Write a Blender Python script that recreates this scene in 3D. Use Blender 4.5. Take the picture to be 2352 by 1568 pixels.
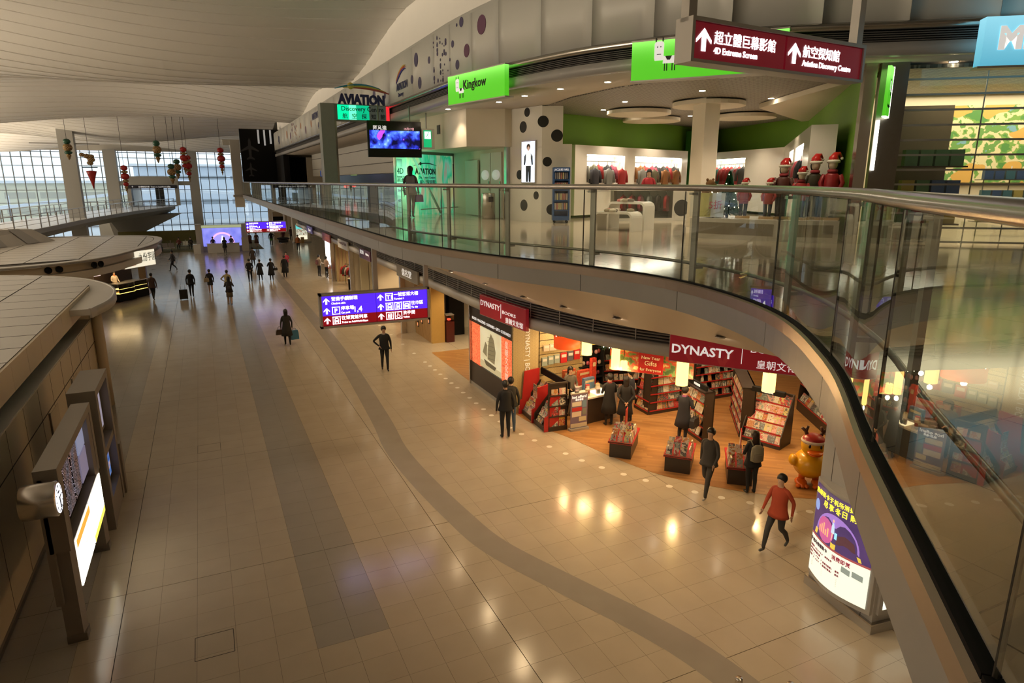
import bpy, bmesh, math, random
import numpy as np
from mathutils import Vector, Matrix
random.seed(7)
PI = math.pi
for o in list(bpy.data.objects):
    bpy.data.objects.remove(o)
SC = bpy.context.scene
COL = SC.collection

# ------------------------------------------------------------------ camera
YAW, PITCH = math.radians(24.94), math.radians(13.75)
cd = bpy.data.cameras.new('camera')
cd.sensor_width = 36.0
cd.lens = 36.0 * 1504.0 / 2352.0
cd.clip_start, cd.clip_end = 0.05, 900
cam = bpy.data.objects.new('camera', cd)
COL.objects.link(cam)
cam.location = (0, 0, 7.5)
cam.rotation_euler = (PI / 2 - PITCH, 0, -YAW)
SC.camera = cam

# ------------------------------------------------------------------ world, exposure
wd = bpy.data.worlds.new('overcast_sky')
SC.world = wd
wd.use_nodes = True
bg = wd.node_tree.nodes['Background']
bg.inputs['Color'].default_value = (0.77, 0.88, 1.0, 1)
bg.inputs['Strength'].default_value = 1.5
vs = SC.view_settings
vs.view_transform = 'Standard'
vs.look = 'None'
vs.gamma = 1.0
vs.use_curve_mapping = False
vs.exposure = 0.08
SC.cycles.use_denoising = True
SC.cycles.use_light_tree = True
SC.cycles.use_adaptive_sampling = True
SC.cycles.adaptive_threshold = 0.1
SC.cycles.max_bounces = 6
SC.cycles.diffuse_bounces = 3
SC.cycles.glossy_bounces = 3
SC.cycles.transmission_bounces = 6
SC.cycles.transparent_max_bounces = 12
SC.cycles.sample_clamp_indirect = 6.0
SC.cycles.caustics_reflective = False
SC.cycles.caustics_refractive = False

def lamp(name, kind, loc, energy, color, size=0.2, rot=(0, 0, 0), spot=None, sizey=None, blend=0.6, spread=None):
    L = bpy.data.lights.new(name, kind)
    L.energy = energy
    L.color = color
    if kind == 'AREA':
        L.size = size
        if sizey:
            L.shape = 'RECTANGLE'
            L.size_y = sizey
        if spread:
            L.spread = math.radians(spread)
    else:
        L.shadow_soft_size = size
    if kind == 'SPOT':
        L.spot_size = math.radians(spot)
        L.spot_blend = blend
    o = bpy.data.objects.new(name, L)
    o.location = loc
    o.rotation_euler = rot
    COL.objects.link(o)
    return o

# ------------------------------------------------------------------ materials
M = {}
def nodes(name):
    m = bpy.data.materials.new(name)
    m.use_nodes = True
    nt = m.node_tree
    return m, nt, nt.nodes['Principled BSDF']

def mat(name, c, rough=0.5, metal=0.0, emit=None, es=0.0, noise=0.0, nscale=6.0, spec=0.5, bump=0.0):
    m, nt, b = nodes(name)
    c = tuple(c) + (1,) if len(c) == 3 else c
    b.inputs['Base Color'].default_value = c
    b.inputs['Roughness'].default_value = rough
    b.inputs['Metallic'].default_value = metal
    b.inputs['Specular IOR Level'].default_value = spec
    if emit:
        b.inputs['Emission Color'].default_value = tuple(emit) + (1,)
        b.inputs['Emission Strength'].default_value = es
        if es < 5:
            m.cycles.emission_sampling = 'NONE'
    if noise or bump:
        tc = nt.nodes.new('ShaderNodeTexCoord')
        n = nt.nodes.new('ShaderNodeTexNoise')
        n.inputs['Scale'].default_value = nscale
        n.inputs['Detail'].default_value = 4
        nt.links.new(tc.outputs['Object'], n.inputs['Vector'])
        if noise:
            mx = nt.nodes.new('ShaderNodeMix')
            mx.data_type = 'RGBA'
            mx.inputs[6].default_value = tuple(max(0, v * (1 - noise)) for v in c[:3]) + (1,)
            mx.inputs[7].default_value = tuple(min(1, v * (1 + noise)) for v in c[:3]) + (1,)
            nt.links.new(n.outputs['Fac'], mx.inputs[0])
            nt.links.new(mx.outputs[2], b.inputs['Base Color'])
        if bump:
            bp = nt.nodes.new('ShaderNodeBump')
            bp.inputs['Strength'].default_value = bump
            bp.inputs['Distance'].default_value = 0.01
            nt.links.new(n.outputs['Fac'], bp.inputs['Height'])
            nt.links.new(bp.outputs['Normal'], b.inputs['Normal'])
    M[name] = m
    return m

_cm = {}
def cmat(c, rough=0.6, metal=0.0):
    """plain painted / dyed material looked up by colour"""
    k = (tuple(round(v, 3) for v in c), rough, metal)
    if k not in _cm:
        _cm[k] = mat('paint_%d' % len(_cm), c, rough, metal, noise=0.06, nscale=9)
    return _cm[k]

_em = {}
def emat(c, s):
    k = (tuple(round(v, 3) for v in c), s)
    if k not in _em:
        _em[k] = mat('lit_%d' % len(_em), c, 0.4, 0, emit=c, es=s)
    return _em[k]

def glassmat(name, tint, ior=1.5, rough=0.0, boost=1.0):
    m = bpy.data.materials.new(name)
    m.use_nodes = True
    nt = m.node_tree
    nt.nodes.clear()
    out = nt.nodes.new('ShaderNodeOutputMaterial')
    mx = nt.nodes.new('ShaderNodeMixShader')
    tr = nt.nodes.new('ShaderNodeBsdfTransparent')
    gl = nt.nodes.new('ShaderNodeBsdfGlossy')
    fr = nt.nodes.new('ShaderNodeFresnel')
    fr.inputs['IOR'].default_value = ior
    tr.inputs['Color'].default_value = tuple(tint) + (1,)
    gl.inputs['Roughness'].default_value = rough
    gl.inputs['Color'].default_value = (0.95, 1, 0.97, 1)
    nt.links.new(fr.outputs[0], mx.inputs[0])
    nt.links.new(tr.outputs[0], mx.inputs[1])
    nt.links.new(gl.outputs[0], mx.inputs[2])
    nt.links.new(mx.outputs[0], out.inputs[0])
    M[name] = m
    return m

class G:
    """tiny node-graph helper"""
    def __init__(s, name):
        s.m, s.nt, s.b = nodes(name)
        M[name] = s.m
        s.m.cycles.emission_sampling = 'NONE'
    def n(s, t, **k):
        x = s.nt.nodes.new('ShaderNode' + t)
        for a, v in k.items():
            setattr(x, a, v)
        return x
    def l(s, a, b):
        s.nt.links.new(a, b)
    def math(s, op, a, b=None, c=None):
        x = s.n('Math', operation=op)
        for i, v in enumerate((a, b, c)):
            if v is None:
                continue
            if isinstance(v, (int, float)):
                x.inputs[i].default_value = v
            else:
                s.l(v, x.inputs[i])
        return x.outputs[0]
    def mix(s, f, a, b):
        x = s.n('Mix', data_type='RGBA')
        for i, v in ((0, f), (6, a), (7, b)):
            if isinstance(v, (int, float)):
                x.inputs[i].default_value = v
            elif isinstance(v, tuple):
                x.inputs[i].default_value = v + (1,) if len(v) == 3 else v
            else:
                s.l(v, x.inputs[i])
        return x.outputs[2]
    def pos(s, world=True):
        if world:
            o = s.n('NewGeometry').outputs['Position']
        else:
            o = s.n('TexCoord').outputs['Object']
        sx = s.n('SeparateXYZ')
        s.l(o, sx.inputs[0])
        return o, sx.outputs[0], sx.outputs[1], sx.outputs[2]
    def ramp(s, f, stops, interp='LINEAR'):
        r = s.n('ValToRGB')
        cr = r.color_ramp
        cr.interpolation = interp
        while len(cr.elements) < len(stops):
            cr.elements.new(0.5)
        for e, (p, c) in zip(cr.elements, stops):
            e.position = p
            e.color = tuple(c) + (1,)
        s.l(f, r.inputs[0])
        return r.outputs[0]
    def noise(s, v, scale, detail=3):
        x = s.n('TexNoise')
        x.inputs['Scale'].default_value = scale
        x.inputs['Detail'].default_value = detail
        s.l(v, x.inputs['Vector'])
        return x.outputs['Fac']

# ------------------------------------------------------------------ mesh builder
class MB:
    def __init__(s):
        s.v, s.f, s.m, s.s = [], [], [], []
    def add(s, v, f, mi=0, smooth=False):
        k = len(s.v)
        s.v += [tuple(p) for p in v]
        s.f += [tuple(i + k for i in q) for q in f]
        s.m += [mi] * len(f)
        s.s += [smooth] * len(f)
        return s
    def bx(s, x0, y0, z0, x1, y1, z1, mi=0):
        v = [(x0, y0, z0), (x1, y0, z0), (x1, y1, z0), (x0, y1, z0), (x0, y0, z1), (x1, y0, z1), (x1, y1, z1), (x0, y1, z1)]
        return s.add(v, [(0, 3, 2, 1), (4, 5, 6, 7), (0, 1, 5, 4), (1, 2, 6, 5), (2, 3, 7, 6), (3, 0, 4, 7)], mi)
    def box(s, c, d, rz=0, mi=0, rx=0):
        a = MB().bx(-d[0] / 2, -d[1] / 2, -d[2] / 2, d[0] / 2, d[1] / 2, d[2] / 2)
        R = Matrix.Translation(c) @ Matrix.Rotation(rz, 4, 'Z') @ Matrix.Rotation(rx, 4, 'X')
        return s.add([R @ Vector(p) for p in a.v], a.f, mi)
    def bar(s, a, b, w, h, mi=0):
        """straight bar from a to b, w wide (horizontal), h tall"""
        a, b = Vector(a), Vector(b)
        d = (b - a).normalized()
        up = Vector((0, 0, 1)) if abs(d.z) < 0.95 else Vector((0, 1, 0))
        r = d.cross(up).normalized() * (w / 2)
        u = r.cross(d).normalized() * (h / 2)
        v = [p + i * r + j * u for p in (a, b) for i, j in ((-1, -1), (1, -1), (1, 1), (-1, 1))]
        return s.add(v, [(0, 1, 2, 3), (7, 6, 5, 4), (0, 4, 5, 1), (1, 5, 6, 2), (2, 6, 7, 3), (3, 7, 4, 0)], mi)
    def prism(s, poly, z0, z1, mi=0, smooth=False):
        n = len(poly)
        v = [(p[0], p[1], z0) for p in poly] + [(p[0], p[1], z1) for p in poly]
        s.add(v, [tuple(range(n - 1, -1, -1)), tuple(range(n, 2 * n))], mi)
        return s.add(v, [(i, (i + 1) % n, n + (i + 1) % n, n + i) for i in range(n)], mi, smooth)
    def prismy(s, poly, y0, y1, mi=0, smooth=False):
        """polygon in XZ extruded along Y"""
        n = len(poly)
        v = [(p[0], y0, p[1]) for p in poly] + [(p[0], y1, p[1]) for p in poly]
        s.add(v, [tuple(range(n)), tuple(range(2 * n - 1, n - 1, -1))], mi)
        return s.add(v, [(i, n + i, n + (i + 1) % n, (i + 1) % n) for i in range(n)], mi, smooth)
    def tube(s, pts, r, n=8, mi=0, closed=False):
        pts = [Vector(p) for p in pts]
        rs = r if isinstance(r, (list, tuple)) else [r] * len(pts)
        v, prev = [], None
        for i, p in enumerate(pts):
            t = (pts[min(i + 1, len(pts) - 1)] - pts[max(i - 1, 0)])
            t = t.normalized() if t.length > 1e-9 else Vector((0, 0, 1))
            if prev is None:
                u = Vector((0, 0, 1)) if abs(t.z) < 0.9 else Vector((1, 0, 0))
            else:
                u = prev
            a = t.cross(u)
            a = a.normalized() if a.length > 1e-6 else Vector((1, 0, 0))
            b = a.cross(t).normalized()
            prev = b
            for k in range(n):
                w = 2 * PI * k / n
                v.append(p + rs[i] * (math.cos(w) * a + math.sin(w) * b))
        f = []
        for i in range(len(pts) - 1):
            for k in range(n):
                f.append((i * n + k, i * n + (k + 1) % n, (i + 1) * n + (k + 1) % n, (i + 1) * n + k))
        s.add(v, f, mi, True)
        k0 = len(s.v) - len(v)
        s.f += [tuple(k0 + i for i in range(n - 1, -1, -1)), tuple(k0 + len(v) - n + i for i in range(n))]
        s.m += [mi, mi]
        s.s += [False, False]
        return s
    def lathe(s, prof, c=(0, 0, 0), n=16, mi=0, sx=1, sy=1, smooth=True):
        v = []
        for r, z in prof:
            for k in range(n):
                w = 2 * PI * k / n
                v.append((c[0] + sx * r * math.cos(w), c[1] + sy * r * math.sin(w), c[2] + z))
        f = [(i * n + k, i * n + (k + 1) % n, (i + 1) * n + (k + 1) % n, (i + 1) * n + k) for i in range(len(prof) - 1) for k in range(n)]
        s.add(v, f, mi, smooth)
        k0 = len(s.v) - len(v)
        s.f += [tuple(k0 + i for i in range(n - 1, -1, -1)), tuple(k0 + len(v) - n + i for i in range(n))]
        s.m += [mi, mi]
        s.s += [smooth, smooth]
        return s
    def ell(s, c, r, n=12, m=8, mi=0, zlo=-1.0, zhi=1.0):
        prof = []
        for i in range(m + 1):
            z = zlo + (zhi - zlo) * i / m
            a = math.asin(max(-1, min(1, z)))
            prof.append((max(1e-4, math.cos(a)), math.sin(a) * r[2]))
        return s.lathe(prof, c, n, mi, r[0], r[1])
    def sweep(s, line, sec, mi=0, smooth=True, closed_sec=True):
        """line: list of (x,y); sec: list of (offset to the right of travel, z)"""
        n = len(sec)
        v = []
        for (p, nr) in line:
            for (o, z) in sec:
                v.append((p[0] + nr[0] * o, p[1] + nr[1] * o, z))
        f = []
        m = n if closed_sec else n - 1
        for i in range(len(line) - 1):
            for k in range(m):
                f.append((i * n + k, i * n + (k + 1) % n, (i + 1) * n + (k + 1) % n, (i + 1) * n + k))
        s.add(v, f, mi, smooth)
        if closed_sec:
            k0 = len(s.v) - len(v)
            s.f += [tuple(k0 + i for i in range(n)), tuple(k0 + len(v) - n + i for i in range(n - 1, -1, -1))]
            s.m += [mi, mi]
            s.s += [False, False]
        return s
    def disc(s, c, r, n=20, mi=0, rz=None, ry=None, h=0.0, sx=1, sz=1):
        """disc in the XZ plane facing -Y"""
        v = [(c[0] + sx * r * math.cos(2 * PI * k / n), c[1], c[2] + sz * r * math.sin(2 * PI * k / n)) for k in range(n)]
        return s.add(v, [tuple(range(n))], mi)
    def quad(s, a, b, c, d, mi=0):
        return s.add([a, b, c, d], [(0, 1, 2, 3)], mi)
    def mesh(s, name, mats):
        me = bpy.data.meshes.new(name)
        me.from_pydata(s.v, [], s.f)
        for m in (mats if isinstance(mats, (list, tuple)) else [mats]):
            me.materials.append(m if not isinstance(m, str) else M[m])
        me.polygons.foreach_set('material_index', s.m)
        me.polygons.foreach_set('use_smooth', s.s)
        me.update()
        return me
    def build(s, name, mats, parent=None, loc=(0, 0, 0), rz=0.0):
        return link(name, s.mesh(name, mats), parent, loc, rz)

def link(name, data, parent=None, loc=(0, 0, 0), rz=0.0):
    o = bpy.data.objects.new(name, data)
    COL.objects.link(o)
    o.location = loc
    o.rotation_euler = (0, 0, rz) if not isinstance(rz, tuple) else rz
    if parent is not None:
        o.parent = parent
    return o

def tag(o, label=None, cat=None, group=None, kind=None):
    if label:
        o['label'] = label
    if cat:
        o['category'] = cat
    if group:
        o['group'] = group
    if kind:
        o['kind'] = kind
    return o

def thing(name, label, cat, loc=(0, 0, 0), rz=0.0, group=None):
    return tag(link(name, None, None, loc, rz), label, cat, group)

def struct(o):
    o['kind'] = 'structure'
    return o

def copy_tree(o, parent=None):
    c = o.copy()
    COL.objects.link(c)
    if parent is not None:
        c.parent = parent
    for ch in o.children:
        copy_tree(ch, c)
    return c

_tc = {}
def text_mesh(s, mname, bold=0.0, extr=0.004):
    k = (s, mname, bold, extr)
    if k in _tc:
        return _tc[k]
    c = bpy.data.curves.new('lettering', 'FONT')
    c.body = s
    c.resolution_u = 2
    c.offset = bold
    c.extrude = extr
    o = bpy.data.objects.new('lettering', c)
    me = bpy.data.meshes.new_from_object(o)
    bpy.data.objects.remove(o)
    bpy.data.curves.remove(c)
    n = len(me.vertices)
    co = np.zeros(n * 3)
    me.vertices.foreach_get('co', co)
    co = co.reshape(-1, 3)
    co[:, 0] -= co[:, 0].min()
    w, zlo, h = co[:, 0].max(), co[:, 1].min(), co[:, 1].max()
    new = np.stack([co[:, 0], -co[:, 2], co[:, 1]], 1)
    me.vertices.foreach_set('co', new.ravel())
    me.materials.clear()
    me.materials.append(M[mname] if isinstance(mname, str) else mname)
    me.name = 'lettering'
    me.update()
    _tc[k] = (me, w, zlo, h)
    return _tc[k]

def text(s, mname, parent, loc, h=None, w=None, align='L', bold=0.0, rot=None, name='lettering', extr=0.004, sx=1.0):
    """text in the parent's XZ plane facing -Y; h is cap height, w the full width"""
    me, tw, zlo, th = text_mesh(s, mname, bold, extr)
    k = (h / 0.7) if h else w / tw
    kx = (w / tw) if w else k * sx
    x = loc[0] - (tw * kx * {'L': 0, 'C': 0.5, 'R': 1}[align])
    o = link(name, me, parent, (x, loc[1], loc[2]))
    o.scale = (kx, 1, k)
    if rot:
        o.rotation_euler = rot
        o.location = loc
    return o

def catmull(pts, step=0.25):
    """dense curve through pts, list of (x, y)"""
    P = [Vector(p) for p in pts]
    P = [P[0] * 2 - P[1]] + P + [P[-1] * 2 - P[-2]]
    out = []
    for i in range(1, len(P) - 2):
        a, b, c, d = P[i - 1], P[i], P[i + 1], P[i + 2]
        n = max(2, int((c - b).length / step))
        if (c - b).length > 6:
            n = max(2, int((c - b).length / 2))
        for k in range(n):
            t = k / n
            out.append(0.5 * ((2 * b) + (c - a) * t + (2 * a - 5 * b + 4 * c - d) * t * t + (3 * b - a - 3 * c + d) * t ** 3))
    out.append(P[-2])
    return [(p.x, p.y) for p in out]

def normals(line):
    """[(point, right-hand normal)]"""
    out = []
    for i, p in enumerate(line):
        a, b = line[max(0, i - 1)], line[min(len(line) - 1, i + 1)]
        d = Vector((b[0] - a[0], b[1] - a[1])).normalized()
        out.append((p, (d.y, -d.x)))
    return out

def offset(line, o):
    return [(p[0] + n[0] * o, p[1] + n[1] * o) for p, n in normals(line)]
# ------------------------------------------------------------------ shared materials
mat('white_paint', (0.74, 0.72, 0.67), 0.5, noise=0.03, nscale=1.5)
mat('wall_cream', (0.76, 0.68, 0.55), 0.55, noise=0.04, nscale=2)
mat('soffit_paint', (0.62, 0.55, 0.46), 0.6, noise=0.03, nscale=1.2)
mat('fascia_grey', (0.42, 0.41, 0.40), 0.42, noise=0.03, nscale=2)
mat('panel_white', (0.60, 0.60, 0.56), 0.45, noise=0.03, nscale=2)
mat('steel', (0.56, 0.53, 0.50), 0.26, 1.0, noise=0.06, nscale=14)
mat('steel_cap', (0.46, 0.38, 0.31), 0.36, 0.85, noise=0.05, nscale=8)
mat('steel_dark', (0.30, 0.28, 0.26), 0.32, 1.0, noise=0.08, nscale=10)
mat('alu', (0.50, 0.48, 0.45), 0.45, 0.7, noise=0.03)
mat('board_taupe', (0.27, 0.235, 0.20), 0.42, 0.2, noise=0.04)
mat('grout', (0.07, 0.06, 0.05), 0.8, noise=0.1, nscale=20)
mat('black', (0.008, 0.0075, 0.0075), 0.7, noise=0.2, spec=0.2)
mat('black_gloss', (0.01, 0.01, 0.012), 0.12, noise=0.1)
mat('dark_brown', (0.035, 0.024, 0.018), 0.4, noise=0.15)
mat('grille_dark', (0.06, 0.055, 0.05), 0.6, noise=0.1)
mat('white_gloss', (0.78, 0.75, 0.70), 0.18, noise=0.02)
mat('strip_white', (0.82, 0.80, 0.75), 0.55, noise=0.03, nscale=0.6)
mat('green_wall', (0.16, 0.34, 0.03), 0.55, noise=0.05, nscale=2)
mat('green_dark', (0.02, 0.12, 0.01), 0.5, noise=0.05)
mat('sign_red', (0.30, 0.012, 0.02), 0.35, noise=0.05, emit=(0.30, 0.012, 0.02), es=0.25)
mat('shelf_red', (0.42, 0.02, 0.02), 0.35, noise=0.05)
mat('letter_white', (0.85, 0.83, 0.8), 0.4, emit=(1, 0.97, 0.93), es=0.5)
mat('letter_lit', (1, 1, 1), 0.4, emit=(1, 0.98, 1), es=2.2)
mat('letter_black', (0.01, 0.01, 0.01), 0.5)
mat('lens_lit', (1, 0.9, 0.75), 0.4, emit=(1.0, 0.82, 0.58), es=45.0)
mat('lens_cool', (1, 1, 1), 0.4, emit=(0.95, 0.97, 1.0), es=30.0)
glassmat('glass', (0.90, 0.955, 0.915), 1.55)
glassmat('glass_clear', (0.94, 0.97, 0.96), 1.45)
glassmat('glass_edge', (0.05, 0.16, 0.10), 1.5)

g = G('floor_stone')
P, X, Y, Z = g.pos()
T = 0.603
ix = g.math('FLOOR', g.math('DIVIDE', g.math('ADD', X, 2.0), T))
iy = g.math('FLOOR', g.math('DIVIDE', g.math('SUBTRACT', Y, 12.8), T))
cx = g.n('CombineXYZ'); g.l(ix, cx.inputs[0]); g.l(iy, cx.inputs[1])
wn = g.n('TexWhiteNoise', noise_dimensions='2D'); g.l(cx.outputs[0], wn.inputs['Vector'])
nz = g.noise(P, 1.7, 5)
band = g.math('MULTIPLY', g.math('COMPARE', ix, 5.5, 0.9), g.math('GREATER_THAN', Y, 9.78))
left = g.math('LESS_THAN', ix, -1.5)
base = g.mix(nz, (0.47, 0.395, 0.295), (0.55, 0.47, 0.36))
grey = g.mix(nz, (0.34, 0.31, 0.27), (0.40, 0.36, 0.31))
c = g.mix(g.math('MAXIMUM', band, left), base, grey)
c = g.mix(g.math('MULTIPLY', wn.outputs['Value'], 0.10), c, (0.30, 0.25, 0.19))
g.l(c, g.b.inputs['Base Color'])
g.b.inputs['Roughness'].default_value = 0.16
g.b.inputs['Specular IOR Level'].default_value = 0.5
r = g.math('ADD', 0.12, g.math('MULTIPLY', nz, 0.10)); g.l(r, g.b.inputs['Roughness'])

g = G('floor_grey_band')
P, X, Y, Z = g.pos()
nz = g.noise(P, 1.7, 5)
g.l(g.mix(nz, (0.31, 0.27, 0.23), (0.38, 0.34, 0.29)), g.b.inputs['Base Color'])
g.b.inputs['Roughness'].default_value = 0.16

g = G('floor_upper_stone')
P, X, Y, Z = g.pos()
nz = g.noise(P, 1.7, 5)
fx = g.math('FRACT', g.math('DIVIDE', X, 0.9)); fy = g.math('FRACT', g.math('DIVIDE', Y, 0.9))
j = g.math('MAXIMUM', g.math('LESS_THAN', fx, 0.008), g.math('LESS_THAN', fy, 0.008))
c = g.mix(j, g.mix(nz, (0.44, 0.36, 0.26), (0.52, 0.43, 0.32)), (0.15, 0.12, 0.09))
g.l(c, g.b.inputs['Base Color'])
g.b.inputs['Roughness'].default_value = 0.10

g = G('wood_floor')
P, X, Y, Z = g.pos()
u = g.math('ADD', g.math('MULTIPLY', X, 0.77), g.math('MULTIPLY', Y, -0.64))
w = g.math('ADD', g.math('MULTIPLY', X, 0.64), g.math('MULTIPLY', Y, 0.77))
row = g.math('FLOOR', g.math('DIVIDE', w, 0.09))
wn = g.n('TexWhiteNoise', noise_dimensions='1D'); g.l(row, wn.inputs['W'])
pl = g.math('FLOOR', g.math('ADD', g.math('DIVIDE', u, 0.9), g.math('MULTIPLY', wn.outputs['Value'], 3)))
cb = g.n('CombineXYZ'); g.l(row, cb.inputs[0]); g.l(pl, cb.inputs[1])
w2 = g.n('TexWhiteNoise', noise_dimensions='2D'); g.l(cb.outputs[0], w2.inputs['Vector'])
cc = g.n('CombineXYZ'); g.l(g.math('MULTIPLY', u, 3.0), cc.inputs[0]); g.l(g.math('MULTIPLY', w, 40.0), cc.inputs[1])
gr = g.noise(cc.outputs[0], 1.0, 3)
c = g.mix(w2.outputs['Value'], (0.36, 0.17, 0.055), (0.52, 0.28, 0.10))
c = g.mix(g.math('MULTIPLY', gr, 0.5), c, (0.30, 0.14, 0.05))
g.l(c, g.b.inputs['Base Color'])
g.b.inputs['Roughness'].default_value = 0.32

g = G('louvre')
P, X, Y, Z = g.pos()
nz = g.noise(P, 30, 2)
g.l(g.mix(nz, (0.12, 0.115, 0.11), (0.17, 0.16, 0.15)), g.b.inputs['Base Color'])
g.b.inputs['Roughness'].default_value = 0.5

g = G('pale_wood')
P, X, Y, Z = g.pos(False)
cc = g.n('CombineXYZ'); g.l(g.math('MULTIPLY', X, 25), cc.inputs[0]); g.l(g.math('MULTIPLY', Y, 25), cc.inputs[1]); g.l(g.math('MULTIPLY', Z, 2), cc.inputs[2])
g.l(g.mix(g.noise(cc.outputs[0], 1, 3), (0.42, 0.25, 0.10), (0.60, 0.40, 0.19)), g.b.inputs['Base Color'])
g.b.inputs['Roughness'].default_value = 0.45

# ------------------------------------------------------------------ ground floor
fl = struct(MB().bx(-40, -14, -0.3, 24, 107.2, -0.012).build('floor', 'grout'))
tw, nx0, nx1, ny0, ny1 = 0.603, -40, 32, -30, 156
def gap(i):
    return 0.006 if i % 10 == 0 else 0.0018
def tile_rect(i, k):
    return (-2.0 + i * tw + gap(i), 12.8 + k * tw + gap(k), -2.0 + (i + 1) * tw - gap(i + 1), 12.8 + (k + 1) * tw - gap(k + 1))
cand = []
for i in range(-3, 24):
    for k in range(-11, 12):
        x0, y0, x1, y1 = tile_rect(i, k)
        cx_, cy_ = (x0 + x1) / 2, (y0 + y1) / 2
        b = math.atan2(cx_, cy_) - YAW
        d = math.hypot(cx_, cy_)
        if abs(b) < 0.62 and d * math.cos(b) > 7.9 and d * math.cos(b) < 24:
            if cx_ > 9 + max(0, (13 - cy_)) * 0.75 and cy_ < 17 or cx_ > 9:
                continue
            cand.append((d, i, k))
cand.sort()
own = set((i, k) for d, i, k in cand[:300])
tile_shapes = {}
for i, k in sorted(own):
    x0, y0, x1, y1 = tile_rect(i, k)
    key = (round(x1 - x0, 4), round(y1 - y0, 4))
    if key not in tile_shapes:
        a, b = key[0] / 2, key[1] / 2
        tile_shapes[key] = MB().bx(-a, -b, -0.011, a, b, 0).mesh('floor_tile', 'floor_stone')
    link('floor_tile', tile_shapes[key], fl, ((x0 + x1) / 2, (y0 + y1) / 2, 0))
mb = MB()
for i in range(-62, 35):
    for k in range(-44, 156):
        if (i, k) in own:
            continue
        x0, y0, x1, y1 = tile_rect(i, k)
        if y1 > 107 or x0 < -40 or x1 > 23.5:
            continue
        if y0 > 60 or x0 < -8:            # far tiles: joints thinner than a pixel
            x0 -= 0.0012; x1 += 0.0012
        mb.quad((x0, y0, 0), (x1, y0, 0), (x1, y1, 0), (x0, y1, 0))
t = mb.build('distant_floor_tiles', 'floor_stone', fl)
t['kind'] = 'stuff'
# access hatches with dark steel rims
mbh = MB()
for (x0, y0, x1, y1) in ((-0.825, 10.31, -0.23, 10.92),):
    for a, b in (((x0, y0), (x1, y0)), ((x1, y0), (x1, y1)), ((x1, y1), (x0, y1)), ((x0, y1), (x0, y0))):
        mbh.bar((a[0], a[1], 0.0005), (b[0], b[1], 0.0005), 0.012, 0.003)
mbh.build('hatch_rim', 'grout', fl)
mbh = MB()
for (x0, y0, x1, y1) in ((9.462, 10.388, 10.056, 10.982), (-0.794, 19.434, -0.191, 20.037)):
    for a, b in (((x0, y0), (x1, y0)), ((x1, y0), (x1, y1)), ((x1, y1), (x0, y1)), ((x0, y1), (x0, y0))):
        mbh.bar((a[0], a[1], 0.0005), (b[0], b[1], 0.0005), 0.010, 0.003)
mbh.build('hatch_rim', 'grout', fl)
# curved grey inlay band under the gallery edge
bandL = catmull([(4.79, 107), (4.79, 60), (4.79, 40), (4.72, 30), (4.3, 20.5), (4.08, 17.5), (4.13, 15.3), (4.35, 12.9), (4.62, 11.3), (5.42, 9.28), (5.98, 7.96), (6.32, 6.9), (6.5, 5.5), (6.4, 4)], 0.3)
L2 = offset(bandL, -0.62)
n = len(bandL)
mb = MB().add([(p[0], p[1], 0.002) for p in bandL] + [(p[0], p[1], 0.002) for p in L2], [(i, i + 1, n + i + 1, n + i) for i in range(n - 1)])
mb.build('inlay_band', 'floor_grey_band', fl)
# round pale inlays that follow the shopfront line
dotline = catmull([(8.0, 46), (8.0, 34), (8.0, 26), (8.0, 22), (8.0, 18.4), (8.23, 16.6), (8.55, 15.44), (8.9, 14.25), (9.44, 13.1), (10.07, 12.08), (10.8, 11.1), (11.2, 10.64), (12.05, 9.8), (13.2, 8.9)], 0.06)
acc, dots, last = 0, [], dotline[0]
for p in dotline:
    acc += math.hypot(p[0] - last[0], p[1] - last[1])
    last = p
    if acc >= 0.62:
        acc = 0
        dots.append(p)
me = MB().prism([(0.085 * math.cos(a * PI / 9), 0.085 * math.sin(a * PI / 9)) for a in range(18)], 0, 0.0025).mesh('floor_dot', mat('inlay_pale', (0.78, 0.74, 0.66), 0.3))
for p in dots:
    link('floor_dot', me, fl, (p[0], p[1], 0))
# wooden shop floor
wl = catmull([(8.75, 27.4), (8.72, 22.3), (8.75, 19.0), (8.9, 17.4), (9.35, 16.0), (9.7, 14.4), (10.15, 12.96), (10.75, 12.0), (11.46, 11.17), (12.2, 10.5), (12.95, 10.0), (14.6, 9.0)], 0.3)
MB().prism(wl + [(23, 6), (23, 27.4)], 0.001, 0.006).build('wood_flooring', 'wood_floor', fl)

# ------------------------------------------------------------------ gallery (upper floor) with curved edge
ZF = 6.32
E_PTS = [(-3.5, -0.95), (-1.4, -0.95), (0.0, -0.6), (0.9, -0.02), (1.6, 0.72), (1.99, 1.13), (2.65, 1.83), (3.75, 2.97), (4.73, 4.44), (5.13, 6.24), (4.82, 8.0), (4.24, 9.6), (3.84, 11.22), (3.58, 12.84), (3.53, 14.6), (3.53, 18), (3.53, 40), (3.53, 68)]
EL = catmull(E_PTS, 0.2)
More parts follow.
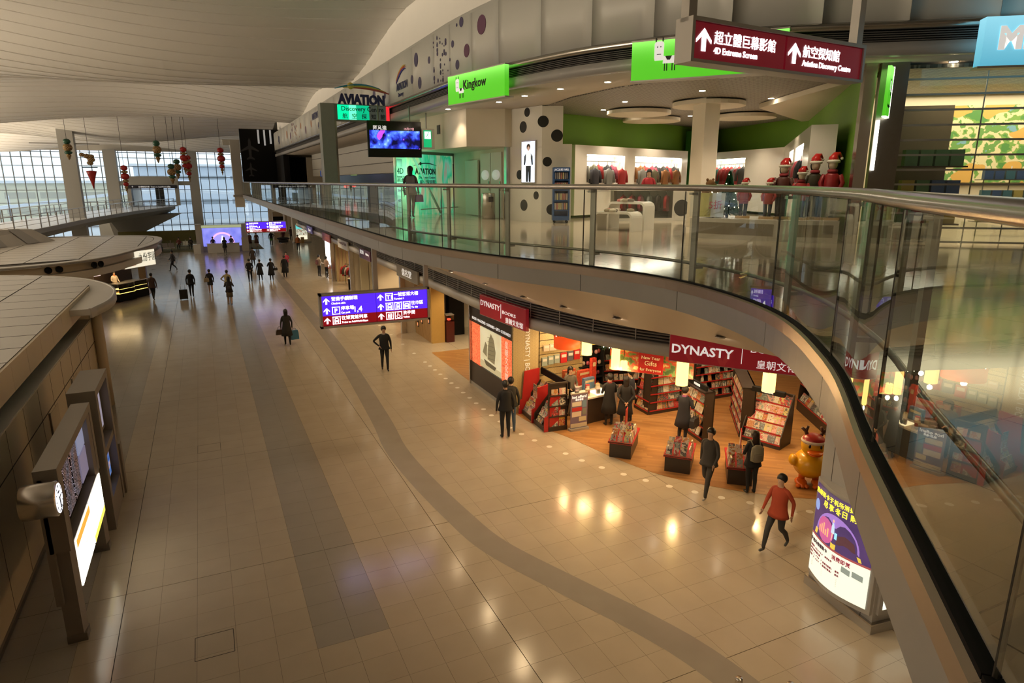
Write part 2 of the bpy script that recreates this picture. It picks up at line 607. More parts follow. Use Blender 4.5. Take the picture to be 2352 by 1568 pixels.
# resample so that panel joints fall on the line
JO = [(-2.4, -0.95), (-0.7, -0.83), (0.75, -0.15), (1.62, 0.74), (2.65, 1.83), (3.75, 2.97), (4.73, 4.44), (5.13, 6.24), (4.82, 8.0), (4.24, 9.6), (3.84, 11.22), (3.58, 12.84)]
def nearest(line, p):
    return min(range(len(line)), key=lambda i: (line[i][0] - p[0]) ** 2 + (line[i][1] - p[1]) ** 2)
far = [(3.53, y) for y in np.arange(14.57, 68.1, 1.73)]
seg_lines = []
jj = [EL[nearest(EL, p)] for p in JO]
for a, b in zip(JO[:-1], JO[1:]):
    ia, ib = nearest(EL, a), nearest(EL, b)
    seg_lines.append(EL[ia:ib + 1])
seg_lines.append(EL[nearest(EL, JO[-1]):nearest(EL, (3.53, 14.57)) + 1])
seg_lines[-1][-1] = far[0]
for a, b in zip(far[:-1], far[1:]):
    seg_lines.append([a, ((a[0] + b[0]) / 2, (a[1] + b[1]) / 2), b])
path = [seg_lines[0][0]]
for s_ in seg_lines:
    path += s_[1:]
EN = normals(path)
slab = MB()
poly = [p for p in path] + [(22, path[-1][1]), (22, -8), (-3.5, -8)]
slab.prism([(p[0], p[1]) for p in poly], ZF - 0.3, ZF)
fu = struct(slab.build('floor_upper', 'floor_upper_stone'))
# soffit: slopes down from the edge to the lip above the shopfronts
sec = [(0.02, 5.98), (0.3, 5.96), (1.4, 5.62), (2.4, 5.20), (3.1, 4.86), (3.4, 4.70), (3.5, 4.65)]
sf = MB().sweep(EN, sec, 0, True, False)
cs = struct(sf.build('ceiling_soffit', 'soffit_paint'))
mb = MB().sweep(EN, [(3.5, 4.65), (9.5, 4.65)], 0, False, False)
mb.build('inner_soffit', 'soffit_paint', cs)
tr = struct(link('trim_1', None))
for i, s_ in enumerate(seg_lines):
    nn = normals(s_)
    # stainless capping + grey fascia panel, one pair per glass panel
    MB().sweep(nn, [(-0.035, 6.21), (-0.045, 6.32), (-0.02, 6.335), (0.06, 6.335), (0.06, 6.21)], 0, False).build('edge_capping', 'steel_cap', tr)
    s2 = list(s_)
    d0 = Vector((s2[1][0] - s2[0][0], s2[1][1] - s2[0][1])).normalized() * 0.006
    d1 = Vector((s2[-1][0] - s2[-2][0], s2[-1][1] - s2[-2][1])).normalized() * 0.006
    s2[0] = (s2[0][0] + d0.x, s2[0][1] + d0.y)
    s2[-1] = (s2[-1][0] - d1.x, s2[-1][1] - d1.y)
    MB().sweep(normals(s2), [(-0.03, 5.975), (-0.03, 6.21), (0.05, 6.21), (0.05, 5.975)], 0, False).build('fascia_panel', 'fascia_grey', tr)
MB().sweep(EN, [(0.01, 5.99), (0.01, 6.25), (0.06, 6.25), (0.06, 5.99)]).build('fascia_backing', 'grout', tr)

# balustrade: a thing with glass panels, posts, hand rail and foot rail
bal = thing('balustrade', 'curved glass balustrade with steel handrail along the upper gallery edge', 'balustrade')
zr = 7.425
rl = [(p[0], p[1], zr) for p, n in EN]
MB().tube(rl, 0.036, 12).build('handrail', 'steel', bal)
fo = offset(path, 0.22)
MB().tube([(p[0], p[1], 6.53) for p in fo], 0.02, 8).build('foot_rail', 'steel_dark', bal)
for i, s_ in enumerate(seg_lines):
    s2 = list(s_)
    d0 = Vector((s2[1][0] - s2[0][0], s2[1][1] - s2[0][1])).normalized() * 0.006
    s2[0] = (s2[0][0] + d0.x, s2[0][1] + d0.y)
    MB().sweep(normals(s2), [(0.0, 6.335), (0.0, 7.385)], 0, True, False).build('glass_panel', 'glass', bal)
    MB().sweep(normals(s2), [(-0.022, 6.33), (-0.022, 6.352), (0.022, 6.352), (0.022, 6.33)], 0, False).build('gasket', 'black', bal)
    # dark edge of the pane at each joint
    p, nr = normals(s_)[0]
    MB().bar((p[0] + nr[0] * 0.006, p[1] + nr[1] * 0.006, 6.335), (p[0] + nr[0] * 0.006, p[1] + nr[1] * 0.006, 7.385), 0.012, 0.012).build('pane_edge', 'grout', bal)
    if i % 1 == 0:
        d = d0.normalized()
        c0 = Vector((p[0], p[1])) + Vector(nr) * 0.10 - d * 0.09
        a = math.atan2(d.y, d.x)
        pm = MB()
        pm.box((c0.x, c0.y, 6.86), (0.085, 0.03, 1.08), a)
        pm.box((c0.x + nr[0] * -0.04, c0.y + nr[1] * -0.04, 7.36), (0.06, 0.11, 0.025), a)
        pm.box((c0.x + nr[0] * 0.07, c0.y + nr[1] * 0.07, 6.5), (0.05, 0.13, 0.03), a)
        pm.build('post', 'alu', bal)

# ------------------------------------------------------------------ lower shopfront bulkhead (beam, grille, lip)
DL = catmull([(12.05 + 3.2, 7.4), (13.2, 8.9), (12.05, 9.8), (11.2, 10.64), (10.8, 11.1), (10.07, 12.08), (9.44, 13.1), (8.9, 14.25), (8.55, 15.44), (8.23, 16.6), (8.05, 18.4), (8.0, 22), (8.0, 26), (8.0, 40), (8.0, 66)], 0.3)
DN = normals(DL)
bh = struct(MB().sweep(DN, [(0.0, 3.36), (0.0, 3.60), (0.06, 3.64), (0.5, 3.64), (0.5, 3.36)]).build('trim_2', 'fascia_grey'))
MB().sweep(DN, [(0.25, 3.64), (0.25, 4.65)], 0, False, False).build('grille_backing', 'grille_dark', bh)
for k in range(5):
    z = 3.70 + k * 0.075
    MB().sweep(DN, [(0.10, z), (0.10, z + 0.03), (0.2, z + 0.05), (0.2, z + 0.04)]).build('louvre_blade', 'louvre', bh)
MB().sweep(DN, [(-0.02, 4.12), (-0.02, 4.65), (0.25, 4.65), (0.25, 4.12)]).build('grille_top_rail', 'fascia_grey', bh)
acc = 0
last = DL[0]
for p, nr in DN:
    acc += math.hypot(p[0] - last[0], p[1] - last[1]); last = p
    if acc > 1.2:
        acc = 0
        MB().box((p[0] + nr[0] * 0.09, p[1] + nr[1] * 0.09, 3.88), (0.02, 0.02, 0.46), 0).build('grille_mullion', 'fascia_grey', bh)
csh = struct(MB().prism([(p[0] + n[0] * 0.3, p[1] + n[1] * 0.3) for p, n in DN] + [(23, 66), (23, 4)], 3.40, 3.46).build('ceiling_shop', 'wall_cream'))

# ------------------------------------------------------------------ upper bulkhead: white panels, grille, beam
BP = [(15.5, 4.6), (13.2, 6.5), (12.0, 7.4), (10.9, 8.2), (9.75, 9.0), (8.65, 10.0), (7.9, 11.2), (7.3, 12.4), (6.9, 13.8), (6.6, 15.3), (6.42, 17.5), (6.4, 20), (6.4, 30), (6.4, 64)]
BL = catmull(BP, 0.25)
BN = normals(BL)
wu = struct(MB().sweep(BN, [(0.03, 10.1), (0.03, 11.6), (0.25, 11.6), (0.25, 10.1)]).build('wall_upper', 'panel_white'))
# white panels, one object each
acc, start, last = 0, 0, BL[0]
joints = [0]
for i, p in enumerate(BL):
    acc += math.hypot(p[0] - last[0], p[1] - last[1]); last = p
    if acc > 1.28:
        acc = 0
        joints.append(i)
joints.append(len(BL) - 1)
for a, b in zip(joints[:-1], joints[1:]):
    if b <= a:
        continue
    s2 = BL[a:b + 1]
    if BL[b][1] - BL[a][1] > 3:
        k = int((BL[b][1] - BL[a][1]) / 1.3)
        subs = [[(6.4, BL[a][1] + (BL[b][1] - BL[a][1]) * j / k), (6.4, BL[a][1] + (BL[b][1] - BL[a][1]) * (j + 1) / k)] for j in range(k)]
    else:
        subs = [s2]
    for q in subs:
        q = list(q)
        d0 = Vector((q[1][0] - q[0][0], q[1][1] - q[0][1])).normalized() * 0.006
        q[0] = (q[0][0] + d0.x, q[0][1] + d0.y)
        MB().sweep(normals(q), [(0.0, 10.12), (0.0, 11.52), (0.03, 11.52), (0.03, 10.12)]).build('wall_panel', 'panel_white', wu)
MB().sweep(BN, [(-0.05, 10.0), (-0.08, 10.06), (-0.05, 10.12), (0.05, 10.12), (0.05, 10.0)]).build('round_trim', 'steel', wu)
MB().sweep(BN, [(0.25, 9.7), (0.25, 10.1)], 0, False, False).build('grille_backing', 'grille_dark', wu)
for k in range(5):
    z = 9.83 + k * 0.036
    MB().sweep(BN, [(0.08, z), (0.08, z + 0.014), (0.2, z + 0.02), (0.2, z + 0.008)]).build('louvre_blade', 'louvre', wu)
MB().sweep(BN, [(0.0, 9.60), (0.0, 9.80), (0.25, 9.80), (0.25, 9.60)]).build('beam', 'fascia_grey', wu)
su = struct(MB().sweep(BN, [(0.25, 9.605), (0.25, 9.66), (3.2, 9.66), (3.2, 9.605)]).build('ceiling_gallery', 'soffit_paint'))

# ------------------------------------------------------------------ main ceiling: long wavy white strips across the hall
cl = struct(link('ceiling', None))
def ceil_z(x, y):
    return 12.75 + 0.52 * math.sin(y * 0.31 + x * 0.10) + 0.30 * math.sin(x * 0.19 - y * 0.10 + 1.0) + 0.18 * math.sin(x * 0.33 + y * 0.17) - 0.009 * max(0, y - 20)
sw = 1.25
ny = int(118 / sw)
rnd = random.Random(3)
for j in range(-8, int(109 / sw)):
    y0, y1 = j * sw, (j + 1) * sw + 0.12
    xe = 7.1
    xs = np.linspace(-34, xe, 58 if y0 < 70 else 40)
    v, f = [], []
    for x in xs:
        za, zb = ceil_z(x, y0), ceil_z(x, y1) + 0.035
        v += [(x, y0, za), (x, y1, zb), (x, y1, zb + 0.03), (x, y0, za + 0.03)]
    for i in range(len(xs) - 1):
        a, b = i * 4, i * 4 + 4
        f += [(a, a + 1, b + 1, b), (a + 3, b + 3, b + 2, a + 2), (a, b, b + 3, a + 3), (a + 1, a + 2, b + 2, b + 1)]
    k = len(v) - 4
    f += [(k, k + 1, k + 2, k + 3), (3, 2, 1, 0)]
    MB().add(v, f, 0, False).build('ceiling_strip', 'strip_white', cl)
MB().bx(-40, -14, 14.9, 24, 108, 15.0).build('roof_deck', 'white_paint', cl)
MB().bx(7.02, 14, 11.5, 7.2, 66, 14.9).build('upstand', 'white_paint', cl)

# enclosing walls of the hall outside the picture
struct(MB().bx(-40.2, -14, 0, -40, 107, 15).build('wall_left', 'wall_cream'))
struct(MB().bx(-40, -14.2, 0, 24, -14, 15).build('wall_rear', 'wall_cream'))
struct(MB().bx(23.8, -14, 0, 24, 107, 15).build('wall_right', 'wall_cream'))
# added fill lights without fixtures, out of view at the left, brighten the ceiling
WARM = (1.0, 0.82, 0.60)
for y in range(-10, 100, 18):
    lamp('ceiling_fill_light', 'AREA', (-36, y + 9, 8.0), 2300, WARM, 2.0, (0, -math.radians(114), 0), None, 17, spread=50)
# ------------------------------------------------------------------ far window wall
mat('mullion', (0.23, 0.25, 0.26), 0.4, 0.5, noise=0.05)
mat('concrete_paint', (0.50, 0.50, 0.48), 0.6, noise=0.04, nscale=0.8)
WY = 107.0
win = struct(link('window_1', None, None, (0, 0, 0)))
mm = MB().bx(-0.045, -0.14, 0, 0.045, 0.10, 12.2).mesh('mullion', 'mullion')
xs_m = [-25.0 + 1.1 * k for k in range(44)]
for x in xs_m:
    link('mullion', mm, win, (x, WY, 0))
trz = [0.06, 1.4, 3.05, 4.7, 6.35, 8.0, 9.5, 10.6, 11.3]
for z in trz:
    MB().bx(-26, WY - 0.10, z - 0.04, 23, WY + 0.06, z + 0.04).build('transom', 'mullion', win)
MB().bx(-26, WY - 0.3, -0.02, 23, WY + 0.3, 0.06).build('sill', 'mullion', win)
cnt = 0
rest = MB()
pm = {}
for zi in (5, 4, 3, 6, 2, 1, 0, 7):
    z0, z1 = trz[zi] + 0.04, trz[zi + 1] - 0.04
    for x in xs_m[:-1]:
        if -9.9 < x < -1.6 and 6.9 < (z0 + z1) / 2 < 8.1:
            continue
        if cnt < 300:
            key = zi
            if key not in pm:
                pm[key] = MB().bx(0.045, 0.0, z0, 1.055, 0.012, z1).mesh('pane', 'glass_clear')
            link('pane', pm[key], win, (x, WY, 0))
            cnt += 1
        else:
            rest.bx(x + 0.045, WY, z0, x + 1.055, WY + 0.012, z1)
rest.build('more_panes', 'glass_clear', win)['kind'] = 'stuff'
# portal frame with columns and beam standing against the windows
wf = struct(link('wall_far', None))
def column(nm, x0, x1, y0, y1, z1, parent, m='concrete_paint'):
    return MB().bx(x0, y0, 0, x1, y1, z1).build(nm, m, parent)
column('pier', -11.2, -9.75, 104.6, 106.4, 11.6, wf)
column('pier', -1.16, 0.08, 104.6, 106.4, 11.7, wf)
MB().bx(-9.75, 104.9, 6.95, -1.16, 106.2, 7.5).build('cross_beam', 'concrete_paint', wf)
MB().bx(-8.9, 104.5, 7.0, -2.6, 106.3, 8.15).build('portal_head', 'concrete_paint', wf)
MB().bx(-8.95, 104.6, 4.2, -8.45, 106.3, 7.0).build('portal_jamb', 'concrete_paint', wf)
MB().bx(-3.1, 104.6, 4.2, -2.6, 106.3, 7.0).build('portal_jamb', 'concrete_paint', wf)
MB().bx(-24, 106.3, 11.5, 24, 107.3, 15).build('head_wall', 'white_paint', wf)
MB().bx(9.0, 104, 0, 24, 106.5, 12).build('end_wall', 'wall_cream', wf)
# passage behind the portal
MB().bx(-8.5, 107.3, 4.0, -3.1, 122, 4.15).build('passage_floor', 'floor_upper_stone', wf)
MB().bx(-8.6, 107.3, 6.9, -3.0, 122, 7.05).build('passage_ceiling', 'white_paint', wf)
MB().bx(-8.6, 107.3, 4.1, -8.45, 122, 7.0).build('passage_wall', 'white_paint', wf)
MB().bx(-6.4, 121, 4.1, -5.2, 121.4, 6.4).build('passage_door', 'black', wf)
ps = thing('portal_sign', 'dark strip sign for trains above the bridge opening', 'sign', (-5.8, 104.45, 6.75))
MB().bx(-3.0, -0.05, -0.22, 3.0, 0.05, 0.22).build('sign_panel', mat('sign_navy', (0.02, 0.022, 0.04), 0.4), ps)
text('往博覽館列車  Trains to AsiaWorld-Expo', 'letter_white', ps, (-1.7, -0.06, -0.08), h=0.16)
text('↑', 'letter_white', ps, (-2.5, -0.06, -0.1), h=0.22)
text('↑', 'letter_white', ps, (1.9, -0.06, -0.1), h=0.22)

# big column in the hall
bc = thing('hall_column', 'tall grey square column rising to the wavy ceiling behind the kiosks', 'column', (-10.75, 75, 0))
MB().bx(-0.62, -0.6, 0, 0.62, 0.6, 12.6).build('shaft', 'concrete_paint', bc)
MB().bx(-2.9, -0.1, 10.85, 2.6, 0.1, 10.95).build('arm', 'fascia_grey', bc)

# bridge deck curving to the portal
dk = thing('bridge', 'curved grey footbridge with thin railings leading to the portal', 'bridge')
dl = catmull([(-20, 30), (-13.8, 43), (-12.0, 52.9), (-10.9, 60), (-9.7, 73), (-8.5, 81), (-6.7, 91.4), (-3.3, 104.5)], 1.0)
DNn = normals(dl)
MB().sweep(DNn, [(0.0, 4.1), (0.0, 3.75), (-1.2, 3.1), (-4.2, 3.1), (-5.4, 3.75), (-5.4, 4.1)], 0, False).build('deck', 'concrete_paint', dk)
MB().sweep(DNn, [(-0.05, 4.105), (-5.35, 4.105)], 0, False, False).build('walking_surface', mat('deck_pale', (0.66, 0.68, 0.72), 0.3), dk)
for off in (-0.12, -5.25):
    ol = offset(dl, off)
    MB().tube([(p[0], p[1], 5.15) for p in ol], 0.035, 6).build('handrail', 'steel', dk)
    MB().tube([(p[0], p[1], 4.75) for p in ol], 0.015, 4).build('mid_rail', 'steel', dk)
    MB().tube([(p[0], p[1], 4.45) for p in ol], 0.015, 4).build('mid_rail', 'steel', dk)
    acc, last = 0, ol[0]
    bm_ = MB().bx(-0.03, -0.05, 3.9, 0.03, 0.05, 5.15).mesh('baluster', 'steel_dark')
    for p in ol:
        acc += math.hypot(p[0] - last[0], p[1] - last[1]); last = p
        if acc >= 1.6:
            acc = 0
            link('baluster', bm_, dk, (p[0], p[1], 0))
MB().bx(-12.2, 100, 0, -9.9, 103, 3.2).build('support_pier', 'concrete_paint', dk)
MB().add([(-10.6, 95, 3.15), (-2.6, 103.5, 3.15), (-2.6, 104.6, 3.15), (-10.6, 104.6, 3.15), (-10.3, 98, 0.0), (-9.2, 98, 0), (-9.2, 104.6, 0), (-10.3, 104.6, 0)], [(0, 1, 2, 3), (7, 6, 5, 4), (0, 4, 5, 1), (1, 5, 6, 2), (2, 6, 7, 3), (3, 7, 4, 0)]).build('haunch', 'concrete_paint', dk)

# ------------------------------------------------------------------ outside
mat('ground_out', (0.58, 0.60, 0.63), 0.8, noise=0.1, nscale=0.2)
struct(MB().bx(-150, 107.4, -0.6, 150, 420, -0.5).build('floor_outside', 'ground_out'))
def block(nm, lab, x0, x1, y0, y1, z1, c, rows, band=(0.3, 0.34, 0.38)):
    t = thing(nm, lab, 'building', ((x0 + x1) / 2, y0, -0.5))
    w = (x1 - x0) / 2
    MB().bx(-w, 0, 0, w, y1 - y0, z1).build('facade', cmat(c, 0.7), t)
    MB().bx(-w - 0.6, -0.8, z1, w + 0.6, y1 - y0 + 0.5, z1 + 0.5).build('roof', cmat((0.75, 0.77, 0.8), 0.6), t)
    for (z, h) in rows:
        k = int(2 * w / 6)
        for i in range(k):
            MB().bx(-w + i * 6 + 0.4, -0.06, z, -w + i * 6 + 5.6, 0.02, z + h).build('window', cmat(band, 0.3), t)
    return t
block('airport_building', 'pale blue-grey hall outside the window behind the portal', -12, 60, 160, 190, 11.0, (0.62, 0.68, 0.76), [(8.4, 0.7), (3.2, 1.0)])
block('airport_building', 'cream low building outside the window beside the footbridge', -60, -14, 165, 185, 7.6, (0.72, 0.68, 0.52), [(4.6, 1.2), (1.5, 1.2)], (0.50, 0.47, 0.38))
cn = thing('canopy', 'white curved road canopy seen through the hall windows', 'canopy', (0, 140, -0.5))
cp = [(-70 + k * 5, 4.4 + 1.6 * math.sin(k * 0.42 + 2.3)) for k in range(29)]
MB().prismy(cp + [(x, z + 0.5) for x, z in reversed(cp)], -2, 6, 0, True).build('canopy_roof', cmat((0.72, 0.76, 0.82), 0.5), cn)
for k in range(9):
    MB().tube([(-60 + k * 15, 1, 0), (-60 + k * 15, 1, 5.6)], 0.2, 8).build('canopy_post', cmat((0.6, 0.62, 0.66), 0.5), cn)

# ------------------------------------------------------------------ kiosks on the left
mat('roof_panel', (0.56, 0.53, 0.49), 0.42, noise=0.04, nscale=1.2)
mat('kiosk_wall', (0.62, 0.52, 0.38), 0.42, noise=0.04, nscale=1.4)
def clip(poly, conv):
    """clip polygon by a convex counter-clockwise polygon"""
    out = list(poly)
    for i in range(len(conv)):
        a, b = conv[i], conv[(i + 1) % len(conv)]
        inp, out = out, []
        if not inp:
            return []
        f = lambda p: (b[0] - a[0]) * (p[1] - a[1]) - (b[1] - a[1]) * (p[0] - a[0])
        for k in range(len(inp)):
            p, q = inp[k - 1], inp[k]
            fp, fq = f(p), f(q)
            if (fp >= 0) != (fq >= 0):
                t = fp / (fp - fq)
                out.append((p[0] + t * (q[0] - p[0]), p[1] + t * (q[1] - p[1])))
            if fq >= 0:
                out.append(q)
    return out
def inset(poly, d):
    c = (sum(p[0] for p in poly) / len(poly), sum(p[1] for p in poly) / len(poly))
    o = []
    n = len(poly)
    for i in range(n):
        a, b, e = Vector(poly[i - 1]), Vector(poly[i]), Vector(poly[(i + 1) % n])
        t = ((b - a).normalized() + (e - b).normalized()).normalized()
        nr = Vector((-t.y, t.x))
        o.append((b.x + nr.x * d, b.y + nr.y * d))
    return o
def ccw(poly):
    A = sum(poly[i - 1][0] * poly[i][1] - poly[i][0] * poly[i - 1][1] for i in range(len(poly)))
    return poly if A > 0 else poly[::-1]

# nearer kiosk
k1 = thing('kiosk', 'long beige kiosk with panelled flat roof beside the information boards', 'kiosk')
MB().bx(-15, -8, 0, -3.7, 25.4, 3.02).build('body_wall', 'kiosk_wall', k1)
MB().bx(-15, -8, 3.02, -4.5, 26.0, 3.42).build('recess', 'grille_dark', k1)
MB().bx(-4.5, -8, 3.02, -3.72, 25.4, 3.05).build('ledge', 'roof_panel', k1)
MB().bx(-3.72, -8, 0, -3.66, 25.4, 0.1).build('skirting', 'steel_dark', k1)
MB().bx(-3.70, -8, 2.28, -3.692, 25.4, 2.30).build('wall_joint', 'grout', k1)
for j, y in enumerate(np.arange(-6, 26.3, 1.35)):
    MB().bx(-3.86, y + 0.006, 3.40, -3.76, y + 1.344, 3.985).build('fascia_panel', 'kiosk_wall', k1)
for y in np.arange(-6, 25.2, 1.35):
    MB().bx(-3.701, y, 0.1, -3.695, y + 0.004, 2.28).build('wall_joint', 'grout', k1)
    MB().bx(-3.701, y, 2.30, -3.695, y + 0.004, 3.02).build('wall_joint', 'grout', k1)
def roof_grid(root, conv, z, dx, dy, x0, y0, m='roof_panel', gapw=0.012, lim=1.0):
    xs = np.arange(x0, -2, dx); ys = np.arange(y0, 62, dy)
    for i, x in enumerate(xs):
        for y in ys:
            q = clip([(x + gapw, y + gapw), (x + dx - gapw, y + gapw), (x + dx - gapw, y + dy - gapw), (x + gapw, y + dy - gapw)], conv)
            if len(q) >= 3:
                A = abs(sum(q[k - 1][0] * q[k][1] - q[k][0] * q[k - 1][1] for k in range(len(q)))) / 2
                if A > 0.05:
                    pr = MB().prism(ccw(q), z - 0.03, z)
                    pr.m = [1, 0] + [1] * len(q)
                    pr.build('roof_panel', [m, 'grout'], root)
r1 = ccw([(-16, -8), (-3.80, -8), (-3.80, 26.6), (-4.25, 28.2), (-5.2, 29.6), (-6.6, 30.6), (-8.2, 31.2), (-16, 31.5)])
MB().prism(r1, 3.93, 3.965).build('roof_deck', 'grout', k1)
roof_grid(k1, r1, 4.0, 1.95, 1.35, -16.0 + 0.5, 2.1, gapw=0.022)
rimo = catmull([(-3.25, 22.2), (-2.95, 23.6), (-2.92, 25.0), (-3.06, 26.3), (-3.56, 27.95), (-4.5, 29.65), (-5.9, 30.95), (-7.5, 31.8), (-10, 32.3), (-16, 32.4)], 0.4)
rim = ccw(rimo + [(-16, 31), (-8, 30), (-5, 26), (-4.2, 22.2)])
MB().prism(rim, 3.70, 3.88).build('roof_rim', 'roof_panel', k1)
MB().sweep(normals(rimo), [(-0.03, 3.62), (0.04, 3.62), (0.04, 3.9), (-0.03, 3.9)]).build('rim_gutter', 'alu', k1)
endw = catmull([(-3.75, 25.2), (-3.72, 25.8), (-4.0, 27.2), (-4.8, 28.6), (-6.4, 29.8), (-9, 30.4), (-15, 30.5)], 0.4)
MB().prism(ccw(endw + [(-15, 25.2)]), 0, 3.72, 0, True).build('end_wall', 'kiosk_wall', k1)
MB().tube([(-3.55, 25.3, 0), (-3.55, 25.3, 3.7)], 0.16, 12).build('corner_column', 'kiosk_wall', k1)
for (y0, y1) in ((17.6, 18.6), (20.6, 21.5)):
    MB().bx(-3.71, y0, 0.0, -3.685, y1, 2.2).build('door', mat('door_beige', (0.55, 0.46, 0.34), 0.45) if 'door_beige' not in M else 'door_beige', k1)
    MB().bx(-3.70, y0 - 0.05, 0.0, -3.66, y0, 2.26).build('door_frame', 'steel_dark', k1)
for y in (22.6, 24.1):
    MB().bx(-3.70, y, 1.35, -3.62, y + 0.13, 1.55).build('alarm_box', cmat((0.55, 0.04, 0.03), 0.4), k1)

# farther kiosk: snack shop
k2 = thing('kiosk', 'oval snack kiosk with low panelled roof, portholes and lit food counters', 'kiosk')
r2 = ccw(catmull([(-18, 37.0), (-13, 37.6), (-9.1, 39.0), (-6.7, 40.5), (-4.95, 43.2), (-3.6, 48.2), (-2.95, 52.1), (-2.95, 56.0), (-4.0, 58.4), (-6.7, 59.7), (-10.7, 60.2), (-18, 60.2)], 1.0))
MB().prism(r2, 3.30, 3.36).build('roof_deck', 'grout', k2)
roof_grid(k2, inset(r2, 0.55), 3.40, 2.3, 1.5, -18.0 + 0.2, 36.5, gapw=0.028)
n = len(r2)
ri = inset(r2, 0.5)
MB().add([(p[0], p[1], 3.41) for p in r2] + [(p[0], p[1], 3.41) for p in ri] + [(p[0], p[1], 3.28) for p in r2], [(i, (i + 1) % n, n + (i + 1) % n, n + i) for i in range(n)] + [(i, 2 * n + i, 2 * n + (i + 1) % n, (i + 1) % n) for i in range(n)], 0, False).build('roof_rim', 'roof_panel', k2)
ra = inset(r2, 0.35)
MB().prism(ra, 2.85, 3.3, 0, True).build('upper_fascia', 'kiosk_wall', k2)
rb = inset(r2, 0.12)
MB().prism(rb, 2.45, 2.83, 0, True).build('lower_fascia', mat('fascia_cream', (0.62, 0.55, 0.45), 0.4), k2)
rc = inset(r2, 1.6)
# portholes
pa = normals([(-9.1, 39.0), (-6.7, 40.5), (-4.95, 43.2), (-3.6, 48.2)])
for (x, y, ax) in ((-7.43, 40.30, 1.02), (-7.0, 40.58, 1.02), (-5.62, 42.0, 0.72), (-5.36, 42.4, 0.66)):
    o = MB().lathe([(0.001, -0.03), (0.17, -0.03), (0.17, 0.05), (0.13, 0.05), (0.12, 0.0)], (0, 0, 0), 16).build('porthole', 'black', k2, (x, y, 3.06))
    o.rotation_euler = (PI / 2, 0, PI / 2 - ax)
# raised roof light with striped side
MB().add([(-16, 42, 3.4), (-9.6, 56, 3.4), (-10.6, 57.5, 3.4), (-18, 47, 3.4), (-16, 44, 4.9), (-10.7, 55.2, 4.3), (-11.3, 56.4, 4.3), (-18, 47.5, 4.9)], [(0, 1, 5, 4), (1, 2, 6, 5), (2, 3, 7, 6), (3, 0, 4, 7), (4, 5, 6, 7)]).build('roof_light', 'roof_panel', k2)
for i in range(5):
    f0, f1 = i / 5 + 0.02, i / 5 + 0.1
    a0, a1 = Vector((-16, 42, 3.42)), Vector((-9.6, 56, 3.42))
    b0, b1 = Vector((-16, 44, 4.92)), Vector((-10.7, 55.2, 4.32))
    q = [a0.lerp(a1, f0), a0.lerp(a1, f1), b0.lerp(b1, f1), b0.lerp(b1, f0)]
    q = [p + Vector((0.02, -0.02, 0.02)) for p in q]
    MB().quad(*q).build('stripe', 'fascia_grey', k2)
# interior: back wall, floor plinth, column
MB().prism(ccw([(-12, 47), (-7.4, 48.2), (-6.0, 52.8), (-5.2, 56), (-12, 57)]), 0, 2.5).build('core_wall', cmat((0.05, 0.03, 0.02), 0.5), k2)
MB().prism(ccw([(-7, 46.3), (-5.5, 47.0), (-3.8, 50.5), (-3.6, 53.4), (-4.2, 55.5), (-7, 55.5)]), 0, 0.03).build('plinth', cmat((0.20, 0.10, 0.05), 0.3), k2)
MB().bx(-4.45, 52.4, 0, -4.0, 53.4, 2.5).build('side_pier', cmat((0.10, 0.06, 0.04), 0.4), k2)
MB().prism(ccw([(-15, 39.5), (-8.5, 40.6), (-6.6, 43), (-6.3, 46.2), (-15, 46.2)]), 0, 2.5).build('body_wall', 'kiosk_wall', k2)
MB().prism(inset(r2, 0.5), 2.40, 2.46).build('shop_ceiling', 'wall_cream', k2)
a, b = Vector((-5.72, 47.6)), Vector((-4.15, 50.55))
ang = math.atan2(49.0 - 46.8, -3.15 + 4.75)
sg = thing('shop_sign', 'pale backlit sign with black brush characters over the snack counter', 'sign', (-3.93, 47.85, 2.18), ang)
w = 1.36
MB().bx(-w, -0.06, 0, w, 0.12, 1.05).build('case', 'alu', sg)
MB().bx(-w + 0.03, -0.075, 0.03, w - 0.03, -0.055, 1.02).build('sign_face', emat((0.86, 0.80, 0.62), 0.9), sg)
text('九份芋圓', 'letter_black', sg, (-0.1, -0.08, 0.38), h=0.42, w=1.5)
text('Chinese Desserts', emat((0.6, 0.25, 0.15), 0.2), sg, (-w + 0.15, -0.08, 0.14), h=0.08)
for i, (f, nm) in enumerate(((0.2, 'cakes'), (0.62, 'pastries'))):
    p = a.lerp(b, f + 0.1) + Vector((0.12, -0.05))
    t = thing('display_case', ['glass food case with cakes at the outer end of the snack counter', 'glass food case with pastries beside the cashier of the snack counter'][i], 'display case', (p.x, p.y, 0.03), ang, 'snack kiosk cases')
    MB().bx(-0.7, -0.35, 0, 0.7, 0.35, 0.5).build('base', 'black', t)
    MB().bx(-0.68, -0.33, 0.5, 0.68, 0.33, 0.53).build('tray', emat((0.95, 0.70, 0.22), 1.6), t)
    MB().bx(-0.68, -0.33, 0.78, 0.68, 0.2, 0.80).build('tray', emat((0.95, 0.75, 0.30), 1.2), t)
    MB().bx(-0.68, -0.34, 0.5, 0.68, -0.33, 1.1).build('front_glass', 'glass_clear', t)
    MB().bx(-0.7, -0.35, 1.1, 0.7, 0.35, 1.14).build('top', 'steel', t)
    for k in range(7):
        MB().ell((-0.55 + k * 0.18, -0.05, 0.58), (0.07, 0.1, 0.05), 8, 4).build('cake', cmat(random.choice([(0.6, 0.35, 0.12), (0.75, 0.6, 0.4), (0.4, 0.16, 0.06)]), 0.5), t)
lamp('snack_counter_light', 'AREA', (-5.4, 49.4, 2.38), 60, (1, 0.72, 0.36), 1.8)
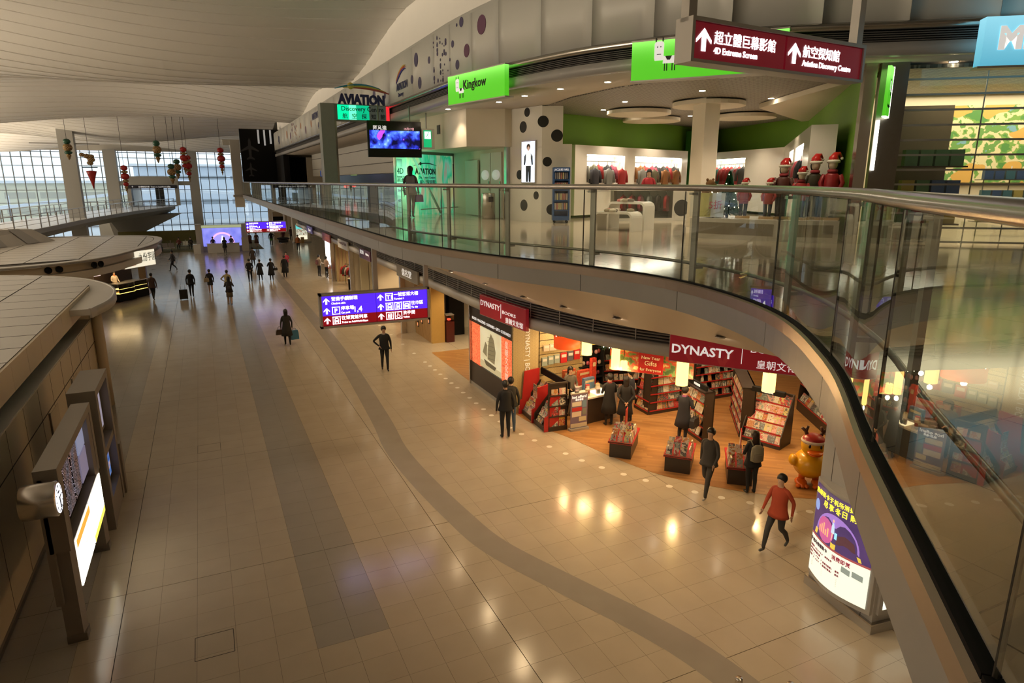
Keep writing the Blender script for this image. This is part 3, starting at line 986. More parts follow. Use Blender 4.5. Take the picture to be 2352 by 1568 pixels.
mb = tag(MB().bx(-0.6, -0.04, 0, 0.6, 0.04, 0.45).build('menu_board', emat((0.8, 0.62, 0.58), 1.2), None, (-6.55, 47.5, 1.75), ang), 'small lit menu board hung inside the snack kiosk', 'menu board')

# ------------------------------------------------------------------ information boards
b1 = thing('information_board', 'grey flight information board on two posts with departure screens and glowing maps', 'information board', (-2.62, 13.3, 0), PI / 2)
for x in (-1.52, 1.52):
    MB().prism(ccw([(x - 0.13, -0.12), (x + 0.08, -0.16), (x + 0.13, -0.1), (x + 0.13, 0.12), (x - 0.13, 0.12)]), 0.14, 3.02).build('post', 'board_taupe', b1)
    MB().bx(x - 0.135, -0.165, 0, x + 0.135, 0.125, 0.14).build('foot', 'steel_dark', b1)
MB().bx(-1.75, -0.16, 3.0, 1.75, 0.16, 3.15).build('top_box', 'board_taupe', b1)
MB().bx(-1.75, 0.06, 0.78, 1.75, 0.16, 3.0).build('back_panel', 'board_taupe', b1)
MB().bx(-1.75, -0.16, 1.72, -1.55, 0.12, 3.0).build('side_frame', 'board_taupe', b1)
MB().bx(1.55, -0.16, 1.72, 1.75, 0.12, 3.0).build('side_frame', 'board_taupe', b1)
MB().bx(-1.55, 0.0, 1.76, 1.55, 0.12, 3.0).build('screen_surround', 'black', b1)
g = G('departure_text')
P, X, Y, Z = g.pos(False)
cb = g.n('CombineXYZ'); g.l(g.math('MULTIPLY', X, 30), cb.inputs[0]); g.l(g.math('FLOOR', g.math('MULTIPLY', Z, 24)), cb.inputs[1])
nz = g.noise(cb.outputs[0], 1.5, 1)
rowm = g.math('LESS_THAN', g.math('FRACT', g.math('MULTIPLY', Z, 24)), 0.55)
on = g.math('MULTIPLY', g.math('GREATER_THAN', nz, 0.5), rowm)
c = g.mix(g.noise(cb.outputs[0], 0.13, 0), (0.9, 0.35, 0.15), (0.4, 0.6, 0.9))
g.b.inputs['Base Color'].default_value = (0.02, 0.02, 0.025, 1)
g.l(c, g.b.inputs['Emission Color'])
g.l(g.math('MULTIPLY', on, 0.45), g.b.inputs['Emission Strength'])
for i in range(3):
    x0 = -1.46 + i * 0.70
    MB().bx(x0, -0.03, 1.86, x0 + 0.62, 0.01, 2.9).build('departure_screen', ['departure_text', 'black_gloss'][0], b1)
MB().bx(0.68, -0.03, 2.42, 1.46, 0.01, 2.9).build('picture_screen', emat((0.30, 0.33, 0.5), 0.55), b1)
MB().bx(0.68, -0.03, 1.86, 1.46, 0.01, 2.38).build('picture_screen', emat((0.28, 0.25, 0.38), 0.45), b1)
mbx = MB().bx(-1.36, -0.14, 0.80, 1.62, 0.12, 1.70).build('map_case', 'board_taupe', b1)
for x0, hd in ((-1.32, (0.95, 0.30, 0.04)), (0.16, (0.95, 0.78, 0.10))):
    ms = MB().bx(x0, -0.165, 0.83, x0 + 1.42, -0.14, 1.67).build('map_panel', emat((1.0, 0.94, 0.80), 2.4), b1)
    zz = (1.52, 1.66) if x0 < 0 else (0.84, 0.96)
    MB().bx(x0 + 0.02, -0.17, zz[0], x0 + 1.40, -0.166, zz[1]).build('map_heading', emat(hd, 1.4), ms)
    for k in range(7):
        px, pz = x0 + 0.15 + random.random() * 1.0, 1.0 + random.random() * 0.42
        MB().bx(px, -0.168, pz, px + 0.05 + random.random() * 0.22, -0.1655, pz + 0.012 + 0.02 * random.random()).build('map_line', emat((0.95, 0.55, 0.45), 1.5), ms)
for k in range(6):
    pass
ck = thing('clock', 'round steel double clock mounted beside the departure board', 'clock', (-2.66, 11.22, 2.80), PI / 2)
o = MB().lathe([(0.24, -0.24), (0.27, -0.22), (0.27, 0.22), (0.24, 0.24)], (0, 0, 0), 32).build('case', 'steel', ck)
o.rotation_euler = (PI / 2, 0, 0)
MB().disc((0, -0.245, 0), 0.23, 32).build('dial', emat((0.90, 0.90, 1.0), 1.6), ck)
for k in range(12):
    a = k * PI / 6
    MB().bar((0.17 * math.sin(a), -0.248, 0.17 * math.cos(a)), (0.21 * math.sin(a), -0.248, 0.21 * math.cos(a)), 0.004, 0.014).build('hour_mark', 'letter_black', ck)
MB().bar((0, -0.252, 0.02), (0.02, -0.252, -0.17), 0.006, 0.014).build('minute_hand', 'letter_black', ck)
MB().bar((-0.02, -0.252, 0.005), (0.10, -0.252, 0.02), 0.006, 0.02).build('hour_hand', 'letter_black', ck)
text('PHILIPS', 'letter_black', ck, (0, -0.249, 0.09), h=0.022, align='C')
MB().bar((0.25, 0, 0), (0.42, 0.05, 0), 0.08, 0.08).build('bracket', 'board_taupe', ck)

b2 = thing('information_board', 'tall grey information kiosk column with two tilted screens behind the departure board', 'information board', (-2.44, 16.55, 0), PI / 2)
MB().bx(-0.95, -0.02, 3.06, 0.95, 0.5, 3.22).build('top_box', 'board_taupe', b2)
MB().bx(-0.95, -0.02, 0, -0.72, 0.5, 3.06).build('side_frame', 'board_taupe', b2)
MB().bx(0.72, -0.02, 0, 0.95, 0.5, 3.06).build('side_frame', 'board_taupe', b2)
MB().bx(-0.72, 0.24, 0, 0.72, 0.5, 3.06).build('back_panel', 'board_taupe', b2)
MB().bx(-0.72, 0.0, 0, 0.72, 0.24, 0.62).build('base_panel', 'board_taupe', b2)
MB().bx(-0.72, 0.0, 1.62, 0.72, 0.24, 1.78).build('mid_rail', 'board_taupe', b2)
MB().bx(-0.62, 0.14, 1.9, 0.62, 0.23, 2.9).build('screen_surround', 'board_taupe', b2)
MB().bx(-0.5, 0.13, 2.0, 0.5, 0.139, 2.8).build('picture_screen', emat((0.36, 0.34, 0.45), 0.6), b2)
MB().bx(-0.62, 0.14, 0.72, 0.62, 0.23, 1.55).build('screen_surround', 'steel_dark', b2)
g = G('aerial_picture')
P, X, Y, Z = g.pos(False)
nz = g.noise(P, 5, 4)
c = g.ramp(nz, [(0.3, (0.02, 0.05, 0.3)), (0.5, (0.1, 0.25, 0.6)), (0.58, (0.5, 0.3, 0.3)), (0.7, (0.8, 0.8, 0.8))])
g.l(c, g.b.inputs['Base Color']); g.l(c, g.b.inputs['Emission Color']); g.b.inputs['Emission Strength'].default_value = 0.7
MB().bx(-0.55, 0.13, 0.78, 0.55, 0.139, 1.5).build('picture_screen', 'aerial_picture', b2)
MB().bx(0.98, -0.06, 0, 1.22, 0.3, 1.3).build('leaflet_holder', 'board_taupe', b2)
# ------------------------------------------------------------------ directional signs
BLUE, MAROON = emat((0.075, 0.018, 0.80), 1.15), emat((0.22, 0.002, 0.006), 0.8)
def arrow(parent, x, z, s, ang=0.0, m='letter_lit'):
    q = [(-0.5, 0.02), (0, 0.52), (0.5, 0.02), (0.5, -0.14), (0.14, 0.16), (0.14, -0.5), (-0.14, -0.5), (-0.14, 0.16), (-0.5, -0.14)]
    c, sn = math.cos(ang), math.sin(ang)
    q = [(x + s * (a * c - b * sn), z + s * (a * sn + b * c)) for a, b in q]
    MB().prismy(q, -0.085, -0.078).build('arrow', m, parent)
def icon(parent, x, z, s, kind, bgm):
    fr = MB()
    h, t = s / 2, s * 0.09
    for a in ((x - h, z - h, x + h, z - h + t), (x - h, z + h - t, x + h, z + h), (x - h, z - h, x - h + t, z + h), (x + h - t, z - h, x + h, z + h)):
        fr.bx(a[0], -0.085, a[1], a[2], -0.078, a[3])
    if kind in 'PT':
        fr.build('pictogram', 'letter_lit', parent)
        text('P' if kind == 'P' else 'T1', 'letter_lit', parent, (x, -0.085, z - s * 0.27), h=s * 0.54, align='C', bold=0.02)
        return
    if kind in ('train', 'bus', 'taxi'):
        w = {'train': 0.27, 'bus': 0.25, 'taxi': 0.32}[kind] * s
        top = {'train': 0.33, 'bus': 0.33, 'taxi': 0.24}[kind] * s
        fr.prismy([(x - w, z - 0.25 * s), (x + w, z - 0.25 * s), (x + w, z + top * 0.3), (x + w * 0.7, z + top), (x - w * 0.7, z + top), (x - w, z + top * 0.3)], -0.085, -0.078)
        for sx in (-1, 1):
            fr.bx(x + sx * w * 0.75 - 0.05 * s, -0.085, z - 0.36 * s, x + sx * w * 0.75 + 0.05 * s, -0.078, z - 0.24 * s)
        p = fr.build('pictogram', 'letter_lit', parent)
        MB().bx(x - w * 0.6, -0.09, z + 0.02 * s, x + w * 0.6, -0.086, z + top * 0.6).build('pictogram_window', bgm, p)
    elif kind == 'toilet':
        for sx in (-0.17, 0.17):
            fr.prismy([(x + sx * s - 0.09 * s, z + 0.12 * s), (x + sx * s + 0.09 * s, z + 0.12 * s), (x + sx * s + 0.05 * s, z - 0.36 * s), (x + sx * s - 0.05 * s, z - 0.36 * s)], -0.085, -0.078)
            fr.disc((x + sx * s, -0.085, z + 0.24 * s), 0.08 * s, 10)
        fr.bx(x - 0.015 * s, -0.085, z - 0.36 * s, x + 0.015 * s, -0.078, z + 0.34 * s)
        fr.build('pictogram', 'letter_lit', parent)
    else:
        fr.disc((x - 0.08 * s, -0.085, z + 0.28 * s), 0.07 * s, 10)
        pts = [(x - 0.08 * s, -0.082, z + 0.2 * s), (x - 0.06 * s, -0.082, z), (x + 0.14 * s, -0.082, z), (x + 0.25 * s, -0.082, z - 0.25 * s)]
        fr.tube(pts, 0.035 * s, 5)
        ring = [(x + 0.22 * s * math.cos(a), -0.082, z - 0.12 * s + 0.22 * s * math.sin(a)) for a in np.linspace(2.2, 5.9, 12)]
        fr.tube(ring, 0.03 * s, 5)
        fr.build('pictogram', 'letter_lit', parent)
def dir_sign(label, loc, w, h, poles, first_left=False, cat='sign'):
    t = thing('direction_sign', label, cat, loc)
    fw = 0.06
    for q in ((-w / 2, 0, -w / 2 + fw, h), (w / 2 - fw, 0, w / 2, h), (-w / 2, 0, w / 2, fw), (-w / 2, h - fw, w / 2, h)):
        MB().bx(q[0], -0.1, q[1], q[2], 0.14, q[3]).build('frame', 'alu', t)
    MB().bx(-w / 2 + fw, 0.0, fw, w / 2 - fw, 0.12, h - fw).build('back', 'alu', t)
    for px, top in poles:
        MB().bx(px - 0.06, -0.05, h, px + 0.06, 0.07, top).build('hanger', 'alu', t)
    ih = (h - 2 * fw - 0.02) / 3
    rows = []
    for c in (0, 1):
        x0 = -w / 2 + fw + 0.01 if c == 0 else 0.012
        x1 = -0.012 if c == 0 else w / 2 - fw - 0.01
        for r_ in range(3):
            z0 = fw + 0.01 + (2 - r_) * ih
            MB().bx(x0, -0.075, z0 + 0.003, x1, -0.03, z0 + ih - 0.003).build('lit_panel', MAROON if r_ == 2 else BLUE, t)
            rows.append((x0, z0 + ih / 2))
    s = ih * 0.62
    a0 = PI / 2 if first_left else 0
    lines = [[('登機手續辦理', 'Check-in aisle', ''), ('停車場', 'Car park', 'P'), ('往博覽館列車', 'Trains to AsiaWorld-Expo', 't')],
             [('一號客運大樓', 'Terminal 1', 'T'), ('往市區', 'To city', 'tbx'), ('洗手間', 'Toilets', 'wh')]]
    for c in (0, 1):
        for r_ in range(3):
            x, z = rows[c * 3 + r_]
            arrow(t, x + s * 0.65, z, s, a0 if (c == 0 and r_ in (0, 2)) else 0)
            cn_, en, ic = lines[c][r_]
            xx = x + s * 1.45
            for k in ic:
                icon(t, xx + ih * 0.42, z, ih * 0.78, {'P': 'P', 'T': 'T', 't': 'train', 'b': 'bus', 'x': 'taxi', 'w': 'toilet', 'h': 'chair'}[k], MAROON if r_ == 2 else BLUE)
                xx += ih * 0.92
            text(cn_, 'letter_lit', t, (xx, -0.08, z + ih * 0.04), h=ih * 0.31, bold=0.005)
            text(en, 'letter_lit', t, (xx, -0.08, z - ih * 0.34), h=ih * 0.19, bold=0.012, sx=0.92)
            if c == 0 and r_ == 1:
                text('1,4', 'letter_lit', t, (xx + ih * 1.35, -0.08, z - ih * 0.26), h=ih * 0.55, bold=0.01)
    return t
dir_sign('blue and maroon direction sign hanging over the concourse near the bookshop', (4.16, 18.0, 3.60), 3.08, 0.95, [(0.02, 2.2), (1.48, 1.6)])
dir_sign('blue and maroon direction sign hanging far away near the lit counter', (4.83, 60.0, 3.25), 3.3, 0.95, [(0.3, 2.36), (1.5, 1.85)], True)

# maroon sign over the gallery
t = thing('direction_sign', 'maroon cinema and aviation centre sign hanging over the upper gallery', 'sign', (7.68, 7.46, 9.03), math.atan2(0.364, 3.52))
w, h = 3.60, 0.45
for q in ((-w / 2 - 0.05, -0.04, -w / 2, h + 0.05), (w / 2, -0.04, w / 2 + 0.05, h + 0.05), (-w / 2, -0.04, w / 2, 0.0), (-w / 2, h, w / 2, h + 0.05)):
    MB().bx(q[0], -0.1, q[1], q[2], 0.2, q[3]).build('frame', 'alu', t)
MB().bx(-w / 2, 0.0, 0, w / 2, 0.18, h).build('back', 'alu', t)
for px in (-w / 2 + 0.02, w / 2 - 0.02):
    MB().bx(px - 0.07, -0.02, h, px + 0.07, 0.12, 3.4).build('hanger', 'alu', t)
for x0, x1, zh, en in ((-w / 2 + 0.01, -0.02, '超立體巨幕影館', '4D Extreme Screen'), (0.02, w / 2 - 0.01, '航空探知館', 'Aviation Discovery Centre')):
    MB().bx(x0, -0.075, 0.01, x1, -0.03, h - 0.01).build('lit_panel', emat((0.16, 0.006, 0.012), 0.55), t)
    arrow(t, x0 + 0.17, 0.235, 0.27, 0)
    text(zh, 'letter_lit', t, (x0 + 0.36, -0.08, 0.22), h=0.122, bold=0.004)
    text(en, 'letter_lit', t, (x0 + 0.36, -0.08, 0.09), h=0.078, bold=0.015, sx=0.95)

# ------------------------------------------------------------------ lit green shop signs on the bulkhead
g = G('green_light')
P, X, Y, Z = g.pos(False)
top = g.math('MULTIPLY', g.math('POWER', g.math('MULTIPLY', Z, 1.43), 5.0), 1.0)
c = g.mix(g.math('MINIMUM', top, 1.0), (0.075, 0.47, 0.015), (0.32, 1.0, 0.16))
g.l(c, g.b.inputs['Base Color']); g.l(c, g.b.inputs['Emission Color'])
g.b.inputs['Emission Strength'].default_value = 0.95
def cow(parent, x, z, s, y=-0.13):
    w, b = 'letter_white', 'letter_black'
    c = link('cow_logo', None, parent)
    MB().prismy([(x - 0.13 * s, z), (x + 0.13 * s, z), (x + 0.15 * s, z + 0.08 * s), (x + 0.15 * s, z + 0.5 * s), (x + 0.1 * s, z + 0.56 * s), (x - 0.1 * s, z + 0.56 * s), (x - 0.15 * s, z + 0.5 * s), (x - 0.15 * s, z + 0.08 * s)], y - 0.004, y).build('cow_head', w, c)
    MB().prismy([(x + 0.13 * s, z - 0.1 * s), (x + 0.52 * s, z - 0.1 * s), (x + 0.58 * s, z + 0.02 * s), (x + 0.5 * s, z + 0.12 * s), (x + 0.15 * s, z + 0.12 * s)], y - 0.003, y).build('cow_body', w, c)
    m = MB()
    m.prismy([(x + 0.2 * s, z + 0.12 * s), (x + 0.42 * s, z + 0.12 * s), (x + 0.36 * s, z), (x + 0.27 * s, z)], y - 0.006, y - 0.004)
    for lx in (0.18, 0.25, 0.42, 0.5):
        m.bx(x + lx * s, y - 0.005, z - 0.32 * s, x + (lx + 0.03) * s, y, z - 0.1 * s)
    for lx in (-0.13, 0.09):
        m.bx(x + lx * s, y - 0.005, z + 0.55 * s, x + (lx + 0.04) * s, y, z + 0.67 * s)
    for lx in (-0.05, 0.05):
        m.disc((x + lx * s, y - 0.006, z + 0.4 * s), 0.02 * s, 8)
    m.bx(x - 0.07 * s, y - 0.006, z + 0.17 * s, x + 0.07 * s, y - 0.004, z + 0.19 * s)
    m.bar((x + 0.56 * s, y - 0.003, z + 0.08 * s), (x + 0.68 * s, y - 0.003, z + 0.02 * s), 0.01 * s, 0.02 * s)
    m.build('cow_marks', b, c)
def green_sign(label, a, b, z0, z1, words):
    a, b = Vector(a), Vector(b)
    d = b - a
    t = thing('shop_sign', label, 'sign', ((a.x + b.x) / 2, (a.y + b.y) / 2, z0), math.atan2(d.y, d.x))
    w = d.length / 2
    h = z1 - z0
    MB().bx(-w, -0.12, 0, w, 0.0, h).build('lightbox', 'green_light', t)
    for q in ((-w - 0.015, -0.125, -0.015, w + 0.015, 0.12, 0.01), (-w - 0.015, -0.125, h - 0.01, w + 0.015, 0.12, h + 0.015)):
        MB().bx(*q).build('frame_edge', 'alu', t)
    if words:
        cow(t, -w * 0.62, h * 0.42, 0.52)
        text('Kingkow', 'letter_black', t, (-w * 0.40, -0.13, h * 0.46), h=h * 0.30, bold=0.015, sx=0.95)
    else:
        cow(t, -w * 0.62, h * 0.48, 0.58)
    return t
green_sign('glowing green clothes shop sign with cow logo and shop name', (6.12, 16.8), (6.62, 14.4), 9.38, 10.07, True)
green_sign('glowing green sign with large cow logo behind the maroon hanging sign', (7.70, 11.1), (9.40, 8.98), 9.33, 10.02, False)
t = thing('shop_sign', 'glowing pale blue toy shop sign with white letters above the shutter', 'sign', (12.55, 6.62, 9.30), math.atan2(-1.5, 2.0))
g = G('cyan_light')
P, X, Y, Z = g.pos(False)
c = g.mix(g.math('MULTIPLY', Z, 1.3), (0.10, 0.42, 0.58), (0.28, 0.68, 0.85))
g.l(c, g.b.inputs['Base Color']); g.l(c, g.b.inputs['Emission Color']); g.b.inputs['Emission Strength'].default_value = 0.9
MB().bx(-1.0, -0.12, 0, 2.2, 0.12, 0.75).build('lightbox', 'cyan_light', t)
MB().bx(-1.03, -0.125, -0.02, 2.2, 0.13, 0.012).build('frame_edge', 'alu', t)
text('MINI', 'letter_white', t, (-0.78, -0.13, 0.27), h=0.32, bold=0.05)

# ------------------------------------------------------------------ dots and lettering on the white upper panels
PUR = cmat((0.07, 0.06, 0.13), 0.5)
MAR = cmat((0.13, 0.05, 0.10), 0.5)
ORG = cmat((0.38, 0.16, 0.06), 0.5)
rd = random.Random(5)
def wall_dot(y, z, r, m):
    i = nearest(BL, (6.6, y)) if y < 20 else None
    if i is None:
        p, nr = (6.4, y), (1, 0)
    else:
        k = min(range(len(BL)), key=lambda q: abs(BL[q][1] - y))
        p, nr = BN[k]
    a = math.atan2(nr[1], nr[0]) - PI / 2
    MB().add([(r * math.cos(2 * PI * q / 16), -0.002, r * math.sin(2 * PI * q / 16)) for q in range(16)] + [(r * math.cos(2 * PI * q / 16), 0.006, r * math.sin(2 * PI * q / 16)) for q in range(16)],
             [tuple(range(16))] + [(q, 16 + q, 16 + (q + 1) % 16, (q + 1) % 16) for q in range(16)]).build('printed_dot', m, wu, (p[0] - nr[0] * 0.008, p[1] - nr[1] * 0.008, z), a)
for (y, z, r, m) in ((15.9, 11.15, 0.22, MAR), (16.55, 10.7, 0.16, MAR), (17.0, 11.42, 0.12, PUR), (17.4, 11.0, 0.09, PUR), (17.15, 10.45, 0.12, PUR), (18.9, 10.35, 0.07, PUR), (19.3, 10.9, 0.10, PUR), (20.4, 10.4, 0.17, PUR), (20.7, 11.1, 0.2, PUR), (21.2, 10.6, 0.13, PUR), (24.6, 10.5, 0.12, PUR), (26.2, 10.7, 0.2, PUR), (28.5, 10.4, 0.16, PUR), (30, 11, 0.12, PUR), (42, 10.8, 0.2, ORG), (44.3, 10.6, 0.24, MAR), (46.4, 11, 0.2, ORG), (52, 10.7, 0.25, MAR), (54, 10.9, 0.3, ORG)):
    wall_dot(y, z, r, m)
for k in range(38):
    wall_dot(18.35 + rd.gauss(0, 0.35), 10.8 + rd.uniform(-0.6, 0.62), rd.uniform(0.02, 0.06), PUR)
for k in range(26):
    wall_dot(49.5 + rd.gauss(0, 0.9), 10.8 + rd.uniform(-0.55, 0.6), rd.uniform(0.03, 0.10), random.choice([ORG, MAR]))
NAVY = cmat((0.025, 0.03, 0.12), 0.5)
wtx = link('wall_lettering', None, wu, (6.385, 0, 0), -PI / 2)   # local x runs along -y
for s_, y, z, hh in (('AVIATION DISCOVERY CENTRE', 41.5, 10.95, 0.34), ('4D EXTREME SCREEN', 39.5, 10.35, 0.34), ('4D', 60.0, 10.5, 0.62), ('AVIATION', 23.0, 10.45, 0.22), ('Discovery', 22.8, 10.25, 0.12)):
    text(s_, NAVY, wtx, (-y, -0.004, z), h=hh, bold=0.02, sx=0.9)
for i in range(3):
    cl_ = [(0.5, 0.35, 0.05), (0.45, 0.06, 0.05), (0.05, 0.06, 0.3)][i]
    pts = [(-23.0 + 1.2 * q, -0.006, 10.78 + 0.35 * math.sin(q * PI * 0.6) - i * 0.05) for q in np.linspace(0, 1, 8)]
    MB().tube(pts, [0.01, 0.02, 0.03, 0.03, 0.03, 0.025, 0.02, 0.005], 5).build('logo_arc', cmat(cl_, 0.5), wu, (6.385, 0, 0), -PI / 2)

# ------------------------------------------------------------------ aviation centre gate
gt = thing('entrance_gate', 'grey portal with glowing green aviation centre header beside the gallery railing', 'gate', (4.2, 24.0, ZF))
MB().bx(-0.21, -0.02, 0, 0.24, 0.5, 3.76).build('column', cmat((0.30, 0.32, 0.29), 0.5), gt)
MB().bx(0.24, 0.0, 3.22, 2.18, 0.5, 3.76).build('header', cmat((0.22, 0.25, 0.22), 0.5), gt)
MB().bx(0.24, 0.02, 0, 0.31, 0.1, 3.22).build('brass_edge', 'steel', gt)
for x0, x1, c, s in ((0.36, 0.75, (0.0, 0.62, 0.28), 1.4), (0.75, 1.0, (0.1, 0.8, 0.42), 1.6), (1.0, 1.45, (0.0, 0.45, 0.22), 1.0), (1.45, 2.05, (0.10, 0.11, 0.09), 0.3), (2.05, 2.17, (0.75, 0.02, 0.03), 1.1)):
    MB().bx(x0, -0.012, 3.25, x1, 0.0, 3.73).build('lit_face', emat(c, s), gt)
text('Discovery Centre', 'letter_black', gt, (0.50, -0.018, 3.54), h=0.15, sx=0.95, bold=0.01)
for k, ch in enumerate('航空探知館'):
    text(ch, 'letter_black', gt, (0.52 + k * 0.33, -0.018, 3.30), h=0.13, bold=0.01)
text('AVIATION', NAVY, gt, (0.40, 0.02, 3.78), h=0.30, w=1.62, bold=0.05, extr=0.05)
for i, c in enumerate(((0.03, 0.25, 0.38), (0.55, 0.5, 0.08), (0.45, 0.08, 0.06))):
    pts = [(0.32 + 1.98 * q, 0.05, 4.16 + (0.25 - 0.03 * i) * math.sin(PI * (0.12 + 0.86 * q)) - i * 0.02) for q in np.linspace(i * 0.14, 0.8 + 0.1 * i, 10)]
    MB().tube(pts, [0.012 + 0.03 * math.sin(PI * k / 9) for k in range(10)], 6).build('logo_arc', cmat(c, 0.4), gt)
MB().lathe([(0.001, -0.02), (0.11, -0.02), (0.11, 0.02), (0.001, 0.02)], (0, 0, 0), 16).build('logo_disc', cmat((0.62, 0.52, 0.10), 0.4), gt, (0.86, 0.04, 4.36)).rotation_euler = (PI / 2, 0, 0)

# television on the bulkhead and exit sign
tv = thing('television', 'black hanging television with blue film advert beside the exit sign', 'television', (5.71, 21.0, 8.23))
MB().bx(-0.85, -0.05, 0, 0.85, 0.06, 1.08).build('case', 'black_gloss', tv)
g = G('film_picture')
P, X, Y, Z = g.pos(False)
nz = g.noise(P, 3.2, 5); n2 = g.noise(P, 2.0, 2)
c = g.ramp(nz, [(0.40, (0.0, 0.0, 0.02)), (0.50, (0.01, 0.015, 0.30)), (0.60, (0.06, 0.15, 0.75)), (0.72, (0.45, 0.75, 1.0))])
c = g.mix(g.math('MULTIPLY', g.math('GREATER_THAN', n2, 0.60), 0.6), c, (0.6, 0.08, 0.8))
g.l(c, g.b.inputs['Base Color']); g.l(c, g.b.inputs['Emission Color']); g.b.inputs['Emission Strength'].default_value = 1.8
MB().bx(-0.80, -0.056, 0.26, 0.80, -0.05, 0.80).build('picture', 'film_picture', tv)
text('阿凡達', 'letter_white', tv, (-0.68, -0.058, 0.82), h=0.10, bold=0.02)
text('12月17日', emat((0.9, 0.45, 0.5), 1.0), tv, (0.30, -0.058, 0.83), h=0.06)
for x in (-0.5, 0.5):
    MB().bx(x - 0.02, -0.02, 1.08, x + 0.02, 0.02, 1.55).build('hanger', 'steel_dark', tv)
ex = thing('exit_sign', 'green running man exit sign with arrow beside the hanging television', 'sign', (6.76, 21.0, 8.5))
MB().bx(-0.19, -0.08, 0, 0.23, 0.1, 0.62).build('case', 'alu', ex)
MB().bx(-0.13, -0.09, 0.05, 0.13, -0.08, 0.57).build('lit_face', emat((0.0, 0.36, 0.13), 1.1), ex)
MB().bx(-0.1, -0.094, 0.31, 0.1, -0.09, 0.53).build('man_panel', 'letter_lit', ex)
m = MB()
m.disc((0.03, -0.096, 0.5), 0.02, 10)
m.tube([(0.02, -0.096, 0.47), (-0.01, -0.096, 0.42), (0.03, -0.096, 0.38), (0.0, -0.096, 0.34)], 0.012, 5)
m.tube([(-0.01, -0.096, 0.42), (-0.05, -0.096, 0.36)], 0.012, 5)
m.tube([(-0.04, -0.096, 0.45), (0.02, -0.096, 0.46), (0.06, -0.096, 0.43)], 0.009, 5)
m.build('running_man', emat((0.0, 0.36, 0.13), 1.0), ex)
arrow(ex, 0.0, 0.17, 0.17, -PI / 2)
bpy.context.view_layer.update()
MB().bx(-0.02, 0, 0.62, 0.02, 0.04, 1.12).build('hanger', 'steel_dark', ex)

# ------------------------------------------------------------------ aviation glass wall with coloured light
aw = struct(link('wall_aviation', None, None, (6.0, 22.2, ZF), math.atan2(2.16, 2.85)))
g = G('aurora_glass')
P, X, Y, Z = g.pos(False)
cb = g.n('CombineXYZ'); g.l(X, cb.inputs[0]); g.l(g.math('MULTIPLY', Z, 0.35), cb.inputs[2])
nz = g.noise(cb.outputs[0], 2.1, 2)
c = g.ramp(nz, [(0.30, (0.55, 0.50, 0.22)), (0.42, (0.50, 0.62, 0.40)), (0.50, (0.02, 0.55, 0.28)), (0.60, (0.20, 0.62, 0.48)), (0.70, (0.60, 0.28, 0.25))])
g.l(c, g.b.inputs['Base Color']); g.l(c, g.b.inputs['Emission Color']); g.b.inputs['Emission Strength'].default_value = 0.36
g.b.inputs['Roughness'].default_value = 0.15
MB().bx(0, 0, 0, 3.55, 0.06, 2.12).build('lit_glass', 'aurora_glass', aw)
MB().bx(0, -0.01, 2.1, 3.6, 0.2, 2.2).build('glass_head', 'steel_dark', aw)
aws = link('wall_lettering', None, aw)
text('AVIATION', 'letter_black', aws, (1.12, -0.01, 1.42), h=0.20, w=1.25, bold=0.03)
text('Discovery Centre', 'letter_black', aws, (1.35, -0.01, 1.27), h=0.08, w=1.0)
text('航空探知館', 'letter_black', aws, (1.40, -0.01, 1.08), h=0.12, w=0.95)
pts = [(1.05 + 1.4 * q, -0.012, 1.66 + 0.14 * math.sin(PI * (0.1 + 0.75 * q))) for q in np.linspace(0, 1, 9)]
MB().tube(pts, [0.006 + 0.014 * math.sin(PI * k / 8) for k in range(9)], 5).build('logo_arc', 'letter_black', aws)
MB().disc((1.45, -0.02, 1.78), 0.06, 12).build('logo_disc', 'letter_black', aws)
sp = MB().bx(0.02, -0.04, 0, 0.52, -0.02, 1.95).build('poster_strip', cmat((0.55, 0.60, 0.42), 0.5), aw)
for s_, z, hh in (('4D', 1.42, 0.20), ('Extreme Screen', 1.30, 0.06), ('超立體巨幕', 1.17, 0.09), ('HKIA', 0.98, 0.08), ('SkyDeck', 0.84, 0.09), ('4D', 0.5, 0.09)):
    text(s_, 'letter_black', aws, (0.06, -0.045, z), h=hh)
MB().bx(0.06, -0.05, 1.66, 0.34, -0.03, 1.9).build('notice', 'steel_dark', aws)
MB().bar((0.65, -0.25, 2.05), (2.3, -0.25, 0.05), 0.05, 0.07).build('inclined_rail', 'alu', aw)
MB().bar((1.0, -0.3, 0.22), (3.9, -0.3, 0.22), 0.03, 0.03).build('low_rail', 'steel_dark', aw)
lamp('aurora_light', 'AREA', (6.9, 22.0, 7.6), 22, (0.25, 1.0, 0.62), 1.2, (PI / 2, 0, math.atan2(2.16, 2.85)))

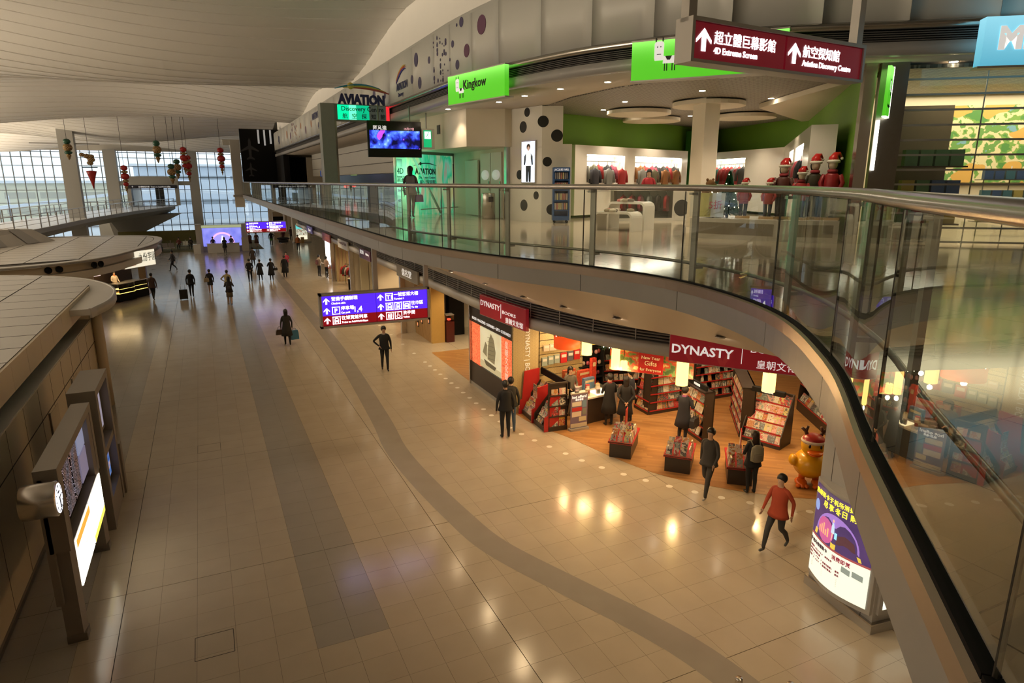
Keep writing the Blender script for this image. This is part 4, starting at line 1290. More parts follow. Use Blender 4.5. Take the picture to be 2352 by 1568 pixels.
# lobby block above the service doors + door wall + post
lb = struct(link('wall_lobby', None))
MB().prism(ccw([(7.17, 23.0), (7.46, 19.3), (8.53, 18.85), (9.6, 19.0), (9.6, 24.5), (8.85, 24.5)]), 8.52, 9.61).build('bulk', 'wall_cream', lb)
MB().bx(7.285, 21.25, 9.0, 7.33, 21.75, 9.28).build('vent_grille', 'grille_dark', lb).rotation_euler = (0, 0, 0)
MB().prism(ccw([(8.78, 19.1), (9.2, 19.1), (9.2, 24.5), (8.9, 24.4)]), ZF, 8.55).build('door_wall', 'wall_cream', lb)
for y in (19.6, 20.5):
    d = MB().bx(8.74, y, ZF + 0.02, 8.79, y + 0.85, 8.4).build('door_leaf', 'white_paint', lb)
    MB().lathe([(0.001, -0.01), (0.16, -0.01), (0.16, 0.01)], (0, 0, 0), 16, 0, 1, 2.0).build('door_port', emat((0.7, 0.72, 0.65), 0.3), d, (8.735, y + 0.42, 7.7)).rotation_euler = (0, PI / 2, 0)
    MB().bx(8.70, y + 0.04, 7.2, 8.74, y + 0.09, 7.5).build('door_handle', 'steel', d)
MB().bx(8.74, 21.6, ZF + 0.02, 8.80, 22.8, 8.2).build('panel_door', 'white_paint', lb)
st = struct(MB().prism(ccw([(8.62, 18.95), (8.80, 18.95), (8.80, 19.12), (8.62, 19.12)]), ZF, 9.6).build('trim_3', 'steel'))
bn = thing('litter_bin', 'slim steel litter bin standing by the service doors', 'bin', (8.35, 19.75, ZF))
MB().lathe([(0.22, 0), (0.22, 0.78), (0.2, 0.82), (0.12, 0.82)], (0, 0, 0), 20).build('body', 'steel', bn)
MB().box((0, -0.215, 0.62), (0.16, 0.02, 0.16)).build('opening', 'black', bn)

# dark exhibition front further along the gallery
da = struct(link('wall_exhibit', None))
MB().bx(6.45, 58, ZF, 6.9, 66, 9.6).build('dark_wall', 'black', da)
MB().bx(3.6, 63.6, ZF, 9, 64.2, 11.9).build('end_screen', 'black', da)
MB().bx(8.7, 32, 7.9, 9.2, 58, 9.6).build('soffit_panel', 'white_paint', da)
MB().bx(12.0, 28, ZF, 12.4, 64, 9.6).build('rear_wall', 'dark_brown', da)
MB().bx(8.7, 24.6, 8.15, 8.95, 32, 9.6).build('soffit_panel', 'white_paint', da)
for y in (26, 27.6, 29.2, 30.8):
    MB().bx(8.66, y, 8.75, 8.70, y + 0.5, 9.05).build('vent_grille', 'grille_dark', da)
    MB().lathe([(0.001, 0), (0.14, 0), (0.10, -0.15), (0.02, -0.3)], (8.64, y + 0.9, 9.1), 10, 0, 0.2, 1).build('speaker_horn', 'alu', da)
for z in (8.4, 9.2):
    MB().bx(8.65, 24.6, z, 8.70, 58, z + 0.02).build('panel_joint', 'grout', da)
for k, x in enumerate((5.05, 5.55, 6.05)):
    MB().bx(x, 63.5, 10.7 - (0.15 if k == 1 else 0), x + 0.14, 63.6, 11.85).build('white_bar', emat((0.7, 0.7, 0.7), 0.25), da)
MB().bx(8.75, 27.0, ZF, 8.8, 31.5, 8.15).build('blue_glass', mat('blue_mural', (0.07, 0.13, 0.22), 0.25, noise=0.4, nscale=1.0), da)
# aeroplane silhouettes on the end screen
pl_ = [(0, 1.0), (0.09, 0.8), (0.1, 0.45), (0.62, 0.1), (0.62, 0.0), (0.1, 0.18), (0.08, -0.35), (0.28, -0.5), (0.28, -0.6), (0, -0.52)]
pl_ = pl_ + [(-x, z) for x, z in reversed(pl_[1:-1])]
for (x, z, s) in ((4.3, 8.35, 0.75), (4.35, 10.0, 1.15)):
    MB().prismy([(x + a * s, z + b * s) for a, b in pl_], 63.57, 63.6).build('plane_silhouette', cmat((0.05, 0.05, 0.055), 0.5), da)
for (x, y, z, w, h, c, s, lab) in ((9.6, 56, 7.85, 0.8, 0.5, (0.25, 0.28, 0.9), 1.6, 'blue flight screen'), (9.0, 54, 7.85, 0.7, 0.45, (0.04, 0.10, 0.35), 1.0, 'dark blue star map screen'), (10.4, 50, 7.9, 0.5, 0.65, (0.35, 0.5, 0.16), 0.9, 'green poster screen')):
    tscr = thing('exhibit_screen', lab + ' glowing inside the dark exhibition hall', 'screen', (x, y, z))
    MB().bx(-w / 2, 0, 0, w / 2, 0.06, h).build('case', 'black', tscr)
    MB().bx(-w / 2 + 0.02, -0.01, 0.02, w / 2 - 0.02, 0, h - 0.02).build('picture', emat(c, s), tscr)
for k in range(6):
    tag(MB().ell((0, 0, 0), (0.05, 0.05, 0.03), 8, 4).build('spot_lamp', 'lens_lit', None, (8.9 + 0.35 * k, 52 + 0.3 * k, 8.42)), 'tiny warm ceiling spot in the dark exhibition hall', 'lamp', 'spots in the exhibition hall')
for k, (x, y) in enumerate(((9.2, 47), (9.9, 50), (10.8, 52))):
    tag(MB().lathe([(0.05, 0), (0.16, 0.05), (0.1, 0.25), (0.02, 0.3)], (0, 0, 0), 12).build('table_lamp', emat((0.8, 0.05, 0.03), 1.4), None, (x, y, 7.05)), 'small red glowing table lamp in the dark exhibition cafe', 'lamp', 'red cafe lamps')
    tt = thing('cafe_table', 'small dark round table under a red lamp in the cafe', 'table', (x, y, ZF), 0, 'cafe tables')
    MB().lathe([(0.35, 0.70), (0.35, 0.73)], (0, 0, 0), 16).build('table_top', 'dark_brown', tt)
    MB().tube([(0, 0, 0), (0, 0, 0.7)], 0.03, 8).build('leg', 'steel_dark', tt)
    MB().lathe([(0.2, 0), (0.2, 0.02)], (0, 0, 0), 14).build('base', 'steel_dark', tt)
# white end column of the gallery
wc = thing('end_column', 'white column with lamps at the far end of the gallery', 'column', (3.25, 66, 5.2))
MB().bx(-0.4, -0.4, 0, 0.4, 0.4, 5.8).build('shaft', 'white_paint', wc)
MB().bx(-1.0, -0.3, 5.4, 0.4, 0.3, 5.9).build('bracket', 'white_paint', wc)
MB().bx(-0.5, -0.5, 0.9, 0.5, 0.5, 1.1).build('foot', 'fascia_grey', wc)

# ------------------------------------------------------------------ clothes shop (upper level)
kk = struct(link('wall_clothes_shop', None))
def wallseg(a, b, z0, z1, m, name, parent, th=0.12):
    a, b = Vector(a), Vector(b)
    d = (b - a)
    o = link(name, MB().bx(0, 0, z0, d.length, th, z1).mesh(name, m), parent, (a.x, a.y, 0), math.atan2(d.y, d.x))
    return o
A_, B_ = (10.2, 18.96), (19.9, 22.4)
wallseg(A_, B_, ZF, 9.62, 'green_wall', 'green_back_wall', kk)
wallseg((9.64, 17.24), A_, ZF, 9.62, 'green_wall', 'green_side_wall', kk)
wallseg(B_, (18.6, 16.6), ZF, 9.62, 'green_wall', 'green_side_wall', kk)
wallseg((18.6, 16.6), (11.45, 9.05), ZF, 9.62, 'green_wall', 'green_side_wall', kk)
# shop ceiling of perforated tiles with round rafts
g = G('egg_crate')
P, X, Y, Z = g.pos()
fx = g.math('FRACT', g.math('MULTIPLY', X, 8)); fy = g.math('FRACT', g.math('MULTIPLY', Y, 8))
j = g.math('MULTIPLY', g.math('GREATER_THAN', fx, 0.2), g.math('GREATER_THAN', fy, 0.2))
g.l(g.mix(j, (0.45, 0.42, 0.36), (0.16, 0.14, 0.12)), g.b.inputs['Base Color'])
csu = struct(MB().prism(ccw([(9.25, 17.5), (8.9, 15.5), (8.95, 13.5), (9.25, 12.2), (9.9, 11.2), (10.9, 10.2), (11.45, 9.6), (21, 14), (21, 23.5), (9.5, 19.5)]), 9.58, 9.62).build('ceiling_clothes_shop', 'egg_crate'))
MB().prism(ccw([(12.0, 9.5), (13.2, 10.2), (18.7, 16.6), (18.6, 16.9), (14.2, 14.4)]), 9.45, 9.57).build('ceiling_drop', 'wall_cream', csu)
rm = MB().prism([(0.95 * math.cos(a * PI / 16), 0.95 * math.sin(a * PI / 16)) for a in range(32)], 0, 0.1).mesh('ceiling_raft', 'wall_cream')
for x, y in ((12.2, 17.2), (14.0, 19.0), (12.6, 14.6), (16, 16.8)):
    link('ceiling_raft', rm, csu, (x, y, 9.44))
# polka-dot shopfront wall
pk = struct(link('wall_polka', None))
f1 = wallseg((8.75, 18.95), (9.09, 17.5), ZF, 9.6, 'white_gloss', 'front_panel', pk)
f2 = wallseg((9.09, 17.5), (9.62, 17.22), ZF, 9.58, 'white_gloss', 'front_panel', pk)
f3 = wallseg((9.62, 17.22), (9.86, 17.1), ZF, 8.54, 'white_gloss', 'front_panel', pk)
def dot(parent, s, z, r):
    q = [(s + r * math.cos(k * PI / 12), r * math.sin(k * PI / 12)) for k in range(24)]
    MB().prismy([(a, ZF + z + b) for a, b in q], -0.004, 0.001).build('polka_dot', 'letter_black', parent)
for s, z, r in ((0.81, 3.14, 0.13), (0.63, 2.74, 0.165), (0.46, 1.37, 0.14), (0.68, 0.47, 0.17), (1.25, 0.77, 0.12)):
    dot(f1, s, z, r)
for s, z, r in ((0.03, 2.84, 0.16), (0.43, 2.45, 0.17), (0.16, 1.73, 0.135), (0.31, 0.37, 0.16)):
    dot(f2, s, z, r)
ps = thing('poster_lightbox', 'backlit poster of a curly haired child on the polka dot wall', 'poster', (8.75, 18.95, ZF), math.atan2(17.5 - 18.95, 9.09 - 8.75))
g = G('poster_sky')
P, X, Y, Z = g.pos(False)
c = g.mix(g.noise(P, 2.5, 3), (0.45, 0.60, 0.85), (0.85, 0.92, 1.0))
g.l(c, g.b.inputs['Base Color']); g.l(c, g.b.inputs['Emission Color']); g.b.inputs['Emission Strength'].default_value = 1.6
MB().bx(0.60, -0.05, 1.12, 1.26, -0.005, 2.34).build('frame', 'steel', ps)
MB().bx(0.63, -0.056, 1.15, 1.23, -0.05, 2.31).build('picture', 'poster_sky', ps)
fig = MB()
fig.disc((0.95, -0.059, 2.16), 0.09, 14, 0)
fig.disc((0.95, -0.060, 2.11), 0.055, 12, 1, sz=1.2)
fig.prismy([(0.84, 1.62), (1.06, 1.62), (1.08, 1.95), (1.0, 2.03), (0.9, 2.03), (0.82, 1.95)], -0.060, -0.057, 2)
fig.prismy([(0.84, 1.98), (0.76, 1.9), (0.74, 1.65), (0.80, 1.65), (0.84, 1.85)], -0.060, -0.057, 3)
fig.prismy([(1.06, 1.98), (1.14, 1.9), (1.16, 1.65), (1.10, 1.65), (1.06, 1.85)], -0.060, -0.057, 3)
fig.prismy([(0.84, 1.16), (0.93, 1.16), (0.95, 1.5), (0.97, 1.16), (1.06, 1.16), (1.07, 1.62), (0.83, 1.62)], -0.060, -0.057, 3)
fig.build('printed_child', [cmat((0.12, 0.07, 0.05), 0.6), emat((0.7, 0.45, 0.35), 0.5), emat((0.8, 0.85, 0.9), 0.8), cmat((0.04, 0.05, 0.08), 0.5)], ps)
# rotating rack
rk = thing('spinner_rack', 'tall blue wheeled rack of hanging accessories against the polka dot wall', 'display rack', (9.45, 16.98, ZF), -0.42)
BLU = cmat((0.03, 0.09, 0.26), 0.4)
MB().bx(-0.24, -0.2, 0.08, 0.24, 0.2, 0.2).build('base', BLU, rk)
for x in (-0.22, 0.22):
    MB().bx(x - 0.02, -0.2, 0.2, x + 0.02, 0.2, 1.5).build('side_panel', BLU, rk)
MB().bx(-0.24, -0.21, 1.44, 0.24, 0.2, 1.56).build('header', BLU, rk)
MB().bx(-0.2, -0.02, 0.2, 0.2, 0.02, 1.44).build('back_panel', BLU, rk)
text('JACQUES FAREL', 'letter_white', rk, (0, -0.215, 1.47), w=0.42, align='C', h=0.06)
for z in (0.35, 0.62, 0.92, 1.2):
    MB().bx(-0.2, -0.2, z, 0.2, 0.0, z + 0.03).build('tray', BLU, rk)
    for k in range(7):
        MB().bx(-0.19 + k * 0.055, -0.17, z + 0.04, -0.15 + k * 0.055, -0.06, z + 0.22).build('hanging_card', cmat(random.choice([(0.5, 0.45, 0.42), (0.45, 0.2, 0.18), (0.25, 0.25, 0.3), (0.55, 0.5, 0.3)]), 0.5), rk)
for x in (-0.18, 0.18):
    for y in (-0.15, 0.15):
        MB().ell((x, y, 0.04), (0.03, 0.03, 0.04), 8, 6).build('caster', 'black', rk)
# white wall units with lit niches and clothes
def niche_unit(label, a, b, zt, holes, group=None):
    a, b = Vector(a), Vector(b)
    d = b - a
    t = thing('wall_unit', label, 'wall unit', (a.x, a.y, ZF), math.atan2(d.y, d.x))
    L = d.length
    zt -= ZF
    zb = 0.85
    xs = [0] + [v for h in holes for v in h] + [L]
    for i in range(0, len(xs), 2):
        MB().bx(xs[i], -0.5, 0.1, xs[i + 1], 0.0, zt).build('upright_panel', 'white_gloss', t)
    for (x0, x1) in holes:
        MB().bx(x0, -0.5, 2.02, x1, 0.0, zt).build('head_panel', 'white_gloss', t)
        MB().bx(x0, -0.5, 0.1, x1, 0.0, zb).build('base_panel', 'white_gloss', t)
        MB().bx(x0, -0.06, zb, x1, 0.0, 2.02).build('niche_back', 'wall_cream', t)
        MB().bx(x0 + 0.05, -0.45, 1.985, x1 - 0.05, -0.25, 2.01).build('strip_light', emat((1.0, 0.94, 0.78), 16.0), t)
        MB().bar((x0, -0.3, 1.82), (x1, -0.3, 1.82), 0.025, 0.025).build('hanging_rail', 'steel', t)
    return t
def garment(label, loc, rz, c, group, s=1.0, trim=None):
    t = thing('garment', label, 'clothing', loc, rz, group)
    m = MB()
    for (w, h, z) in ():
        pass
    prof = [(0.03, 0.02, 0.0), (0.06, 0.04, -0.03), (0.19, 0.07, -0.08), (0.20, 0.09, -0.2), (0.17, 0.09, -0.4), (0.19, 0.10, -0.55)]
    n = 12
    v = []
    for (w, dd, z) in prof:
        for k in range(n):
            a = 2 * PI * k / n
            v.append((w * s * math.cos(a), dd * s * math.sin(a), z * s))
    f = [(i * n + k, i * n + (k + 1) % n, (i + 1) * n + (k + 1) % n, (i + 1) * n + k) for i in range(len(prof) - 1) for k in range(n)]
    MB().add(v, f, 0, True).build('bodice', cmat(c, 0.8), t)
    for sx in (-1, 1):
        MB().tube([(sx * 0.16 * s, 0, -0.08 * s), (sx * 0.24 * s, -0.01, -0.25 * s), (sx * 0.25 * s, -0.02, -0.45 * s)], [0.06 * s, 0.055 * s, 0.05 * s], 8).build('sleeve', cmat(trim or c, 0.8), t)
    MB().tube([(0, 0, 0.0), (0, 0.01, 0.1), (0.02, 0.01, 0.12)], 0.008, 5).build('hanger_hook', 'steel', t)
    return t
GC = [(0.30, 0.02, 0.02), (0.04, 0.035, 0.03), (0.11, 0.10, 0.06), (0.33, 0.03, 0.03), (0.03, 0.03, 0.04), (0.05, 0.13, 0.12), (0.24, 0.10, 0.03), (0.20, 0.20, 0.19), (0.30, 0.05, 0.08), (0.02, 0.02, 0.025)]
GN = {(0.30, 0.02, 0.02): 'dark red', (0.04, 0.035, 0.03): 'charcoal', (0.11, 0.10, 0.06): 'olive', (0.33, 0.03, 0.03): 'bright red', (0.03, 0.03, 0.04): 'navy', (0.05, 0.13, 0.12): 'teal', (0.24, 0.10, 0.03): 'orange brown', (0.20, 0.20, 0.19): 'grey', (0.30, 0.05, 0.08): 'pink red', (0.02, 0.02, 0.025): 'black'}
bd = Vector((B_[0] - A_[0], B_[1] - A_[1])).normalized()
A2 = Vector(A_) + bd * 0.55
U1 = niche_unit('long white wall unit with two lit niches of children clothes', (A2.x, A2.y), tuple(A2 + bd * 6.7), 8.62, [(0.6, 2.65), (3.25, 6.3)])
ang = math.atan2(bd.y, bd.x)
rg = random.Random(9)
for (x0, n_, where) in ((0.72, 8, 'left'), (3.4, 12, 'right')):
    for k in range(n_):
        c = GC[rg.randrange(len(GC))]
        p = A2 + bd * (x0 + k * 0.245)
        nv = Vector((bd.y, -bd.x))
        front = k % 3 == 1
        q = p + nv * (0.55 if front else 0.3)
        garment('%s child garment hanging in the %s niche of the long white unit' % (GN[c], 'shorter' if where == 'left' else 'longer'), (q.x, q.y, ZF + 1.72 - (0.12 if front else 0)), ang + (0 if front else 1.1 + 0.2 * rg.random()), c, 'clothes in the %s niche' % where, 1.05)
U2 = niche_unit('white wall unit with one lit niche beside the green column panel', (19.7, 22.1), (18.45, 16.55), 8.62, [(0.5, 3.0)])
d2 = (Vector((18.45, 16.55)) - Vector((19.7, 22.1))).normalized()
for k in range(8):
    c = GC[rg.randrange(len(GC))]
    p = Vector((19.7, 22.1)) + d2 * (0.7 + k * 0.28) + Vector((d2.y, -d2.x)) * 0.35
    garment('%s child garment hanging in the niche near the fir tree' % GN[c], (p.x, p.y, ZF + 1.72), math.atan2(d2.y, d2.x) + 0.3 * rg.random(), c, 'clothes in the far niche', 1.2)
d3 = (Vector((11.6, 9.35)) - Vector((18.5, 16.55))).normalized()
s3 = Vector((18.3, 16.55))
U3 = niche_unit('white wall unit with two lit niches behind the santa mannequins', (s3.x, s3.y), tuple(s3 + d3 * 9.3), 8.62, [(3.0, 4.6), (5.4, 7.8)])
for k in range(14):
    c = GC[rg.randrange(len(GC))]
    p = s3 + d3 * (3.1 + k * 0.34) + Vector((d3.y, -d3.x)) * 0.35
    if 4.5 < 3.1 + k * 0.34 < 5.45:
        continue
    garment('%s child garment hanging behind the santa mannequins' % GN[c], (p.x, p.y, ZF + 1.72), math.atan2(d3.y, d3.x) + 0.9, c, 'clothes behind the mannequins', 1.05)
# shop column, dark green logo wall
sc_ = thing('shop_column', 'square white column inside the clothes shop', 'column', (12.2, 14.2, ZF))
MB().bx(-0.24, -0.24, 0, 0.24, 0.24, 3.28).build('shaft', 'wall_cream', sc_)
gl_ = thing('logo_wall', 'dark green wall panel with lit cow logo beside the white column', 'wall panel', (17.3, 21.2, ZF), ang)
MB().bx(0, -0.25, 0, 1.9, 0.0, 3.05).build('panel', 'green_dark', gl_)
MB().bx(0.9, -0.3, 1.5, 1.7, -0.26, 2.3).build('logo_plate', cmat((0.62, 0.66, 0.5), 0.5), gl_)
cow(gl_, 1.2, 1.95, 0.6, -0.31)
text('Kingkow', 'letter_black', gl_, (1.3, -0.26, 1.25), h=0.12, align='C')
# curved nesting tables
def arch_table(label, a, b, dep, h):
    a, b = Vector(a), Vector(b)
    d = b - a
    t = thing('arch_table', label, 'table', (a.x, a.y, ZF), math.atan2(d.y, d.x), 'nesting tables')
    L = d.length
    r = 0.14
    out = [(0, 0)] + [(r - r * math.cos(q), h - r + r * math.sin(q)) for q in np.linspace(0, PI / 2, 6)] + [(L - r + r * math.sin(q), h - r + r * math.cos(q)) for q in np.linspace(0, PI / 2, 6)] + [(L, 0)]
    th = 0.05
    inn = [(L - th, 0)] + [(L - r + (r - th) * math.sin(q), h - r + (r - th) * math.cos(q)) for q in np.linspace(PI / 2, 0, 6)] + [(r - (r - th) * math.cos(q), h - r + (r - th) * math.sin(q)) for q in np.linspace(PI / 2, 0, 6)] + [(th, 0)]
    n = len(out)
    m = MB()
    v = [(x, 0, z) for x, z in out] + [(x, 0, z) for x, z in inn[::-1]] + [(x, dep, z) for x, z in out] + [(x, dep, z) for x, z in inn[::-1]]
    f = []
    for i in range(n - 1):
        f += [(i, i + 1, n + i + 1, n + i), (2 * n + i, 3 * n + i, 3 * n + i + 1, 2 * n + i + 1), (i, 2 * n + i, 2 * n + i + 1, i + 1), (n + i, n + i + 1, 3 * n + i + 1, 3 * n + i)]
    f += [(0, n, 3 * n, 2 * n), (n - 1, 3 * n - 1, 4 * n - 1, 2 * n - 1)]
    m.add(v, f).build('shell', 'white_gloss', t)
    return t
arch_table('lower white arched display table heaped with pink hats', (8.72, 14.0), (9.22, 13.1), 0.6, 0.46)
arch_table('taller white arched display table heaped with knitted hats', (9.32, 14.33), (9.82, 13.43), 0.6, 0.68)
rg = random.Random(4)
for (cx_, cy_, zt, n_, lab) in ((9.24, 13.84, 0.46, 10, 'pink folded knit hat heaped on the lower arched table'), (9.84, 14.17, 0.68, 9, 'pale folded knit hat heaped on the taller arched table')):
    for k in range(n_):
        q = (cx_ + rg.uniform(-0.3, 0.3), cy_ + rg.uniform(-0.28, 0.28))
        tag(MB().ell((0, 0, 0.0), (0.09, 0.07, 0.05), 10, 6, 0, -0.6).build('knit_hat', cmat(rg.choice([(0.55, 0.18, 0.18), (0.6, 0.45, 0.4), (0.35, 0.3, 0.22), (0.2, 0.16, 0.14), (0.6, 0.55, 0.45)]), 0.9), None, (q[0], q[1], ZF + zt + 0.03), rg.uniform(0, 3)), lab, 'hat', 'hats on the ' + ('lower' if zt < 0.5 else 'taller') + ' table')
# glass cash counter with hanging clothes
ct = thing('sales_counter', 'white framed glass sales counter with clothes inside and polka dot end', 'counter', (11.4, 17.0, ZF), -0.25)
MB().bx(0, 0, 0.9, 3.2, 0.6, 0.95).build('counter_top', 'white_gloss', ct)
MB().bx(0, 0.3, 0.08, 1.8, 0.6, 0.9).build('back_panel', cmat((0.25, 0.22, 0.19), 0.5), ct)
MB().bx(0.0, 0.0, 0.08, 1.8, 0.02, 0.9).build('front_glass', 'glass_clear', ct)
MB().bx(0, 0, 0, 3.2, 0.6, 0.08).build('plinth', 'white_gloss', ct)
pe = MB().bx(1.8, 0, 0.08, 3.2, 0.6, 0.9).build('dotted_end', 'white_gloss', ct)
for (x, z, r) in ((2.1, 0.38, 0.25), (2.9, 0.5, 0.2), (2.45, 0.8, 0.09)):
    MB().prismy([(x + r * math.cos(k * PI / 12), z + r * math.sin(k * PI / 12)) for k in range(24)], -0.006, 0.0).build('polka_dot', 'letter_black', pe)
for k in range(6):
    c = GC[[0, 3, 8, 7, 1, 3][k]]
    p = Matrix.Rotation(-0.25, 4, 'Z') @ Vector((0.25 + k * 0.28, 0.15, 0))
    garment('%s child garment inside the glass sales counter' % GN[c], (11.4 + p.x, 17.0 + p.y, ZF + 0.78), -0.25 + 0.9, c, 'clothes in the counter', 0.9)
# window display plinth with mannequins
WA, WB, WC = Vector((9.5, 11.35)), Vector((10.4, 9.75)), Vector((11.25, 9.05))
wp = thing('display_window', 'low white window plinth with grilled front below the mannequins', 'display plinth')
for (a, b) in ((WA, WB), (WB, WC)):
    d = (b - a)
    o = link('plinth', MB().bx(0, 0, 0, d.length, 1.4, 0.42).mesh('plinth', 'white_gloss'), wp, (a.x, a.y, ZF), math.atan2(d.y, d.x))
    link('front_grille', MB().bx(0.2, -0.01, 0.1, d.length - 0.1, 0.0, 0.34).mesh('front_grille', cmat((0.30, 0.26, 0.2), 0.4)), o, (0, 0, 0))
def santa(label, x, y, rz, s, coat, trouser, coat2=None):
    t = thing('mannequin', label, 'mannequin', (x, y, ZF + 0.42), rz, 'santa hat mannequins')
    SKN = cmat((0.62, 0.52, 0.38), 0.4)
    MB().bx(-0.24 * s, -0.2 * s, 0, 0.24 * s, 0.2 * s, 0.05).build('base', 'pale_wood', t)
    m = MB()
    for sx in (-1, 1):
        m.tube([(sx * 0.07 * s, -0.02 * s, 0.05), (sx * 0.075 * s, 0, 0.3 * s), (sx * 0.08 * s, 0, 0.6 * s)], [0.055 * s, 0.06 * s, 0.075 * s], 8)
    m.build('trousers', cmat(trouser, 0.8), t)
    MB().lathe([(0.15 * s, 0.5 * s), (0.17 * s, 0.6 * s), (0.15 * s, 0.8 * s), (0.15 * s, 0.92 * s), (0.07 * s, 0.99 * s)], (0, 0, 0), 12, 0, 1, 0.75).build('jacket', cmat(coat, 0.45), t)
    for sx in (-1, 1):
        MB().tube([(sx * 0.14 * s, 0, 0.93 * s), (sx * 0.21 * s, 0.02, 0.76 * s), (sx * 0.17 * s, -0.1 * s, 0.62 * s)], [0.06 * s, 0.055 * s, 0.045 * s], 8).build('sleeve', cmat(coat2 or coat, 0.45), t)
    MB().lathe([(0.05 * s, 0.97 * s), (0.10 * s, 0.98 * s), (0.10 * s, 1.03 * s), (0.05 * s, 1.05 * s)], (0, 0, 0), 12).build('scarf', cmat((0.38, 0.05, 0.06), 0.8), t)
    MB().ell((0, -0.015 * s, 1.14 * s), (0.088 * s, 0.1 * s, 0.118 * s), 14, 10).build('head', SKN, t)
    MB().ell((0, 0.035 * s, 1.13 * s), (0.1 * s, 0.09 * s, 0.13 * s), 12, 8).build('hair', 'black', t)
    h = link('santa_hat', MB().tube([(0, 0, 1.19 * s), (0, 0.01, 1.27 * s), (0.03, 0.03, 1.34 * s), (0.09 * s, 0.04, 1.36 * s), (0.14 * s, 0.05, 1.28 * s)], [0.112 * s, 0.10 * s, 0.065 * s, 0.035 * s, 0.02 * s], 12).mesh('santa_hat', cmat((0.55, 0.015, 0.015), 0.3)), t)
    MB().lathe([(0.10 * s, 1.165 * s), (0.13 * s, 1.18 * s), (0.13 * s, 1.215 * s), (0.10 * s, 1.235 * s)], (0, 0, 0), 14).build('fur_brim', cmat((0.75, 0.70, 0.6), 0.9), h)
    MB().ell((0.145 * s, 0.05, 1.26 * s), (0.033 * s,) * 3, 10, 6).build('bobble', cmat((0.75, 0.70, 0.6), 0.9), h)
    return t
fa = math.atan2(WB.y - WA.y, WB.x - WA.x)
for (f, dep, s, c, tr_, lab, seg) in ((0.52, 0.5, 0.60, (0.35, 0.02, 0.02), (0.03, 0.03, 0.04), 'small santa mannequin in a red jacket beside the fir tree', 0), (0.80, 0.45, 0.60, (0.42, 0.03, 0.03), (0.05, 0.07, 0.10), 'small santa mannequin in a red jacket with jeans', 0), (0.08, 0.65, 0.88, (0.10, 0.03, 0.02), (0.03, 0.03, 0.04), 'tall santa mannequin in a dark checked coat', 1), (0.36, 0.40, 0.76, (0.40, 0.02, 0.02), (0.06, 0.06, 0.07), 'santa mannequin with red hood standing between two taller ones', 1), (0.62, 0.70, 0.94, (0.05, 0.045, 0.025), (0.05, 0.06, 0.08), 'tall santa mannequin in an olive padded jacket and scarf', 1), (0.88, 0.50, 0.95, (0.33, 0.015, 0.02), (0.05, 0.06, 0.08), 'tall santa mannequin in a glossy red coat by the shop edge', 1)):
    a, b = (WA, WB) if seg == 0 else (WB, WC)
    d = (b - a)
    nv = Vector((-d.y, d.x)).normalized()
    p = a + d * f + nv * dep
    santa(lab, p.x, p.y, math.atan2(d.y, d.x) + random.uniform(-0.3, 0.3), s, c, tr_)
def fir(label, p, h, c, nm='fir_tree'):
    t = thing(nm, label, 'tree', (p.x, p.y, ZF + 0.42))
    MB().tube([(0, 0, 0), (0, 0, h)], [0.03, 0.008], 6).build('trunk', 'dark_brown', t)
    m = MB()
    rt = random.Random(int(h * 100))
    for k in range(420):
        q = (k + 0.5) / 420
        z = 0.1 + q * (h - 0.1)
        R = 0.24 * (1 - q) + 0.03
        a = k * 2.399
        d = Vector((math.cos(a), math.sin(a), -0.25))
        e = Vector((0, 0, z)) + d * R
        o = Vector((-math.sin(a), math.cos(a), 0)) * 0.02
        m.add([Vector((0, 0, z + 0.02)) + o, Vector((0, 0, z + 0.02)) - o, e - o * 0.3, e + o * 0.3 + Vector((0, 0, 0.02))], [(0, 1, 2, 3)])
    m.build('needles', cmat(c, 0.35, 0.3), t)
    for k in range(26):
        q = rt.random()
        z = 0.1 + q * (h - 0.15)
        R = 0.24 * (1 - q) + 0.03
        a = rt.uniform(0, 6.28)
        MB().ell((R * math.cos(a), R * math.sin(a), z), (0.012,) * 3, 6, 4).build('fairy_light', emat((1.0, 0.9, 0.6), 5.0), t)
d = (WB - WA); nv = Vector((-d.y, d.x)).normalized()
fir('green tinsel fir tree with tiny lights in the shop window', WA + d * 0.34 + nv * 0.5, 0.95, (0.01, 0.10, 0.035))
fir('gold tinsel tree with tiny lights in the shop window', WA + d * 0.20 + nv * 0.35, 0.7, (0.30, 0.18, 0.04), 'tinsel_tree')
p = WA + d * 0.06 + nv * 0.7
tb = thing('teddy_bear', 'brown teddy bear sitting beside a red hat in the shop window', 'teddy bear', (p.x, p.y, ZF + 0.87))
BRN = cmat((0.22, 0.11, 0.04), 0.95)
MB().ell((0, 0, 0.1), (0.16, 0.12, 0.12), 14, 10).build('body', BRN, tb)
MB().ell((0.02, -0.03, 0.26), (0.1, 0.1, 0.09), 14, 10).build('head', BRN, tb)
for sx in (-1, 1):
    MB().ell((0.02 + sx * 0.08, -0.02, 0.34), (0.035, 0.02, 0.035), 10, 6).build('ear', BRN, tb)
    MB().ell((sx * 0.15, -0.08, 0.08), (0.05, 0.09, 0.05), 10, 6).build('paw', BRN, tb)
bxp = tag(MB().bx(-0.3, -0.25, 0, 0.3, 0.25, 0.45).build('display_box', 'white_gloss', None, (p.x, p.y, ZF + 0.42), fa), 'white display box under the teddy bear in the shop window', 'box')
